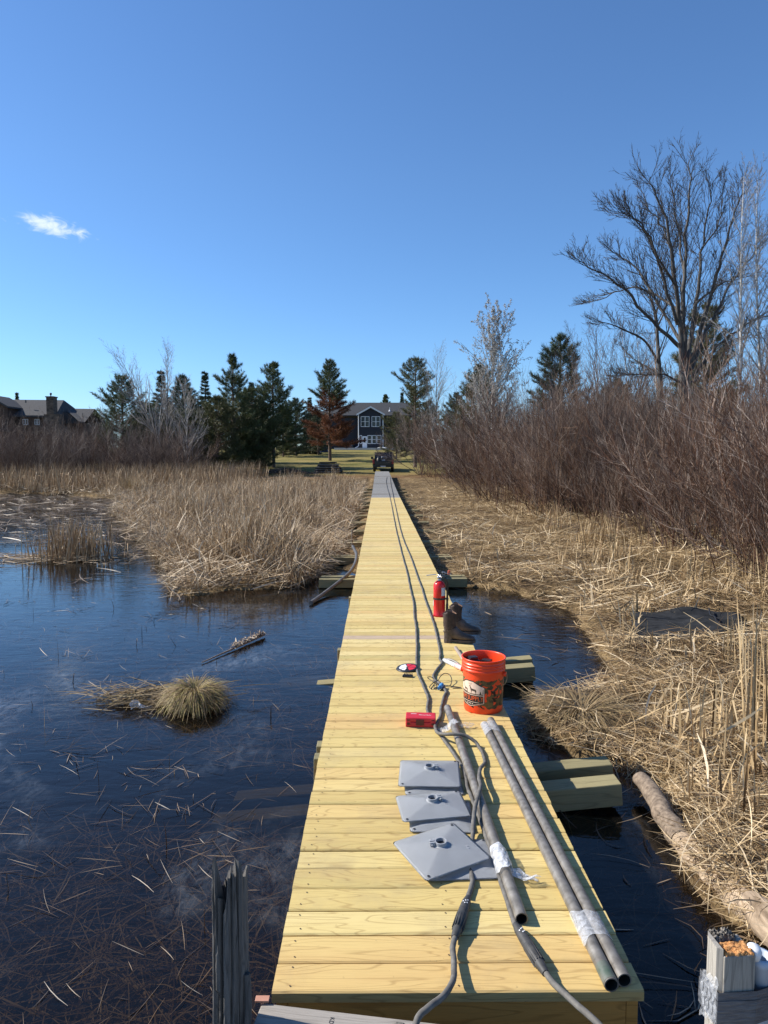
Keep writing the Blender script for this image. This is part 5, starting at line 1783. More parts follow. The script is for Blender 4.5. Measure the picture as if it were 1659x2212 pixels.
n = 170; g = np.random.default_rng(123)
yy_ = np.concatenate([g.uniform(3.05, 3.75, 120), g.uniform(2.3, 3.05, 50)])
xx_ = np.interp(yy_, [2.0, 2.4, 2.95, 3.45, 3.7], [1.75, 1.74, 1.725, 1.68, 1.645]) + g.normal(0.03, 0.05, n)
zz_ = np.interp(yy_, [2.0, 2.7, 3.2, 3.45, 3.7], [-0.17, -0.19, -0.26, -0.29, -0.27]) - 0.6 * np.abs(xx_ - 0.03 - np.interp(yy_, [2.0, 2.95, 3.45, 3.7], [1.75, 1.725, 1.68, 1.645]))
V, F, r = flat_litter(n, np.stack([xx_, yy_], 1), zz_, 0.12, 0.36, 0.0026, 0.18, 5, 124, (0.3, 1.0), zj=0.012)
o = link('log_straw', np_mesh('log_straw', V, F, r), M_STRAW)
tag(o, 'loose straw strewn over the middle of the fallen log at right', 'straw', kind='stuff')
st = thing('floating_branch', 'thin straight branch wrapped in weed lying on the ice left of the boardwalk', 'branch', at(436, 1431, WATER_Z + 0.015))
a, b = at(436, 1431, WATER_Z + 0.02), at(572, 1371, WATER_Z + 0.03)
d = b - a
mb = MB(); mb.tube([(0, 0, 0), d * 0.3, d * 0.6, d], [0.006, 0.009, 0.013, 0.011], 8); mb.build('branch', M_LOGB, st)
n = 240; g = np.random.default_rng(77)
tt = g.uniform(0.45, 1.0, n)
xy = np.stack([d.x * tt, d.y * tt], 1) + g.normal(0, 0.012, (n, 2))
V, F, r = flat_litter(n, xy, np.full(n, 0.012), 0.04, 0.12, 0.005, 0.25, 4, 78, (0.4, 1.0), az0=math.atan2(d.y, d.x) + 0.5, azs=0.5, zj=0.02)
link('weed_wrap', np_mesh('weed_wrap', V, F, r), M_DEBRIS, st)

rm = thing('rubber_mat', 'black rubber mat lying on the straw at right, its front edge curled down', 'mat', (3.55, 8.1, 0))
nx2, ny2 = 22, 16
XX, YY = np.meshgrid(np.linspace(-0.62, 0.72, nx2), np.linspace(-0.55, 0.55, ny2))
SH = XX + 0.28 * YY
base = gz(SH + 3.55, YY + 8.1) + 0.075 + 0.018 * wob(SH * 2, YY * 2, 2.0) - 0.10 * sstep(-YY, 0.40, 0.56)
idx = np.arange(nx2 * ny2).reshape(ny2, nx2)
F = np.stack([idx[:-1, :-1], idx[:-1, 1:], idx[1:, 1:], idx[1:, :-1]], -1).reshape(-1, 4)
o = link('mat_sheet', np_mesh('mat_sheet', np.stack([SH, YY + 0.05 * np.sin(4 * XX), base], -1), F, smooth=True), M_MAT, rm)
md = o.modifiers.new('thick', 'SOLIDIFY'); md.thickness = 0.012
cd = MB(); yy_ = np.linspace(0.5, -0.5, 14)
cd.tube([(0.36 + 0.28 * q + 0.01 * math.sin(14 * q), q, float(gz(np.array(3.55 + 0.36 + 0.28 * q), np.array(8.1 + q))) + 0.10) for q in yy_], 0.009, 6)
cd.build('tie_cord', M_BLACKP, rm)

bg_ = thing('plastic_bag', 'scrap of clear plastic bag floating by the rounded tussock at left', 'bag', at(299, 1532, WATER_Z))
crumple('bag_film', M_FILMW, bg_, (-0.04, 0, 0.004), 0.14, 13, up=0.75)
crumple('bag_fold', M_FILM, bg_, (0.02, 0.03, 0.004), 0.12, 14, up=0.6)

hp = [at(672, 1302, WATER_Z + 0.03), at(700, 1282, WATER_Z + 0.05), at(735, 1255, WATER_Z + 0.13), at(757, 1235, -0.18), at(768, 1215, -0.12), at(770, 1198, -0.10), at(766, 1188, -0.08), at(762, 1180, -0.05)]
ho = thing('bent_pipe', 'bent dark plastic pipe leaning from the left side of the boardwalk into the pond', 'pipe', (0, 0, 0))
mb = MB(); mb.tube(smooth_path(hp, 6), 0.030, 12); mb.build('pipe_body', M_HOSE, ho)
sr = thing('steel_rod', 'upright thin steel rod beside the timbers left of the boardwalk', 'rod', at(761, 1186, -0.38))
q = sr.location
mb = MB(); mb.tube([(0, 0, -0.2), (0, 0, 0.45)], 0.022, 8); mb.build('rod', M_STEEL, sr)
pp2 = thing('pipe_stub', 'short black pipe stub lying in the litter left of the boardwalk', 'pipe', at(722, 1207, -0.36))
pp2.rotation_euler = (0, 0, R(-15))
mb = MB(); mb.tube([(-0.22, 0, 0), (0.2, 0, 0)], 0.055, 14); mb.build('pipe_body', M_HOSE, pp2)

# ------------------------------------------------------------------ shrubs of the thicket


def shrub_mesh(name, h, spread, stems, twigs, subs, seed, r0=0.008, lean=0.25, tone=(0.0, 1.0), bushy=0.0, tw0=0.25):
    g = np.random.default_rng(seed)
    S = 6; s = np.linspace(0, 1, S)
    az = g.uniform(0, 2 * np.pi, stems)
    b = np.abs(g.normal(0, 0.22, stems)) * spread
    a0 = np.abs(g.normal(0, lean, stems)); cu = g.normal(-0.05, 0.25, stems) + bushy
    L = h * g.uniform(0.55, 1.08, stems)
    ang = a0[:, None] + cu[:, None] * s[None]
    seg = L[:, None] / (S - 1)
    dx = np.concatenate([np.zeros((stems, 1)), np.cumsum(np.sin(ang[:, :-1]) * seg, 1)], 1) + b[:, None]
    dz = np.concatenate([np.zeros((stems, 1)), np.cumsum(np.cos(ang[:, :-1]) * seg, 1)], 1)
    jit = g.normal(0, 0.025 * h / 3, (stems, S, 2)); jit[:, 0] = 0
    P = np.stack([dx * np.cos(az)[:, None] + jit[..., 0], dx * np.sin(az)[:, None] + jit[..., 1], dz - 0.06], -1)
    Rr = r0 * g.uniform(0.6, 1.3, stems)[:, None] * (1 - 0.78 * s[None])
    tn = tone[0] + (tone[1] - tone[0]) * g.uniform(0, 1, stems) ** 1.3
    V, F, own = tubes_np(P, Rr, 3)
    parts = [(V, F, tn[own] * 0.8)]

    def side_shoots(P, Lp, tn, m, t0, f0, f1, ang_, rad, S2):
        N = len(P); Sp = P.shape[1]
        ii = np.repeat(np.arange(N), m); n = len(ii)
        t = g.uniform(t0, 0.99, n) * (Sp - 1)
        k = np.minimum(t.astype(int), Sp - 2); f = (t - k)[:, None]
        p = P[ii, k] * (1 - f) + P[ii, k + 1] * f
        T = P[ii, k + 1] - P[ii, k]; T /= np.linalg.norm(T, axis=1, keepdims=True) + 1e-9
        rd = g.normal(0, 1, (n, 3)); rd -= T * np.sum(rd * T, 1, keepdims=True); rd /= np.linalg.norm(rd, axis=1, keepdims=True)
        a = g.normal(ang_, 0.18, n)[:, None]
        d = T * np.cos(a) + rd * np.sin(a)
        l = Lp[ii] * g.uniform(f0, f1, n) * (1.15 - 0.7 * t / (Sp - 1))
        s2 = np.linspace(0, 1, S2)
        up = np.array([0, 0, 1.0])
        Q = p[:, None] + d[:, None] * (l[:, None] * s2[None])[..., None] + up * (0.22 * l[:, None] * s2[None] ** 2)[..., None]
        Q[:, 1:] += g.normal(0, 0.03, (n, S2 - 1, 3)) * l[:, None, None]
        R2 = rad * g.uniform(0.7, 1.2, n)[:, None] * (1 - 0.7 * s2[None])
        return Q, R2, l, np.clip(tn[ii] + g.normal(0, 0.25, n), 0, 1)
    Q, R2, l2, t2 = side_shoots(P, L, tn, twigs, tw0, 0.18, 0.42, 0.55, r0 * 0.45, 4)
    V, F, own = tubes_np(Q, R2, 3); parts.append((V, F, t2[own]))
    if subs:
        Q3, R3, l3, t3 = side_shoots(Q, l2, t2, subs, 0.2, 0.3, 0.7, 0.6, r0 * 0.28, 3)
        V, F, own = tubes_np(Q3, R3, 3); parts.append((V, F, t3[own]))
    return cat_mesh(name, parts)


RED = [shrub_mesh('red_shrub', 2.9 + 0.25 * (i % 3), 1.9, 17, 10, 3, 200 + i, 0.0105, lean=0.40) for i in range(6)]
GRY = [shrub_mesh('grey_shrub', 2.6 + 0.4 * (i % 3), 1.9, 19, 11, 4, 220 + i, 0.0105, lean=0.42, bushy=0.15) for i in range(4)]
for me in RED: me.materials.append(M_TWIGR)
for me in GRY: me.materials.append(M_TWIGG)


def place_shrub(me, x, y, s, name, label, group, g):
    o = bpy.data.objects.new(name, me); COL.objects.link(o)
    o.location = (x, y, float(gz(np.array(x), np.array(y))) - 0.03)
    o.rotation_euler = (g.uniform(-0.06, 0.06), g.uniform(-0.06, 0.06), g.uniform(0, 6.28))
    o.scale = (s * g.uniform(0.85, 1.2), s * g.uniform(0.85, 1.2), s)
    return tag(o, label, 'shrub', group)


g = random.Random(17)
cnt = 0
for i in range(3000):
    if cnt >= 245: break
    y = 8.5 * (62 / 8.5) ** (g.random() ** 0.85)
    x = g.uniform(3.3, 0.60 * y + 3.0) if g.random() < 0.72 else g.uniform(3.3, 8)
    # front edge of the thicket: close to the walk far away, far to the right near by
    front = max(3.6, 5.9 - 0.125 * max(0, y - 17)) + 0.5 * math.sin(y * 0.7)
    if y < 12: front = 5.6 + 0.3 * (12 - y) * 0.3
    if x < front or x > 0.62 * y + 3: continue
    depth = x - front
    s = g.uniform(0.80, 1.38) * (0.62 + 0.38 * min(1, depth / 1.6)) * (1.0 + 0.45 * min(1, max(0, (y - 14) / 28)))
    place_shrub(g.choice(RED if g.random() < 0.72 else GRY), x, y, s, 'red_twig_shrub', 'bare red-brown shrub in the dense thicket right of the boardwalk', 'shrubs of the bare thicket right of the boardwalk', g)
    cnt += 1
cnt = 0
for i in range(2000):
    if cnt >= 150: break
    y = g.uniform(44, 66); x = g.uniform(-0.62 * y - 3, -13.0 - (y - 44) * 0.12)
    if y < 47 + 0.10 * (x + 14): continue
    s = g.uniform(1.0, 1.65) * (1.0 if x < -17 else 0.8)
    place_shrub(g.choice(GRY if g.random() < 0.7 else RED), x, y, s, 'grey_twig_shrub', 'bare grey-brown shrub behind the pond on the far left bank', 'bare shrubs along the far left bank', g)
    cnt += 1
# rounded grey alder by the end of the walk
big = [shrub_mesh('alder', 5.6, 2.6, 90, 18, 6, 241, 0.018, 0.42, (0.3, 1.0), 0.35), shrub_mesh('alder', 4.9, 2.4, 50, 16, 5, 242, 0.016, 0.40, (0.2, 0.9), 0.3), shrub_mesh('alder', 5.4, 0.7, 20, 46, 6, 243, 0.028, 0.34, (0.3, 1.0), 0.35, 0.36)]
for me in big: me.materials.append(M_TWIGG)
for (x, y, k, s, lab) in ((3.7, 63.0, 2, 1.02, 'rounded grey bare bush just right of the truck and house'), (5.9, 58.0, 1, 1.05, 'grey bare bush behind the round one, at the start of the thicket'), (8.4, 60.0, 0, 1.1, 'tall greyish bare bush under the silvery tree'), (6.2, 48.0, 1, 0.85, 'reddish grey bare bush overhanging the far straw bank')):
    o = bpy.data.objects.new('alder_bush', big[k]); COL.objects.link(o)
    o.location = (x, y, float(gz(np.array(x), np.array(y))) - 0.05); o.scale = (s, s, s); o.rotation_euler = (0, 0, x)
    tag(o, lab, 'bush')

g = random.Random(91)
cnt = 0
for i in range(900):
    if cnt >= 46: break
    y = g.uniform(22, 66); x = g.uniform(6.5, 0.6 * y + 4)
    if x < 8.5 - 0.03 * (y - 20): continue
    o = bpy.data.objects.new('alder_bush', big[i % 2]); COL.objects.link(o)
    sc_ = g.uniform(0.62, 0.92) * (0.8 + 0.2 * min(1, (y - 22) / 25))
    o.location = (x, y, float(gz(np.array(x), np.array(y))) - 0.05); o.scale = (sc_, sc_, sc_); o.rotation_euler = (0, 0, g.uniform(0, 6.28))
    tag(o, 'tall bare grey-brown bush rising at the back of the thicket at right', 'bush', 'tall bare bushes at the back of the thicket')
    cnt += 1


# ------------------------------------------------------------------ bare trees
class Tree:
    def __init__(s, seed):
        s.g = random.Random(seed); s.b = {}

    def line(s, pts, rads, lvl): s.b.setdefault(lvl, []).append((pts, rads))

    def rnd_perp(s, d):
        v = Vector((s.g.gauss(0, 1), s.g.gauss(0, 1), s.g.gauss(0, 1)))
        v = v - d * v.dot(d)
        return v.normalized() if v.length > 1e-6 else Vector((1, 0, 0))

    def shoot(s, p, d, L, r, lvl, cfg, S=6):
        g = s.g
        pts = [p.copy()]; rads = [r]; d = d.normalized()
        wig, trop = cfg['wig'][lvl], cfg['trop'][lvl]
        rt_ = cfg.get('tip', 0.25)
        for i in range(1, S):
            d = (d + Vector((g.gauss(0, wig), g.gauss(0, wig), g.gauss(0, wig) + trop))).normalized()
            pts.append(pts[-1] + d * (L / (S - 1))); rads.append(r * (1 - (1 - rt_) * i / (S - 1)))
        s.line(pts, rads, lvl)
        s.kids(pts, rads, L, lvl, cfg)

    def kids(s, pts, rads, L, lvl, cfg, n=None, t0=None):
        if lvl >= cfg['levels']: return
        g = s.g
        S = len(pts)
        n = cfg['n'][lvl] if n is None else n
        t0 = cfg['t0'][lvl] if t0 is None else t0
        for i in range(n):
            t = t0 + (0.99 - t0) * (i + g.random()) / n
            q = t * (S - 1); k = min(int(q), S - 2); f = q - k
            p = pts[k].lerp(pts[k + 1], f); T = (pts[k + 1] - pts[k]).normalized()
            a = g.gauss(cfg['ang'][lvl], 0.14)
            d = T * math.cos(a) + s.rnd_perp(T) * math.sin(a)
            if d.z < cfg.get('minz', -0.5): d.z = cfg.get('minz', -0.5) + 0.1
            l = L * cfg['len'][lvl] * g.uniform(0.6, 1.15) * (1.15 - cfg.get('taperlen', 0.6) * t)
            r = min((rads[k] * (1 - f) + rads[k + 1] * f) * 0.72, l * cfg.get('rl', 0.014) + 0.002)
            s.shoot(p, d, l, max(r, cfg.get('rmin', 0.003)), lvl + 1, cfg, 6 if lvl < 1 else (5 if lvl < 2 else 4))

    def mesh_lines(s, lvls, k, name, smooth=True):
        parts = []
        for lv in lvls:
            by = {}
            for pts, rads in s.b.get(lv, []): by.setdefault(len(pts), []).append((pts, rads))
            for S, L in by.items():
                P = np.array([[tuple(q) for q in a] for a, _ in L]); Rr = np.array([b for _, b in L])
                V, F, own = tubes_np(P, Rr, k)
                r = np.random.default_rng(lv).uniform(0, 1, len(L))
                parts.append((V, F, r[own]))
        return cat_mesh(name, parts, smooth)

    def tips(s, lvls):
        return [(a[j], (a[j] - a[j - 1]).normalized()) for lv in lvls for a, _ in s.b.get(lv, []) for j in range(1, len(a))]


# the big spreading tree on the right: limbs surveyed in the picture at its own distance
OY = 26.0


def oc(cx, cy, dy=0.0):
    cx, cy = 1015 + (cx - 1015) * 0.945, 1900 + (cy - 1900) * 0.945
    return atd((1380 + cx / 3.072) * 0.8641, (340 + cy / 3.072) * 0.8641, OY + dy)


oak = Tree(3)
ocfg = dict(levels=4, n=[14, 5, 3, 0], t0=[0.18, 0.15, 0.2, 0], ang=[0.52, 0.46, 0.46, 0.5], len=[0.33, 0.58, 0.60, 0.5], wig=[0.05, 0.065, 0.08, 0.10], trop=[0.05, 0.075, 0.075, 0.05], rl=0.011, rmin=0.0068, minz=-0.35, tip=0.3, taperlen=0.45)
base = oc(1015, 2400); base.z = float(gz(np.array(base.x), np.array(base.y))) - 0.2
limbs = [
    ([(1010, 1850, 0), (975, 1450, -.3), (935, 1000, -.6), (880, 640, -.8), (790, 380, -1.0), (740, 230, -1)], 0.17),
    ([(1015, 1700, 0), (1010, 1300, .2), (1015, 950, .4), (1040, 600, .4), (1062, 300, .5), (1050, 80, .5)], 0.17),
    ([(1040, 1760, 0), (1090, 1400, .5), (1130, 1050, .9), (1165, 760, 1.2), (1215, 480, 1.3), (1240, 260, 1.3)], 0.15),
    ([(1060, 1760, 0), (1190, 1350, -.6), (1280, 1020, -1.1), (1350, 760, -1.3), (1430, 500, -1.5), (1490, 330, -1.5)], 0.14),
    ([(1070, 1790, 0), (1250, 1370, .6), (1400, 1080, 1.2), (1560, 870, 1.7), (1720, 690, 2.0)], 0.12),
    ([(1080, 1850, 0), (1280, 1600, -.8), (1480, 1440, -1.5), (1700, 1340, -2.0)], 0.11),
    ([(960, 1420, -.3), (860, 1080, -1.0), (760, 800, -1.5), (620, 570, -1.9), (500, 460, -2.2)], 0.10),
    ([(985, 1560, 0), (800, 1250, .8), (640, 980, 1.4), (500, 880, 1.8), (400, 800, 2.1)], 0.10),
    ([(975, 1600, 0), (760, 1400, -.9), (520, 1130, -1.6), (300, 980, -2.1), (130, 880, -2.5)], 0.12),
    ([(940, 1000, -.6), (900, 800, -.2), (820, 600, 0.1), (720, 480, .3), (640, 250, .4)], 0.08),
    ([(960, 1300, -.2), (780, 1180, .6), (560, 1120, 1.2), (330, 1230, 1.8), (190, 1230, 2.1)], 0.08),
    ([(1110, 1250, .6), (1290, 1100, 1.4), (1420, 1060, 2.0), (1620, 1010, 2.6)], 0.08),
    ([(1000, 1900, 0), (850, 1830, -.6), (640, 1830, -1.1), (450, 1830, -1.6)], 0.075),
    ([(1030, 1900, 0), (1180, 1830, .8), (1380, 1620, 1.5), (1580, 1520, 2.0)], 0.08),
    ([(960, 1120, -.5), (840, 950, -1.6), (700, 640, -2.2), (560, 540, -2.5), (400, 480, -2.8)], 0.08),
    ([(1015, 1000, .4), (960, 640, 1.4), (930, 420, 1.8), (905, 200, 2.0)], 0.08),
    ([(1160, 800, 1.1), (1280, 640, 1.0), (1330, 420, 1.0), (1340, 200, 1.0)], 0.06),
]
tr_pts = [base, oc(1015, 2150), oc(1010, 1950), oc(1015, 1800)]
oak_t = thing('bare_tree', 'large bare spreading tree with many dark limbs above the thicket at right', 'tree', base)
mb = MB(); mb.tube([base, tr_pts[1], tr_pts[2], tr_pts[3], oc(1015, 1720)], [0.25, 0.225, 0.205, 0.19, 0.15], 18)
for pts, r in limbs:
    P = [oc(*q) for q in pts]; r *= 0.66
    SP = smooth_path(P, 4)
    for q in SP[2:]:
        q += Vector((oak.g.gauss(0, 0.028), oak.g.gauss(0, 0.03), oak.g.gauss(0, 0.022)))
    n = len(SP)
    rads = [r * (1 - 0.90 * (i / (n - 1)) ** 0.80) for i in range(n)]
    mb.tube(SP, rads, 10)
    L = sum((SP[i + 1] - SP[i]).length for i in range(n - 1))
    oak.kids(SP, rads, L * 0.56, 0, ocfg, n=38, t0=0.12)


def shift(me, off):
    n = len(me.vertices); a = np.empty(n * 3, np.float32); me.vertices.foreach_get('co', a)
    a = a.reshape(-1, 3) - np.array(off, np.float32); me.vertices.foreach_set('co', a.ravel()); me.update()
    return me


link('trunk', shift(mb.mesh('trunk'), base), M_BARKG, oak_t)
link('crown', shift(oak.mesh_lines([1, 2, 3, 4], 3, 'crown'), base), M_TWIGK, oak_t)
# its leaning neighbour
nb = Tree(9)
nbase = oc(830, 2400, 2.0); nbase.z = float(gz(np.array(nbase.x), np.array(nbase.y))) - 0.2
nb_t = thing('bare_tree', 'slimmer dark bare tree just left of the large spreading tree', 'tree', nbase)
mb = MB()
for pts, r in (([(825, 2300, 2), (820, 1900, 2), (800, 1600, 2), (785, 1350, 2), (740, 1200, 2), (700, 1000, 2)], 0.15), ([(815, 1750, 2), (700, 1560, 1.4), (560, 1480, .8), (420, 1420, .4), (330, 1400, 0.2)], 0.07), ([(818, 1850, 2), (740, 1780, 2.4), (600, 1700, 2.8), (480, 1560, 3.2)], 0.06), ([(790, 1450, 2), (860, 1300, 2.8), (880, 1150, 3.2)], 0.06)):
    SP = smooth_path([oc(*q) for q in pts], 4); n = len(SP)
    if r == 0.15: SP[0] = nbase
    r *= 0.72
    rads = [r * (1 - 0.8 * i / (n - 1)) for i in range(n)]
    mb.tube(SP, rads, 8)
    nb.kids(SP, rads, sum((SP[i + 1] - SP[i]).length for i in range(n - 1)) * 0.75, 0, ocfg, n=16, t0=0.3)
link('trunk', shift(mb.mesh('trunk'), nbase), M_BARKG, nb_t)
link('crown', shift(nb.mesh_lines([1, 2, 3, 4], 3, 'crown'), nbase), M_TWIGK, nb_t)


def slim_tree(name, label, base_px, top_px, y, r, seed, mat_trunk, mat_twig, cfg, nlimb=26, limb=0.30, t0=0.25, catkins=0, sway=0.15, base_z=None, ang=0.6, catk_mat=None):
    t = Tree(seed)
    b = atd(base_px[0], base_px[1], y); b.z = float(gz(np.array(b.x), np.array(y))) - 0.1
    top = atd(top_px[0], top_px[1], y)
    H = (top - b).length
    n = 14
    pts = []
    for i in range(n):
        s = i / (n - 1)
        q = b.lerp(top, s) + Vector((math.sin(s * 5 + seed), math.cos(s * 4 + seed), 0)) * sway * s * (1 - 0.4 * s)
        pts.append(q)
    rads = [r * (1 - i / (n - 1)) ** 1.15 + 0.005 for i in range(n)]
    c = dict(cfg); c['ang'] = [ang] + list(cfg['ang'][1:])
    t.kids(pts, rads, H * limb / 0.34 if False else H, 0, dict(c, len=[limb] + list(cfg['len'][1:])), n=nlimb, t0=t0)
    o = thing(name, label, 'tree', b)
    mb = MB(); mb.tube(pts, rads, 9)
    link('trunk', shift(mb.mesh('trunk'), b), mat_trunk, o)
    link('crown', shift(t.mesh_lines([1, 2, 3, 4], 3, 'crown'), b), mat_twig, o)
    if catkins:
        tp = t.tips([2, 3]); g = np.random.default_rng(seed)
        if len(tp) > catkins:
            tp = [tp[i] for i in g.choice(len(tp), catkins, replace=False)]
        p = np.array([tuple(a) for a, _ in tp])
        d = g.normal(0, 0.5, p.shape); d[:, 2] -= 0.6; d /= np.linalg.norm(d, axis=1, keepdims=True)
        L = g.uniform(0.05, 0.12, len(p))[:, None]
        P = np.stack([p, p + d * L * 0.5, p + d * L], 1)
        V, F, own = tubes_np(P, np.tile(np.array([[0.010, 0.020, 0.006]]), (len(p), 1)), 4)
        link('catkins', np_mesh('catkins', V - np.array(b), F, g.uniform(0, 1, len(p))[own]), catk_mat or M_CATK, o)
    return o


scfg = dict(levels=3, n=[20, 7, 4, 0], t0=[0.2, 0.15, 0.2, 0], ang=[0.6, 0.55, 0.6, 0.5], len=[0.3, 0.42, 0.5, 0.5], wig=[0.05, 0.08, 0.1, 0.12], trop=[0.05, 0.06, 0.05, 0.03], rl=0.010, rmin=0.005, minz=-0.3, tip=0.3, taperlen=0.75)
fine = dict(scfg, n=[20, 8, 5, 0])
slim_tree('birch_tree', 'tall white-barked birch at the right edge, nearest of the birches', (1588, 1000), (1612, 380), 24.0, 0.082, 51, M_BIRCH, M_TWIGP, fine, 60, 0.20, 0.36, 0, 0.22, ang=0.50)
slim_tree('birch_tree', 'second white birch at the very right edge, behind the nearest birch', (1652, 1000), (1636, 385), 27.0, 0.09, 52, M_BIRCH, M_TWIGP, fine, 60, 0.21, 0.30, 0, 0.25, ang=0.52)
slim_tree('bare_tree', 'grey many-twigged bare tree at the right edge beyond the birches', (1690, 1000), (1672, 560), 30.0, 0.11, 53, M_BARKG, M_TWIGG, fine, 54, 0.32, 0.2, 0, 0.2)
slim_tree('poplar_tree', 'tall silvery poplar covered in catkins above the start of the thicket', (1066, 960), (1062, 700), 47.0, 0.12, 54, M_BIRCH, M_TWIGP, fine, 66, 0.46, 0.16, 9000, 0.15, ang=0.52)
for i, (bx, tx, ty, y, lab) in enumerate(((1300, 1285, 690, 40, 'thin grey sapling tree right of the dark pine, tops above the thicket'), (1378, 1340, 700, 36, 'thin pale sapling leaning left between the dark pine and the large tree'), (1398, 1376, 712, 33, 'thin white-stemmed sapling leaning left under the large tree'), (1425, 1415, 720, 31, 'upright white-stemmed sapling close left of the large tree'), (1250, 1238, 730, 43, 'fine grey sapling in front of the dark pine'), (1330, 1318, 745, 38, 'short grey sapling among the saplings left of the large tree'), (1190, 1196, 770, 46, 'short fine sapling between the silvery poplar and the dark pine'))):
    slim_tree('sapling_tree', lab, (bx, 1000), (tx, ty), y, 0.055, 60 + i, M_BIRCH if i in (1, 2, 3) else M_BARKG, M_TWIGG, fine, 40, 0.36, 0.22, 0, 0.12, ang=0.42)
slim_tree('birch_tree', 'bare grey birch behind the pine right of the house', (942, 985), (945, 762), 71.0, 0.10, 71, M_BARKG, M_TWIGP, fine, 44, 0.40, 0.25, 0, 0.15, ang=0.6)
slim_tree('bare_tree', 'upright bare tree rising above the dark evergreens at left', (366, 985), (358, 755), 57.0, 0.10, 72, M_BARKG, M_TWIGP, fine, 50, 0.30, 0.30, 0, 0.2, ang=0.5)
slim_tree('bare_tree', 'bare tree leaning left with long swept limbs before the left evergreens', (385, 990), (255, 770), 56.0, 0.10, 73, M_BARKG, M_TWIGP, fine, 46, 0.40, 0.28, 0, 0.25, ang=0.5)
slim_tree('bare_tree', 'pale grey bare tree standing in front of the left evergreens', (405, 985), (396, 830), 54.0, 0.065, 74, M_TWIGPB, M_TWIGP, fine, 50, 0.45, 0.15, 0, 0.2, ang=0.7)
slim_tree('bare_tree', 'thin bare tree beside the left evergreen, right of the lodge', (232, 985), (222, 858), 58.0, 0.06, 75, M_BARKG, M_TWIGP, scfg, 20, 0.28, 0.25, 0, 0.15, ang=0.4)
slim_tree('bare_tree', 'thinnest bare tree between the lodge and the left evergreens', (207, 985), (198, 885), 60.0, 0.045, 76, M_BARKG, M_TWIGP, scfg, 18, 0.28, 0.25, 0, 0.1, ang=0.4)


# ------------------------------------------------------------------ evergreens
def needles(tp, td, n, length, width, cone, seed, flat=0.0, tone=(0, 1)):
    """tp,td (N,3): n needle slivers bursting round each twig tip"""
    g = np.random.default_rng(seed)
    N = len(tp)
    ii = np.repeat(np.arange(N), n)
    d = td[ii] + g.normal(0, cone, (len(ii), 3)); d[:, 2] *= (1 - flat)
    d /= np.linalg.norm(d, axis=1, keepdims=True) + 1e-9
    p0 = tp[ii] + g.normal(0, 0.03, (len(ii), 3)) - td[ii] * g.uniform(0, 0.22, len(ii))[:, None]
    L = length * g.uniform(0.6, 1.15, len(ii))
    sd = np.cross(d, g.normal(0, 1, d.shape)); sd /= np.linalg.norm(sd, axis=1, keepdims=True) + 1e-9
    w = width * g.uniform(0.6, 1.2, len(ii))[:, None]
    V = np.stack([p0 - sd * w * 0.5, p0 + sd * w * 0.5, p0 + d * L[:, None]], 1)
    F = np.arange(len(ii) * 3).reshape(-1, 3)
    base = g.uniform(0, 1, N)[ii]
    r = np.clip(tone[0] + (tone[1] - tone[0]) * (0.6 * base + 0.4 * g.uniform(0, 1, len(ii))), 0, 1)
    return V.reshape(-1, 3), F, r


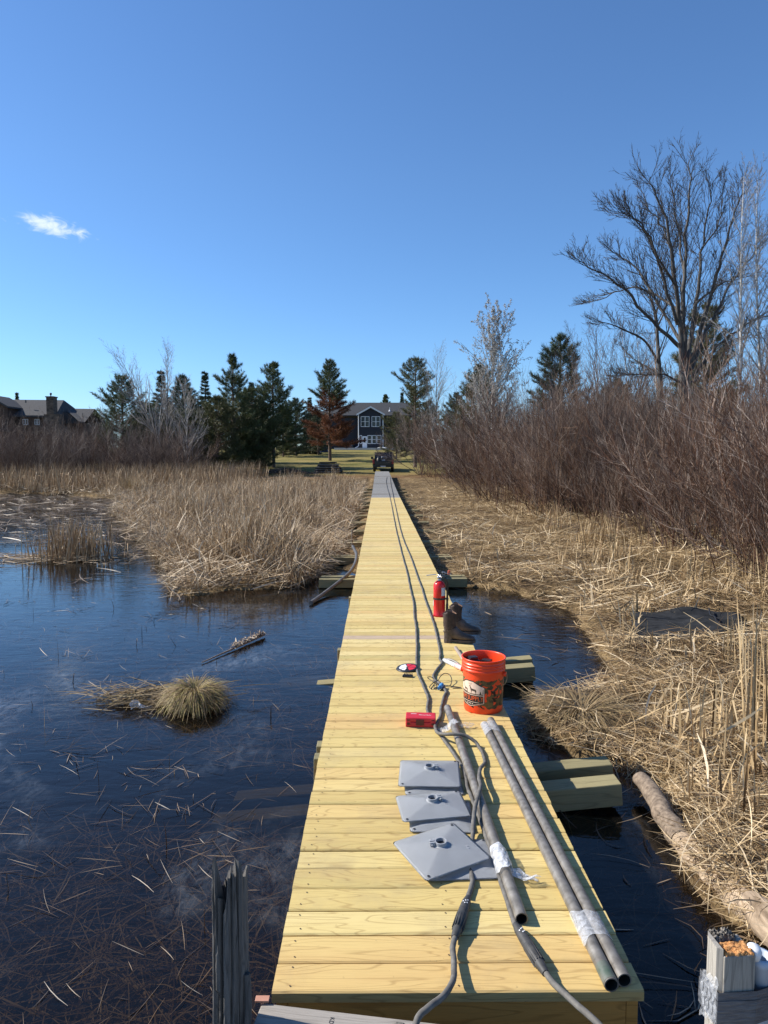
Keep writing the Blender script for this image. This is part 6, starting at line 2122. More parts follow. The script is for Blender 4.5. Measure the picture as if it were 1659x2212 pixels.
def conifer(h, kind, seed, crown0=0.3, rmax=0.26, gap=0.42):
    """returns trunk mesh, crown data list [(V,F,r,height)] for red pine ('pine'), spruce, or bushy pine ('jack')"""
    g = random.Random(seed)
    lines, tips, dirs = [], [], []
    z = crown0 * h
    while z < h * 0.985:
        t = (z - crown0 * h) / (h * (1 - crown0))
        if kind == 'spruce': prof = (1 - t) * rmax * h * (0.9 + 0.2 * g.random()); el = -0.12 + 0.5 * t; nb_ = 9
        elif kind == 'jack': prof = rmax * h * (math.sin(math.pi * min(1, 0.22 + 0.78 * t) ** 0.9) ** 0.7) * g.uniform(0.65, 1.15); el = 0.18 + 0.5 * t; nb_ = 8
        else: prof = rmax * h * ((1 - t) ** 0.62) * (0.75 + 0.25 * math.sin(min(1, t * 3 + 0.35) * 1.57)) * g.uniform(0.7, 1.15); el = 0.06 + 0.62 * t; nb_ = 7
        a0 = g.uniform(0, 6.28)
        for i in range(nb_):
            if kind != 'spruce' and g.random() < 0.12: continue
            a = a0 + 6.283 * i / nb_ + g.gauss(0, 0.25)
            L = max(0.25, prof * g.uniform(0.72, 1.12))
            e = el + g.gauss(0, 0.10)
            S = 5; P = []; p = Vector((0, 0, z + g.uniform(-0.12, 0.12)))
            for k in range(S):
                P.append(p.copy())
                ee = e + (0.35 if kind != 'spruce' else 0.22) * (k / (S - 1)) - (0.15 if kind == 'spruce' else 0.0)
                p = p + Vector((math.cos(a) * math.cos(ee), math.sin(a) * math.cos(ee), math.sin(ee))) * (L / (S - 1))
            lines.append((P, 0.010 + 0.012 * L))
            start = 0.12 if kind == 'spruce' else 0.30
            m = max(4, int(L * (11.0 if kind == 'spruce' else 8.5)))
            for q in range(m):
                s = start + (1 - start) * (q + g.random()) / m
                kf = s * (S - 1); k = min(int(kf), S - 2)
                b = P[k].lerp(P[k + 1], kf - k); T = (P[k + 1] - P[k]).normalized()
                sd = T.cross(Vector((0, 0, 1))).normalized() * (1 if q % 2 else -1)
                sl = max(0.25, L * (0.40 if kind == 'spruce' else 0.34)) * (1.25 - 0.75 * s) * g.uniform(0.5, 1.1)
                d = (T * 0.75 + sd * g.uniform(0.3, 0.9) + Vector((0, 0, g.gauss(0.12 if kind != 'spruce' else -0.1, 0.25)))).normalized()
                nn = max(1, int(sl / 0.22))
                for w_ in range(nn):
                    tips.append(b + d * sl * (w_ + 1) / nn); dirs.append(d + (Vector((0, 0, 0.35)) if kind == 'pine' else Vector((0, 0, 0.1))))
            tips.append(P[-1]); dirs.append((P[-1] - P[-2]).normalized() + Vector((0, 0, 0.3)))
        z += gap * g.uniform(0.8, 1.2) * (0.75 + 0.5 * (1 - t))
    for k in range(4): tips.append(Vector((0, 0, h - 0.18 * k))); dirs.append(Vector((0, 0, 1)))
    mb = MB()
    r0 = 0.017 * h
    mb.tube([(0, 0, -0.2), (0, 0, 0.3), (0.05, 0.02, h * 0.4), (0.02, 0.0, h * 0.75), (0, 0, h)], [r0 * 1.15, r0, r0 * 0.78, r0 * 0.42, 0.015], 10)
    for P, r in lines: mb.tube(P, [r * (1 - 0.75 * i / 4) for i in range(5)], 4, cap=False)
    tp = np.array([tuple(q) for q in tips]); td = np.array([tuple(q.normalized()) for q in dirs])
    return mb.mesh('trunk'), tp, td


NK = dict(pine=(14, 0.34, 0.034, 0.60, 0.0), jack=(12, 0.27, 0.036, 0.75, 0.0), spruce=(10, 0.25, 0.050, 0.55, 0.2))
_cache = {}


def evergreen(label, px, top_py, y, kind, mat, seed, crown0=0.3, rmax=0.26, wide=1.0, proto=None, name=None, dead=None, gap=0.42, fat=1.0):
    p = atd(px, 990, y); zb = float(gz(np.array(p.x), np.array(y)))
    h = atd(px, top_py, y).z - zb
    t = thing(name or (kind + '_tree'), label, 'tree', (p.x, y, zb), seed * 1.3)
    key = proto if proto else None
    if key and key in _cache:
        tm, cm, ph = _cache[key]
        k = h / ph
        t.scale = (k * wide, k * wide, k)
        link('trunk', tm, None, t); link('crown', cm, None, t)
        return t
    tm, tp, td = conifer(h, kind, seed, crown0, rmax, gap)
    n, L, w, cone, fl = NK[kind]
    tm.materials.append(M_BARKP)
    link('trunk', tm, None, t)
    if dead:
        gg = np.random.default_rng(seed)
        isd = tp[:, 2] + gg.normal(0, 0.35, len(tp)) + 0.12 * h * np.sin(3 * np.arctan2(tp[:, 1], tp[:, 0])) * 0.5 < dead * h
        V, F, r = needles(tp[isd], td[isd], int(n * 0.9), L, w * fat, cone * 1.2, seed + 1)
        o = link('dead_crown', np_mesh('dead_crown', V, F, r), M_NEEDB, t)
        o['label'] = 'dead rusty brown needles of the lower crown'
        tp, td = tp[~isd], td[~isd]
    V, F, r = needles(tp, td, n, L, w * fat, cone, seed, fl)
    cm = np_mesh('crown', V, F, r); cm.materials.append(mat)
    link('crown', cm, None, t)
    t.scale = (wide, wide, 1)
    if key: _cache[key] = (tm, cm, h)
    return t


evergreen('tall green pine with bare lower trunk on the lawn left of the brown pine', 591, 783, 74, 'pine', M_NEED, 1, 0.20, 0.31, name='pine_tree')
evergreen('pine with rusty dead lower needles and a green top left of the blue house', 713, 778, 88.6, 'pine', M_NEED, 2, 0.17, 0.34, name='pine_tree', dead=0.66)
evergreen('sparse brownish pine with thick bare trunk right of the blue house', 897, 775, 74, 'jack', M_NEEDY, 3, 0.42, 0.24, name='pine_tree', gap=0.6)
evergreen('dark pine with clumped top rising out of the thicket right of the silvery poplar', 1206, 722, 52, 'pine', M_NEEDD, 4, 0.25, 0.30, name='pine_tree')
evergreen('dark broad pine behind the trunk of the large spreading tree', 1515, 655, 46, 'jack', M_NEEDY, 5, 0.12, 0.25, name='pine_tree')
evergreen('low dark spruce at the right edge behind the birches', 1575, 850, 40, 'spruce', M_NEEDD, 6, 0.05, 0.26, name='spruce_tree')
evergreen('olive green pine standing behind the silvery poplar', 1035, 790, 56, 'jack', M_NEEDY, 7, 0.06, 0.32, name='pine_tree')
evergreen('leaning ragged pine at the left end of the evergreen group', 268, 812, 62, 'jack', M_NEED, 8, 0.18, 0.32, name='pine_tree')
evergreen('tall pine with a narrow top in the middle of the left evergreen group', 505, 770, 68, 'pine', M_NEED, 9, 0.08, 0.32, name='pine_tree')
evergreen('pointed dark spruce left of the tall narrow-topped pine', 446, 803, 80, 'spruce', M_NEEDD, 10, 0.06, 0.24, name='spruce_tree', proto='sp')
evergreen('dark spruce behind the upright bare tree at left', 352, 800, 72, 'spruce', M_NEEDD, 11, 0.06, 0.30, name='spruce_tree', proto='sp2')
evergreen('dark spruce just right of the upright bare tree', 398, 808, 78, 'pine', M_NEEDD, 12, 0.08, 0.34, name='pine_tree')
evergreen('broad olive pine low in front of the left evergreen group', 470, 860, 64, 'jack', M_NEEDY, 13, 0.03, 0.44, name='pine_tree')
evergreen('dark spruce top between the narrow-topped pine and the bare-trunked pine', 545, 826, 82, 'spruce', M_NEEDD, 14, 0.05, 0.26, name='spruce_tree', proto='sp')
evergreen('broad dark pine right beside the tall narrow-topped pine', 545, 842, 72, 'jack', M_NEED, 15, 0.03, 0.46, name='pine_tree', proto='jk')
evergreen('dark pine behind and right of the bare-trunked pine', 640, 862, 104, 'jack', M_NEEDD, 16, 0.08, 0.30, name='pine_tree', proto='jd', wide=1.3)
evergreen('dark evergreen in the gap left of the brown pine', 670, 858, 112, 'spruce', M_NEEDD, 17, 0.05, 0.28, name='spruce_tree', proto='sp2')
evergreen('dark low evergreen behind the bare-trunked pine on its left', 612, 880, 100, 'jack', M_NEED, 18, 0.05, 0.36, name='pine_tree', proto='jk')
evergreen('bushy evergreen covering the right corner of the blue house', 856, 893, 92, 'jack', M_NEEDY, 19, 0.04, 0.46, name='pine_tree')
evergreen('distant pine top showing left over the roof of the blue house', 833, 852, 168, 'pine', M_NEED, 20, 0.2, 0.22, name='pine_tree', proto='fp', fat=1.8)
evergreen('distant evergreen top over the middle of the blue house roof', 868, 848, 175, 'spruce', M_NEEDD, 21, 0.1, 0.20, name='spruce_tree', proto='fs', fat=1.8)
evergreen('distant broad pine top over the right end of the blue house roof', 893, 836, 165, 'pine', M_NEED, 22, 0.2, 0.25, name='pine_tree', proto='fp')
evergreen('tiny distant spruce top above the ridge of the brown lodge', 42, 848, 130, 'spruce', M_NEEDD, 23, 0.1, 0.16, name='spruce_tree', proto='fs')
evergreen('small distant pine in the gap right of the lodge', 214, 903, 150, 'pine', M_NEED, 24, 0.2, 0.22, name='pine_tree', proto='fp')
evergreen('small distant pine farther right in the gap beside the lodge', 232, 912, 158, 'pine', M_NEED, 25, 0.2, 0.24, name='pine_tree', proto='fp')
evergreen('olive pine low behind the left group, above the shrubs', 318, 872, 66, 'jack', M_NEEDY, 26, 0.05, 0.42, name='pine_tree', proto='jo')
evergreen('dark evergreen filling the middle of the left group', 415, 858, 70, 'jack', M_NEEDD, 27, 0.05, 0.36, name='pine_tree', proto='jd', wide=1.55)
evergreen('distant dark pine behind the thicket right of the grey birch', 985, 850, 84, 'jack', M_NEEDD, 28, 0.08, 0.30, name='pine_tree', proto='jd')
evergreen('dark evergreen behind the saplings left of the large tree', 1330, 820, 60, 'jack', M_NEEDD, 29, 0.08, 0.26, name='pine_tree', proto='jd')
evergreen('broad shaded evergreen on the lawn edge at the right end of the left group', 560, 868, 84, 'jack', M_NEEDD, 30, 0.05, 0.4, name='pine_tree', proto='jd', wide=1.3)
evergreen('low olive pine between the narrow-topped pine and the bare-trunked pine', 556, 905, 70, 'jack', M_NEEDY, 31, 0.05, 0.4, name='pine_tree', proto='jo')
evergreen('shaded low evergreen behind the brown pine on its left', 688, 888, 108, 'jack', M_NEEDD, 32, 0.05, 0.4, name='pine_tree', proto='jd', wide=1.2)
evergreen('dark evergreen in shadow at the left wall of the blue house', 700, 905, 118, 'jack', M_NEEDD, 33, 0.05, 0.4, name='pine_tree', proto='jd', wide=1.1)
evergreen('olive pine behind the pale bare tree at left', 380, 888, 62, 'jack', M_NEEDY, 34, 0.05, 0.4, name='pine_tree', proto='jo', wide=1.5)
evergreen('shaded evergreen farthest back behind the left shrubs', 300, 905, 80, 'jack', M_NEEDD, 35, 0.05, 0.4, name='pine_tree', proto='jd', wide=1.4)
evergreen('dark evergreen hiding the right wall of the blue house', 878, 900, 110, 'jack', M_NEEDD, 36, 0.05, 0.4, name='pine_tree', proto='jd', wide=1.2)
evergreen('dark evergreen right behind the sparse brownish pine', 925, 868, 98, 'jack', M_NEEDD, 37, 0.05, 0.4, name='pine_tree', proto='jd', wide=1.1)

# ------------------------------------------------------------------ blue house
HY = 135.0
HZ = 3.25


def hx(cx): return ((860 + cx / 6.912) * 0.8641 - 820) / 1534 * HY   # across the facade


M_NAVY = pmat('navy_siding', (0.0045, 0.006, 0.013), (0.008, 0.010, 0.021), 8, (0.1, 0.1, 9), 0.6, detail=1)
M_TRIM = pmat('white_trim', (0.62, 0.63, 0.65), (0.72, 0.73, 0.75), 3, rough=0.5)
M_SHING = pmat('charcoal_shingles', (0.020, 0.021, 0.024), (0.050, 0.052, 0.056), 5, (1, 1, 3), 0.85, detail=6)
M_GLASS = pmat('dark_window_glass', (0.010, 0.011, 0.013), (0.025, 0.027, 0.03), 0.6, rough=0.08)
M_DOOR = pmat('white_door', (0.60, 0.62, 0.66), (0.68, 0.70, 0.73), 3, rough=0.5)
M_CONC = pmat('pale_concrete', (0.42, 0.40, 0.37), (0.55, 0.53, 0.49), 3, rough=0.9)
s_ = HY / 1534 / 6.912 * 0.8641 * 1.0


def hz_(cy): return HZ + (970 - cy) * (HY / 1534 / 6.912 * 0.8641)


hs = thing('house', 'dark blue two storey house with a grey roof and white trimmed gable beyond the lawn', 'house', (0, HY, 0))
x0, x1 = hx(252), hx(672)
ze, za = hz_(392), hz_(276)
xm = (x0 + x1) / 2
mb = MB(); mb.prism([(x0, HZ - 0.4), (x1, HZ - 0.4), (x1, ze), (xm, za), (x0, ze)][::-1], 'y', 0.0, 6.0)
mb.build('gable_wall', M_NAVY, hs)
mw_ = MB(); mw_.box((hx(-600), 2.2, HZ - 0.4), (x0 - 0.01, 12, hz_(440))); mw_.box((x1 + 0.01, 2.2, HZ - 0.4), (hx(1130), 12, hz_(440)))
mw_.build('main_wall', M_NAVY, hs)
rf = MB()
zr = (985 - 871) / 1534 * 142 + 1.757
zE = hz_(400)
xa, xb = hx(-680), hx(1200)
rf.add([(xa, 1.6, zE), (xb, 1.6, zE), (xb - 1.0, 7.2, zr), (hx(225), 7.2, zr), (xa, 1.6, zE - 0.18), (xb, 1.6, zE - 0.18), (xb, 12.8, zE), (xa, 12.8, zE)], [(0, 1, 2, 3), (0, 4, 5, 1), (3, 2, 6, 7), (0, 3, 7), (1, 6, 2)])
rf.build('main_roof', M_SHING, hs)
gr = MB()
ov = 0.35; sl = (za - ze) / (xm - x0)
for sgn in (-1, 1):
    xe = xm + sgn * (xm - x0 + ov); z0 = ze - ov * sl + 0.06
    gr.prism([(xm, za + 0.06), (xe, z0), (xe, z0 + 0.14), (xm, za + 0.22)] if sgn > 0 else [(xm, za + 0.22), (xe, z0 + 0.14), (xe, z0), (xm, za + 0.06)], 'y', -0.45, 6.5)
gr.build('gable_roof', M_SHING, hs)
tr = MB()
for sgn in (-1, 1):
    xe = xm + sgn * (xm - x0 + ov); z0 = ze - ov * sl + 0.06
    tr.prism([(xm, za - 0.10), (xe, z0 - 0.14), (xe, z0 + 0.15), (xm, za + 0.23)] if sgn > 0 else [(xm, za + 0.23), (xe, z0 + 0.15), (xe, z0 - 0.14), (xm, za - 0.10)], 'y', -0.50, -0.452)
tr.build('rake_trim', M_TRIM, hs)
mb = MB(); mb.box((x1 - 0.06, -0.06, HZ), (x1 + 0.10, 0.05, ze)); mb.build('corner_trim', M_TRIM, hs)
mb = MB(); mb.tube([(x0 + 0.02, -0.08, ze), (x0 + 0.02, -0.08, HZ + 0.5), (x0 - 0.10, -0.14, HZ + 0.3), (x0 - 0.65, -0.2, HZ + 0.02)], 0.085, 6); mb.build('downspout', M_TRIM, hs)


def window(parent, xa, xb, za, zb, yy, nv=2, bar=True):
    f = MB(); t = 0.085
    f.box((xa, yy - 0.06, za), (xa + t, yy, zb)); f.box((xb - t, yy - 0.06, za), (xb, yy, zb))
    f.box((xa + t, yy - 0.06, za), (xb - t, yy, za + t)); f.box((xa + t, yy - 0.06, zb - t), (xb - t, yy, zb))
    for i in range(1, nv):
        xx = xa + (xb - xa) * i / nv; f.box((xx - t * 0.7, yy - 0.058, za + t), (xx + t * 0.7, yy, zb - t))
    if bar:
        zz = (za + zb) / 2; f.box((xa + t, yy - 0.05, zz - 0.03), (xb - t, yy - 0.008, zz + 0.03))
    o = f.build('window', M_TRIM, parent)
    p = MB(); p.box((xa + 0.01, yy - 0.004, za + 0.01), (xb - 0.01, yy + 0.003, zb - 0.01)); p.build('pane', M_GLASS, o)


window(hs, hx(293), hx(440), hz_(607), hz_(428), -0.01)
window(hs, hx(478), hx(626), hz_(607), hz_(428), -0.01)
window(hs, hx(270), hx(311), hz_(897), hz_(750), -0.01, 1)
for a_, b_ in ((406, 478), (486, 560), (568, 644)): window(hs, hx(a_), hx(b_), hz_(897), hz_(750), -0.01, 1)
dx0, dx1 = hx(319), hx(399)
d = MB(); d.box((dx0, -0.06, HZ + 0.02), (dx1, 0.0, hz_(768))); o = d.build('door', M_DOOR, hs)
p = MB(); p.box((dx0 + 0.24, -0.068, hz_(875)), (dx1 - 0.24, -0.0602, hz_(790))); p.build('door_glass', M_GLASS, o)
p = MB(); p.lathe([(0, 0), (0.04, 0.0), (0.04, 0.05), (0, 0.06)], 8, M=Matrix.Translation((dx1 - 0.09, -0.06, HZ + 1.0)) @ Matrix.Rotation(R(90), 4, 'X')); p.build('handle', M_CHROME, o)
wx0, wx1 = hx(-405), hx(-240)
window(hs, wx0, wx1, hz_(880), hz_(742), 2.19, 3)
vt = MB(); vx = hx(792); vt.tube([(vx, 3.4, hz_(330)), (vx, 3.4, hz_(255))], 0.05, 6); vt.lathe([(0.30, 0), (0.16, 0.12), (0.07, 0.35)], 10, M=Matrix.Translation((vx, 3.4, hz_(325)))); vt.build('roof_vent', M_TRIM, hs)
pt = MB(); pt.box((hx(-150), -3.0, HZ - 0.35), (hx(900), -0.02, HZ + 0.015)); pt.build('patio_slab', M_CONC, hs)
sn = thing('snow_patch', 'small white leftover snow patch on the patio of the blue house', 'snow', (hx(660), HY - 1.6, HZ + 0.015))
mb = MB(); mb.lathe([(1.0, 0.0), (0.85, 0.06), (0.5, 0.12), (0.0, 0.15)], 18); o = mb.build('snow_heap', M_WHITE, sn); o.scale = (1.0, 0.5, 1.0)
ac = thing('air_conditioner', 'small dark outdoor air conditioner by the wall left of the white door', 'air conditioner', (hx(120), HY + 1.4, HZ))
mb = MB(); mb.box((-0.4, -0.4, 0.0), (0.4, 0.4, 0.75), ch=0.04); mb.build('casing', M_HOSE, ac)
mb = MB(); mb.lathe([(0.0, 0.752), (0.32, 0.752), (0.32, 0.79), (0.0, 0.80)], 16); mb.build('fan_grille', M_BLACKP, ac)
tz = float(gz(np.array(-9.3), np.array(118.0)))
tb = thing('tarp_heap', 'heap under a dark blue tarp by the brown pine on the lawn', 'tarp', (-9.3, 118, tz))
bm = bmesh.new(); bmesh.ops.create_icosphere(bm, subdivisions=4, radius=1.0)
for v in bm.verts:
    q = v.co; k = 1 + 0.10 * math.sin(5 * q.x + 3 * q.y) + 0.07 * math.sin(9 * q.y + 4 * q.z) + 0.05 * math.sin(13 * q.x - 6 * q.z)
    v.co = Vector((q.x * 0.9 * k, q.y * 0.8 * k, max(q.z * 1.0 * k, -0.1)))
mb = MB(); mb.bm(bm, sm=True); mb.build('tarp_sheet', pmat('dark_blue_tarp', (0.012, 0.016, 0.05), (0.025, 0.035, 0.10), 6, rough=0.4), tb)
sz = float(gz(np.array(-17.5), np.array(130.0)))
sh = thing('shed', 'low dark red shed in the shade behind the bare-trunked pine', 'shed', (-17.3, 130, sz))
mb = MB(); mb.box((-1.6, 0, -0.3), (1.6, 2.4, 1.35)); M_SHED = pmat('dark_red_boards', (0.07, 0.018, 0.014), (0.12, 0.03, 0.022), 7, (1, 1, 0.1), 0.8); mb.build('wall', M_SHED, sh)
mb = MB(); mb.prism([(-1.8, 1.352), (1.8, 1.352), (0, 2.0)][::-1], 'y', -0.2, 2.6); mb.build('roof', M_SHING, sh)
mb = MB(); mb.box((-0.5, -0.03, 0.0), (0.5, -0.001, 1.2)); mb.build('door', M_SHED, sh)

# ------------------------------------------------------------------ brown lodge at left
LY = 85.0


def lx(cx): return (cx * 0.1354 - 820) / 1534 * LY


def lz(cy): return 1.757 + (1140 / 1.0 - 1140 + (985 / 0.8641 - 950) * 6.38 - cy) * (0.1354 * LY / 1534)


M_LOGW = pmat('dark_log_wall', (0.030, 0.016, 0.010), (0.085, 0.046, 0.028), 3, (0.3, 1, 7), 0.75, detail=4)
M_ROOFL = pmat('dark_lodge_shingles', (0.032, 0.032, 0.034), (0.075, 0.074, 0.077), 6, (1, 1, 3), 0.9, detail=6)
M_STONE = pmat('brown_chimney_stone', (0.035, 0.026, 0.020), (0.17, 0.125, 0.095), 2.6, (1, 1, 2.2), 0.9, 0.5, 0.05, detail=5)
ld = thing('lodge', 'large brown timber lodge with dark roofs and a stone chimney at the far left', 'house', (0, LY, 0))
gzL = 0.7
xl, xr_ = lx(-900), lx(945)
zE, zR = lz(560), lz(292)
rx1 = lx(845)
mb = MB(); mb.box((xl, 0.6, gzL - 0.4), (xr_ - 0.55, 9, zE + 0.05)); mb.build('wall', M_LOGW, ld)
mb = MB()
mb.add([(xl, -0.1, zE), (xr_, -0.1, zE - 0.12), (rx1, 4.0, zR), (xl, 4.0, zR + 0.12), (xr_, 9.6, zE), (xl, 9.6, zE), (xl, -0.1, zE - 0.22), (xr_, -0.1, zE - 0.34), (xr_, 9.6, zE - 0.25)], [(0, 1, 2, 3), (1, 4, 2), (2, 4, 5, 3), (0, 6, 7, 1), (1, 7, 8, 4)])
mb.build('main_roof', M_ROOFL, ld)
# projecting gable at left
gx0, gx1 = lx(-330), lx(312); gm = (gx0 + gx1) / 2; zg0, zg1 = lz(465), lz(282)
mb = MB(); mb.prism([(gx0 + 0.3, gzL - 0.4), (gx1 - 0.3, gzL - 0.4), (gx1 - 0.3, zg0 + 0.1), (gm, zg1 - 0.10), (gx0 + 0.3, zg0 + 0.1)][::-1], 'y', -1.2, 3.0); mb.build('gable_wall', M_LOGW, ld)
mb = MB()
for sgn, xe in ((-1, gx0), (1, gx1)):
    P = [(gm, zg1 - 0.04), (xe, zg0 - 0.05), (xe, zg0 + 0.16), (gm, zg1 + 0.18)]
    mb.prism(P if sgn > 0 else P[::-1], 'y', -1.7, 3.4)
mb.build('gable_roof', M_ROOFL, ld)
f = MB(); ax0, ax1 = lx(-60), lx(130); zb0, zb1 = lz(545), lz(470)
arch = [(ax0, zb0), (ax1, zb0)] + [((ax0 + ax1) / 2 + (ax1 - ax0) / 2 * math.cos(q), zb1 + 0.22 * math.sin(q)) for q in np.linspace(0, math.pi, 9)]
f.prism(arch[::-1], 'y', -1.26, -1.21); o = f.build('window', M_LOGW, ld)
p = MB(); c_ = ((ax0 + ax1) / 2, (zb0 + zb1) / 2); p.prism([(c_[0] + (x - c_[0]) * 0.93, c_[1] + (z - c_[1]) * 0.9) for x, z in arch][::-1], 'y', -1.275, -1.262)
M_GLS = pmat('sky_lit_glass', (0.10, 0.12, 0.14), (0.16, 0.18, 0.20), 1, rough=0.06, metal=0.5); p.build('pane', M_GLS, o)
# right wing
wx1 = lx(1345); mb = MB(); mb.box((xr_ - 0.5, 1.4, gzL - 0.4), (wx1 - 0.35, 8, lz(680))); mb.build('wing_wall', M_LOGW, ld)
mb = MB(); zw0, zw1 = lz(672), lz(434)
mb.add([(lx(1250), 0.9, zw0 + 0.1), (wx1 + 0.05, 0.9, zw0), (wx1, 4.2, zw1), (lx(965), 4.2, zw1 + 0.04), (lx(975), 2.6, lz(480)), (wx1 + 0.05, 0.9, zw0 - 0.2), (lx(1250), 0.9, zw0 - 0.1), (wx1, 8.2, zw0), (lx(965), 8.2, zw0)], [(0, 1, 2, 3, 4), (0, 6, 5, 1), (3, 2, 7, 8)])
mb.prism([(lx(975), lz(492)), (lx(1250), zw0 - 0.02), (lx(1250), lz(690)), (lx(975), lz(690))], 'y', 1.35, 1.39)
mb.build('wing_roof', M_ROOFL, ld)
mb = MB(); c0, c1 = lx(862), lx(974)
mb.box((c0, -1.0, lz(560)), (c1, 0.0, lz(300))); mb.box((c0 - 0.07, -1.08, lz(300) + 0.002), (c1 + 0.07, 0.08, lz(284))); mb.box((lx(815), -0.95, gzL - 0.4), (lx(1050), 0.3, lz(560) - 0.003))
o = mb.build('chimney', M_STONE, ld)
p = MB(); cxm = (c0 + c1) / 2; p.lathe([(0.06, lz(284)), (0.06, lz(262)), (0.11, lz(258)), (0.13, lz(238)), (0.10, lz(225)), (0, lz(224))], 10, M=Matrix.Translation((cxm - 0.08, -0.5, 0))); p.build('flue_cap', M_HOSE, o)
window(ld, lx(190), lx(268), lz(700), lz(600), 0.58, 1, False)
window(ld, lx(720), lx(790), lz(1080), lz(950), 0.58, 1, False)
window(ld, lx(380), lx(470), lz(720), lz(625), 0.58, 2, False)
window(ld, lx(570), lx(650), lz(720), lz(625), 0.58, 2, False)
mb = MB(); mb.tube([(lx(380), 1.5, lz(360)), (lx(380), 1.5, lz(318))], 0.09, 6); mb.tube([(lx(1245), 2.2, lz(605)), (lx(1245), 2.2, lz(520))], 0.035, 6); mb.build('vent_pipe', M_HOSE, ld)
mb = MB(); mb.box((lx(-500), -2.6, lz(836)), (lx(810), -0.0, lz(822)))
for q in np.linspace(-480, 800, 14): mb.box((lx(q), -2.6, lz(820)), (lx(q) + 0.06, -2.54, lz(758)))
mb.box((lx(-500), -2.62, lz(757)), (lx(810), -2.52, lz(748))); mb.build('balcony', M_LOGW, ld)

# ------------------------------------------------------------------ pickup truck
TY = 66.0
tzz = float(gz(np.array(0.35), np.array(TY + 1.0)))
tk = thing('pickup_truck', 'black pickup truck with a loaded bed parked at the far end of the boardwalk', 'truck', (0.33, TY, tzz), R(-1.5))
M_TRUCK = pmat('black_truck_paint', (0.006, 0.006, 0.007), (0.012, 0.012, 0.014), 3, rough=0.22)
M_TLGL = pmat('truck_glass', (0.012, 0.014, 0.018), (0.03, 0.035, 0.045), 2, rough=0.05)
mb = MB()
mb.box((-0.98, 0.02, 0.55), (-0.80, 2.0, 1.18), ch=0.03); mb.box((0.80, 0.02, 0.55), (0.98, 2.0, 1.18), ch=0.03)
mb.box((-0.80, 0.1, 0.55), (0.80, 1.98, 0.66)); mb.box((-0.98, 2.002, 0.5), (0.98, 5.5, 1.15), ch=0.06)
mb.box((-0.80, 1.9, 0.66), (0.80, 1.98, 1.18))
mb.build('body', M_TRUCK, tk)
mb = MB(); mb.prism([(2.02, 1.152), (4.55, 1.152), (3.85, 1.80), (2.30, 1.82)], 'x', -0.86, 0.86); mb.build('cab', M_TRUCK, tk)
mb = MB(); mb.add([(-0.70, 2.045, 1.24), (0.70, 2.045, 1.24), (0.64, 2.235, 1.70), (-0.64, 2.235, 1.70)], [(0, 1, 2, 3)]); mb.build('rear_window', M_TLGL, tk)
mb = MB(); mb.box((-0.79, -0.02, 0.62), (0.79, 0.06, 0.98), ch=0.02); mb.build('tailgate', M_TRUCK, tk)
mb = MB(); mb.box((-0.95, -0.14, 0.42), (0.95, 0.0, 0.58), ch=0.03); mb.build('bumper', M_BLACKP, tk)
mb = MB(); mb.box((-0.24, -0.155, 0.45), (0.24, -0.145, 0.56)); mb.build('licence_plate', M_WHITE, tk)
M_LAMP = pmat('red_lamp_lens', (0.30, 0.01, 0.012), (0.42, 0.02, 0.02), 8, rough=0.2)
for sx in (-1, 1):
    mb = MB(); mb.box((sx * 0.89 - 0.085, -0.012, 0.72), (sx * 0.89 + 0.085, 0.05, 1.12), ch=0.015); mb.build('tail_light', M_LAMP, tk)
    mb = MB(); mb.box((sx * 1.17 - 0.11, 3.9, 1.14), (sx * 1.17 + 0.11, 4.0, 1.42), ch=0.02); mb.tube([(sx * 0.9, 3.98, 1.2), (sx * 1.1, 3.96, 1.25)], 0.03, 6); mb.build('wing_mirror', M_BLACKP, tk)
for (sx, yy) in ((-1, 1.0), (1, 1.0), (-1, 4.6), (1, 4.6)):
    mb = MB(); mb.lathe([(0.20, -0.12), (0.36, -0.13), (0.40, -0.09), (0.40, 0.09), (0.36, 0.13), (0.20, 0.12)], 24, M=Matrix.Translation((sx * 0.84, yy, 0.40)) @ Matrix.Rotation(R(90), 4, 'Y')); o = mb.build('wheel', M_BLACKP, tk)
    mb = MB(); mb.lathe([(0.0, -0.10), (0.19, -0.11), (0.199, 0.0), (0.19, 0.11), (0.0, 0.10)], 16, M=Matrix.Translation((sx * 0.84, yy, 0.40)) @ Matrix.Rotation(R(90), 4, 'Y')); mb.build('rim', M_CHROME, o)
wd = thing('welding_machine', 'dark box shaped welding machine with a pale panel standing in the truck bed', 'welder', (0.42, TY + 0.9, tzz + 0.66))
mb = MB(); mb.box((-0.30, -0.45, 0.0), (0.30, 0.45, 0.62), ch=0.03); mb.build('casing', M_BLACKP, wd)
mb = MB(); mb.box((-0.22, -0.462, 0.36), (0.10, -0.451, 0.48)); mb.build('control_panel', M_PAPER, wd)
mb = MB(); mb.tube([(-0.25, -0.3, 0.62), (-0.25, -0.3, 0.72), (0.25, -0.3, 0.72), (0.25, -0.3, 0.62)], 0.02, 6); mb.build('carry_bar', M_CHROME, wd)
gc = thing('gas_cylinder', 'small grey gas cylinder standing in the left of the truck bed', 'cylinder', (-0.15, TY + 0.5, tzz + 0.66))
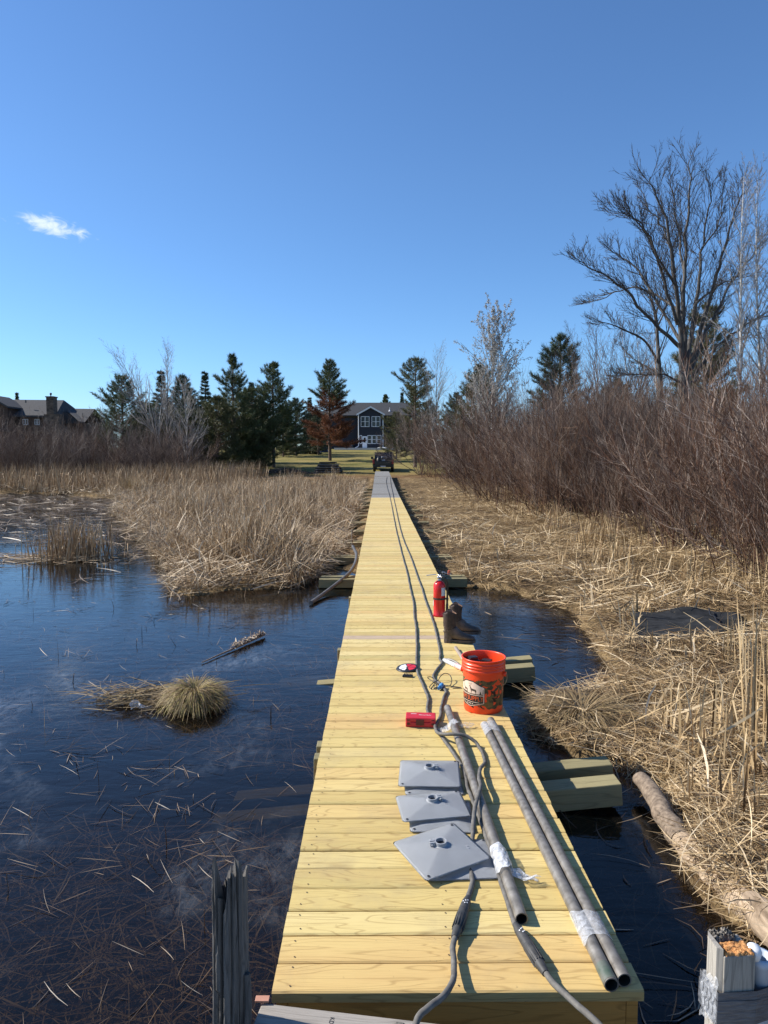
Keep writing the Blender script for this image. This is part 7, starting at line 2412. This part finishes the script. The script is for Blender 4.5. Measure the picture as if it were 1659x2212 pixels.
mb = MB(); mb.lathe([(0, 0), (0.10, 0.0), (0.10, 0.48), (0.05, 0.58), (0.03, 0.60), (0.03, 0.68), (0, 0.68)], 14); mb.build('tank', M_STEEL, gc)
mb = MB(); mb.box((-0.05, -0.03, 0.681), (0.05, 0.03, 0.74), ch=0.01); mb.build('valve', M_CHROME, gc)

# ------------------------------------------------------------------ pole pile on the lawn edge
pzz = float(gz(np.array(-4.7), np.array(66.0)))
wp = thing('pole_pile', 'pile of dark weathered poles and boards at the near edge of the lawn', 'wood pile', (-4.7, 65.5, pzz))
g = random.Random(8)
M_POLE = pmat('dark_weathered_pole', (0.045, 0.038, 0.032), (0.16, 0.14, 0.12), 8, (0.3, 1, 1), 0.9, rnd=0.5)
for i in range(34):
    row = i // 8
    zz = 0.06 + row * 0.20 + g.uniform(-0.03, 0.03); yy = -0.75 + (i % 8) * 0.21 + g.uniform(-0.05, 0.05)
    hl = 1.25 - 0.12 * row + g.uniform(-0.15, 0.1)
    mb = MB(); mb.tube([(-hl, yy + g.uniform(-0.1, 0.1), zz + g.uniform(-0.03, 0.05)), (hl, yy + g.uniform(-0.1, 0.1), zz + g.uniform(-0.03, 0.05))], g.uniform(0.05, 0.085), 8, 0, g.random()); mb.build('pole', M_POLE, wp)
bpz = float(gz(np.array(-8.5), np.array(64.0)))
bp = thing('brush_pile', 'low dark pile of cut brush left of the pole pile', 'brush pile', (-8.6, 64.2, bpz))
n = 500; g2 = np.random.default_rng(5)
xy = np.stack([g2.normal(0, 1.5, n), g2.normal(0, 0.4, n)], 1)
hgt = 0.5 * np.exp(-(xy[:, 0] / 1.8) ** 2) * g2.uniform(0, 1, n)
az = g2.uniform(0, 6.28, n); L = g2.uniform(0.3, 0.9, n)
P = np.stack([np.stack([xy[:, 0] + np.cos(az) * L * q, xy[:, 1] + np.sin(az) * L * q, hgt + 0.05 + 0.12 * q * g2.normal(0, 1, n) ** 2], -1) for q in (-0.5, 0, 0.5)], 1)
V, F, own = tubes_np(P, np.tile(np.array([[0.016, 0.013, 0.006]]), (n, 1)), 3)
link('sticks', np_mesh('sticks', V, F, g2.uniform(0, 1, n)[own]), M_TWIGG, bp)
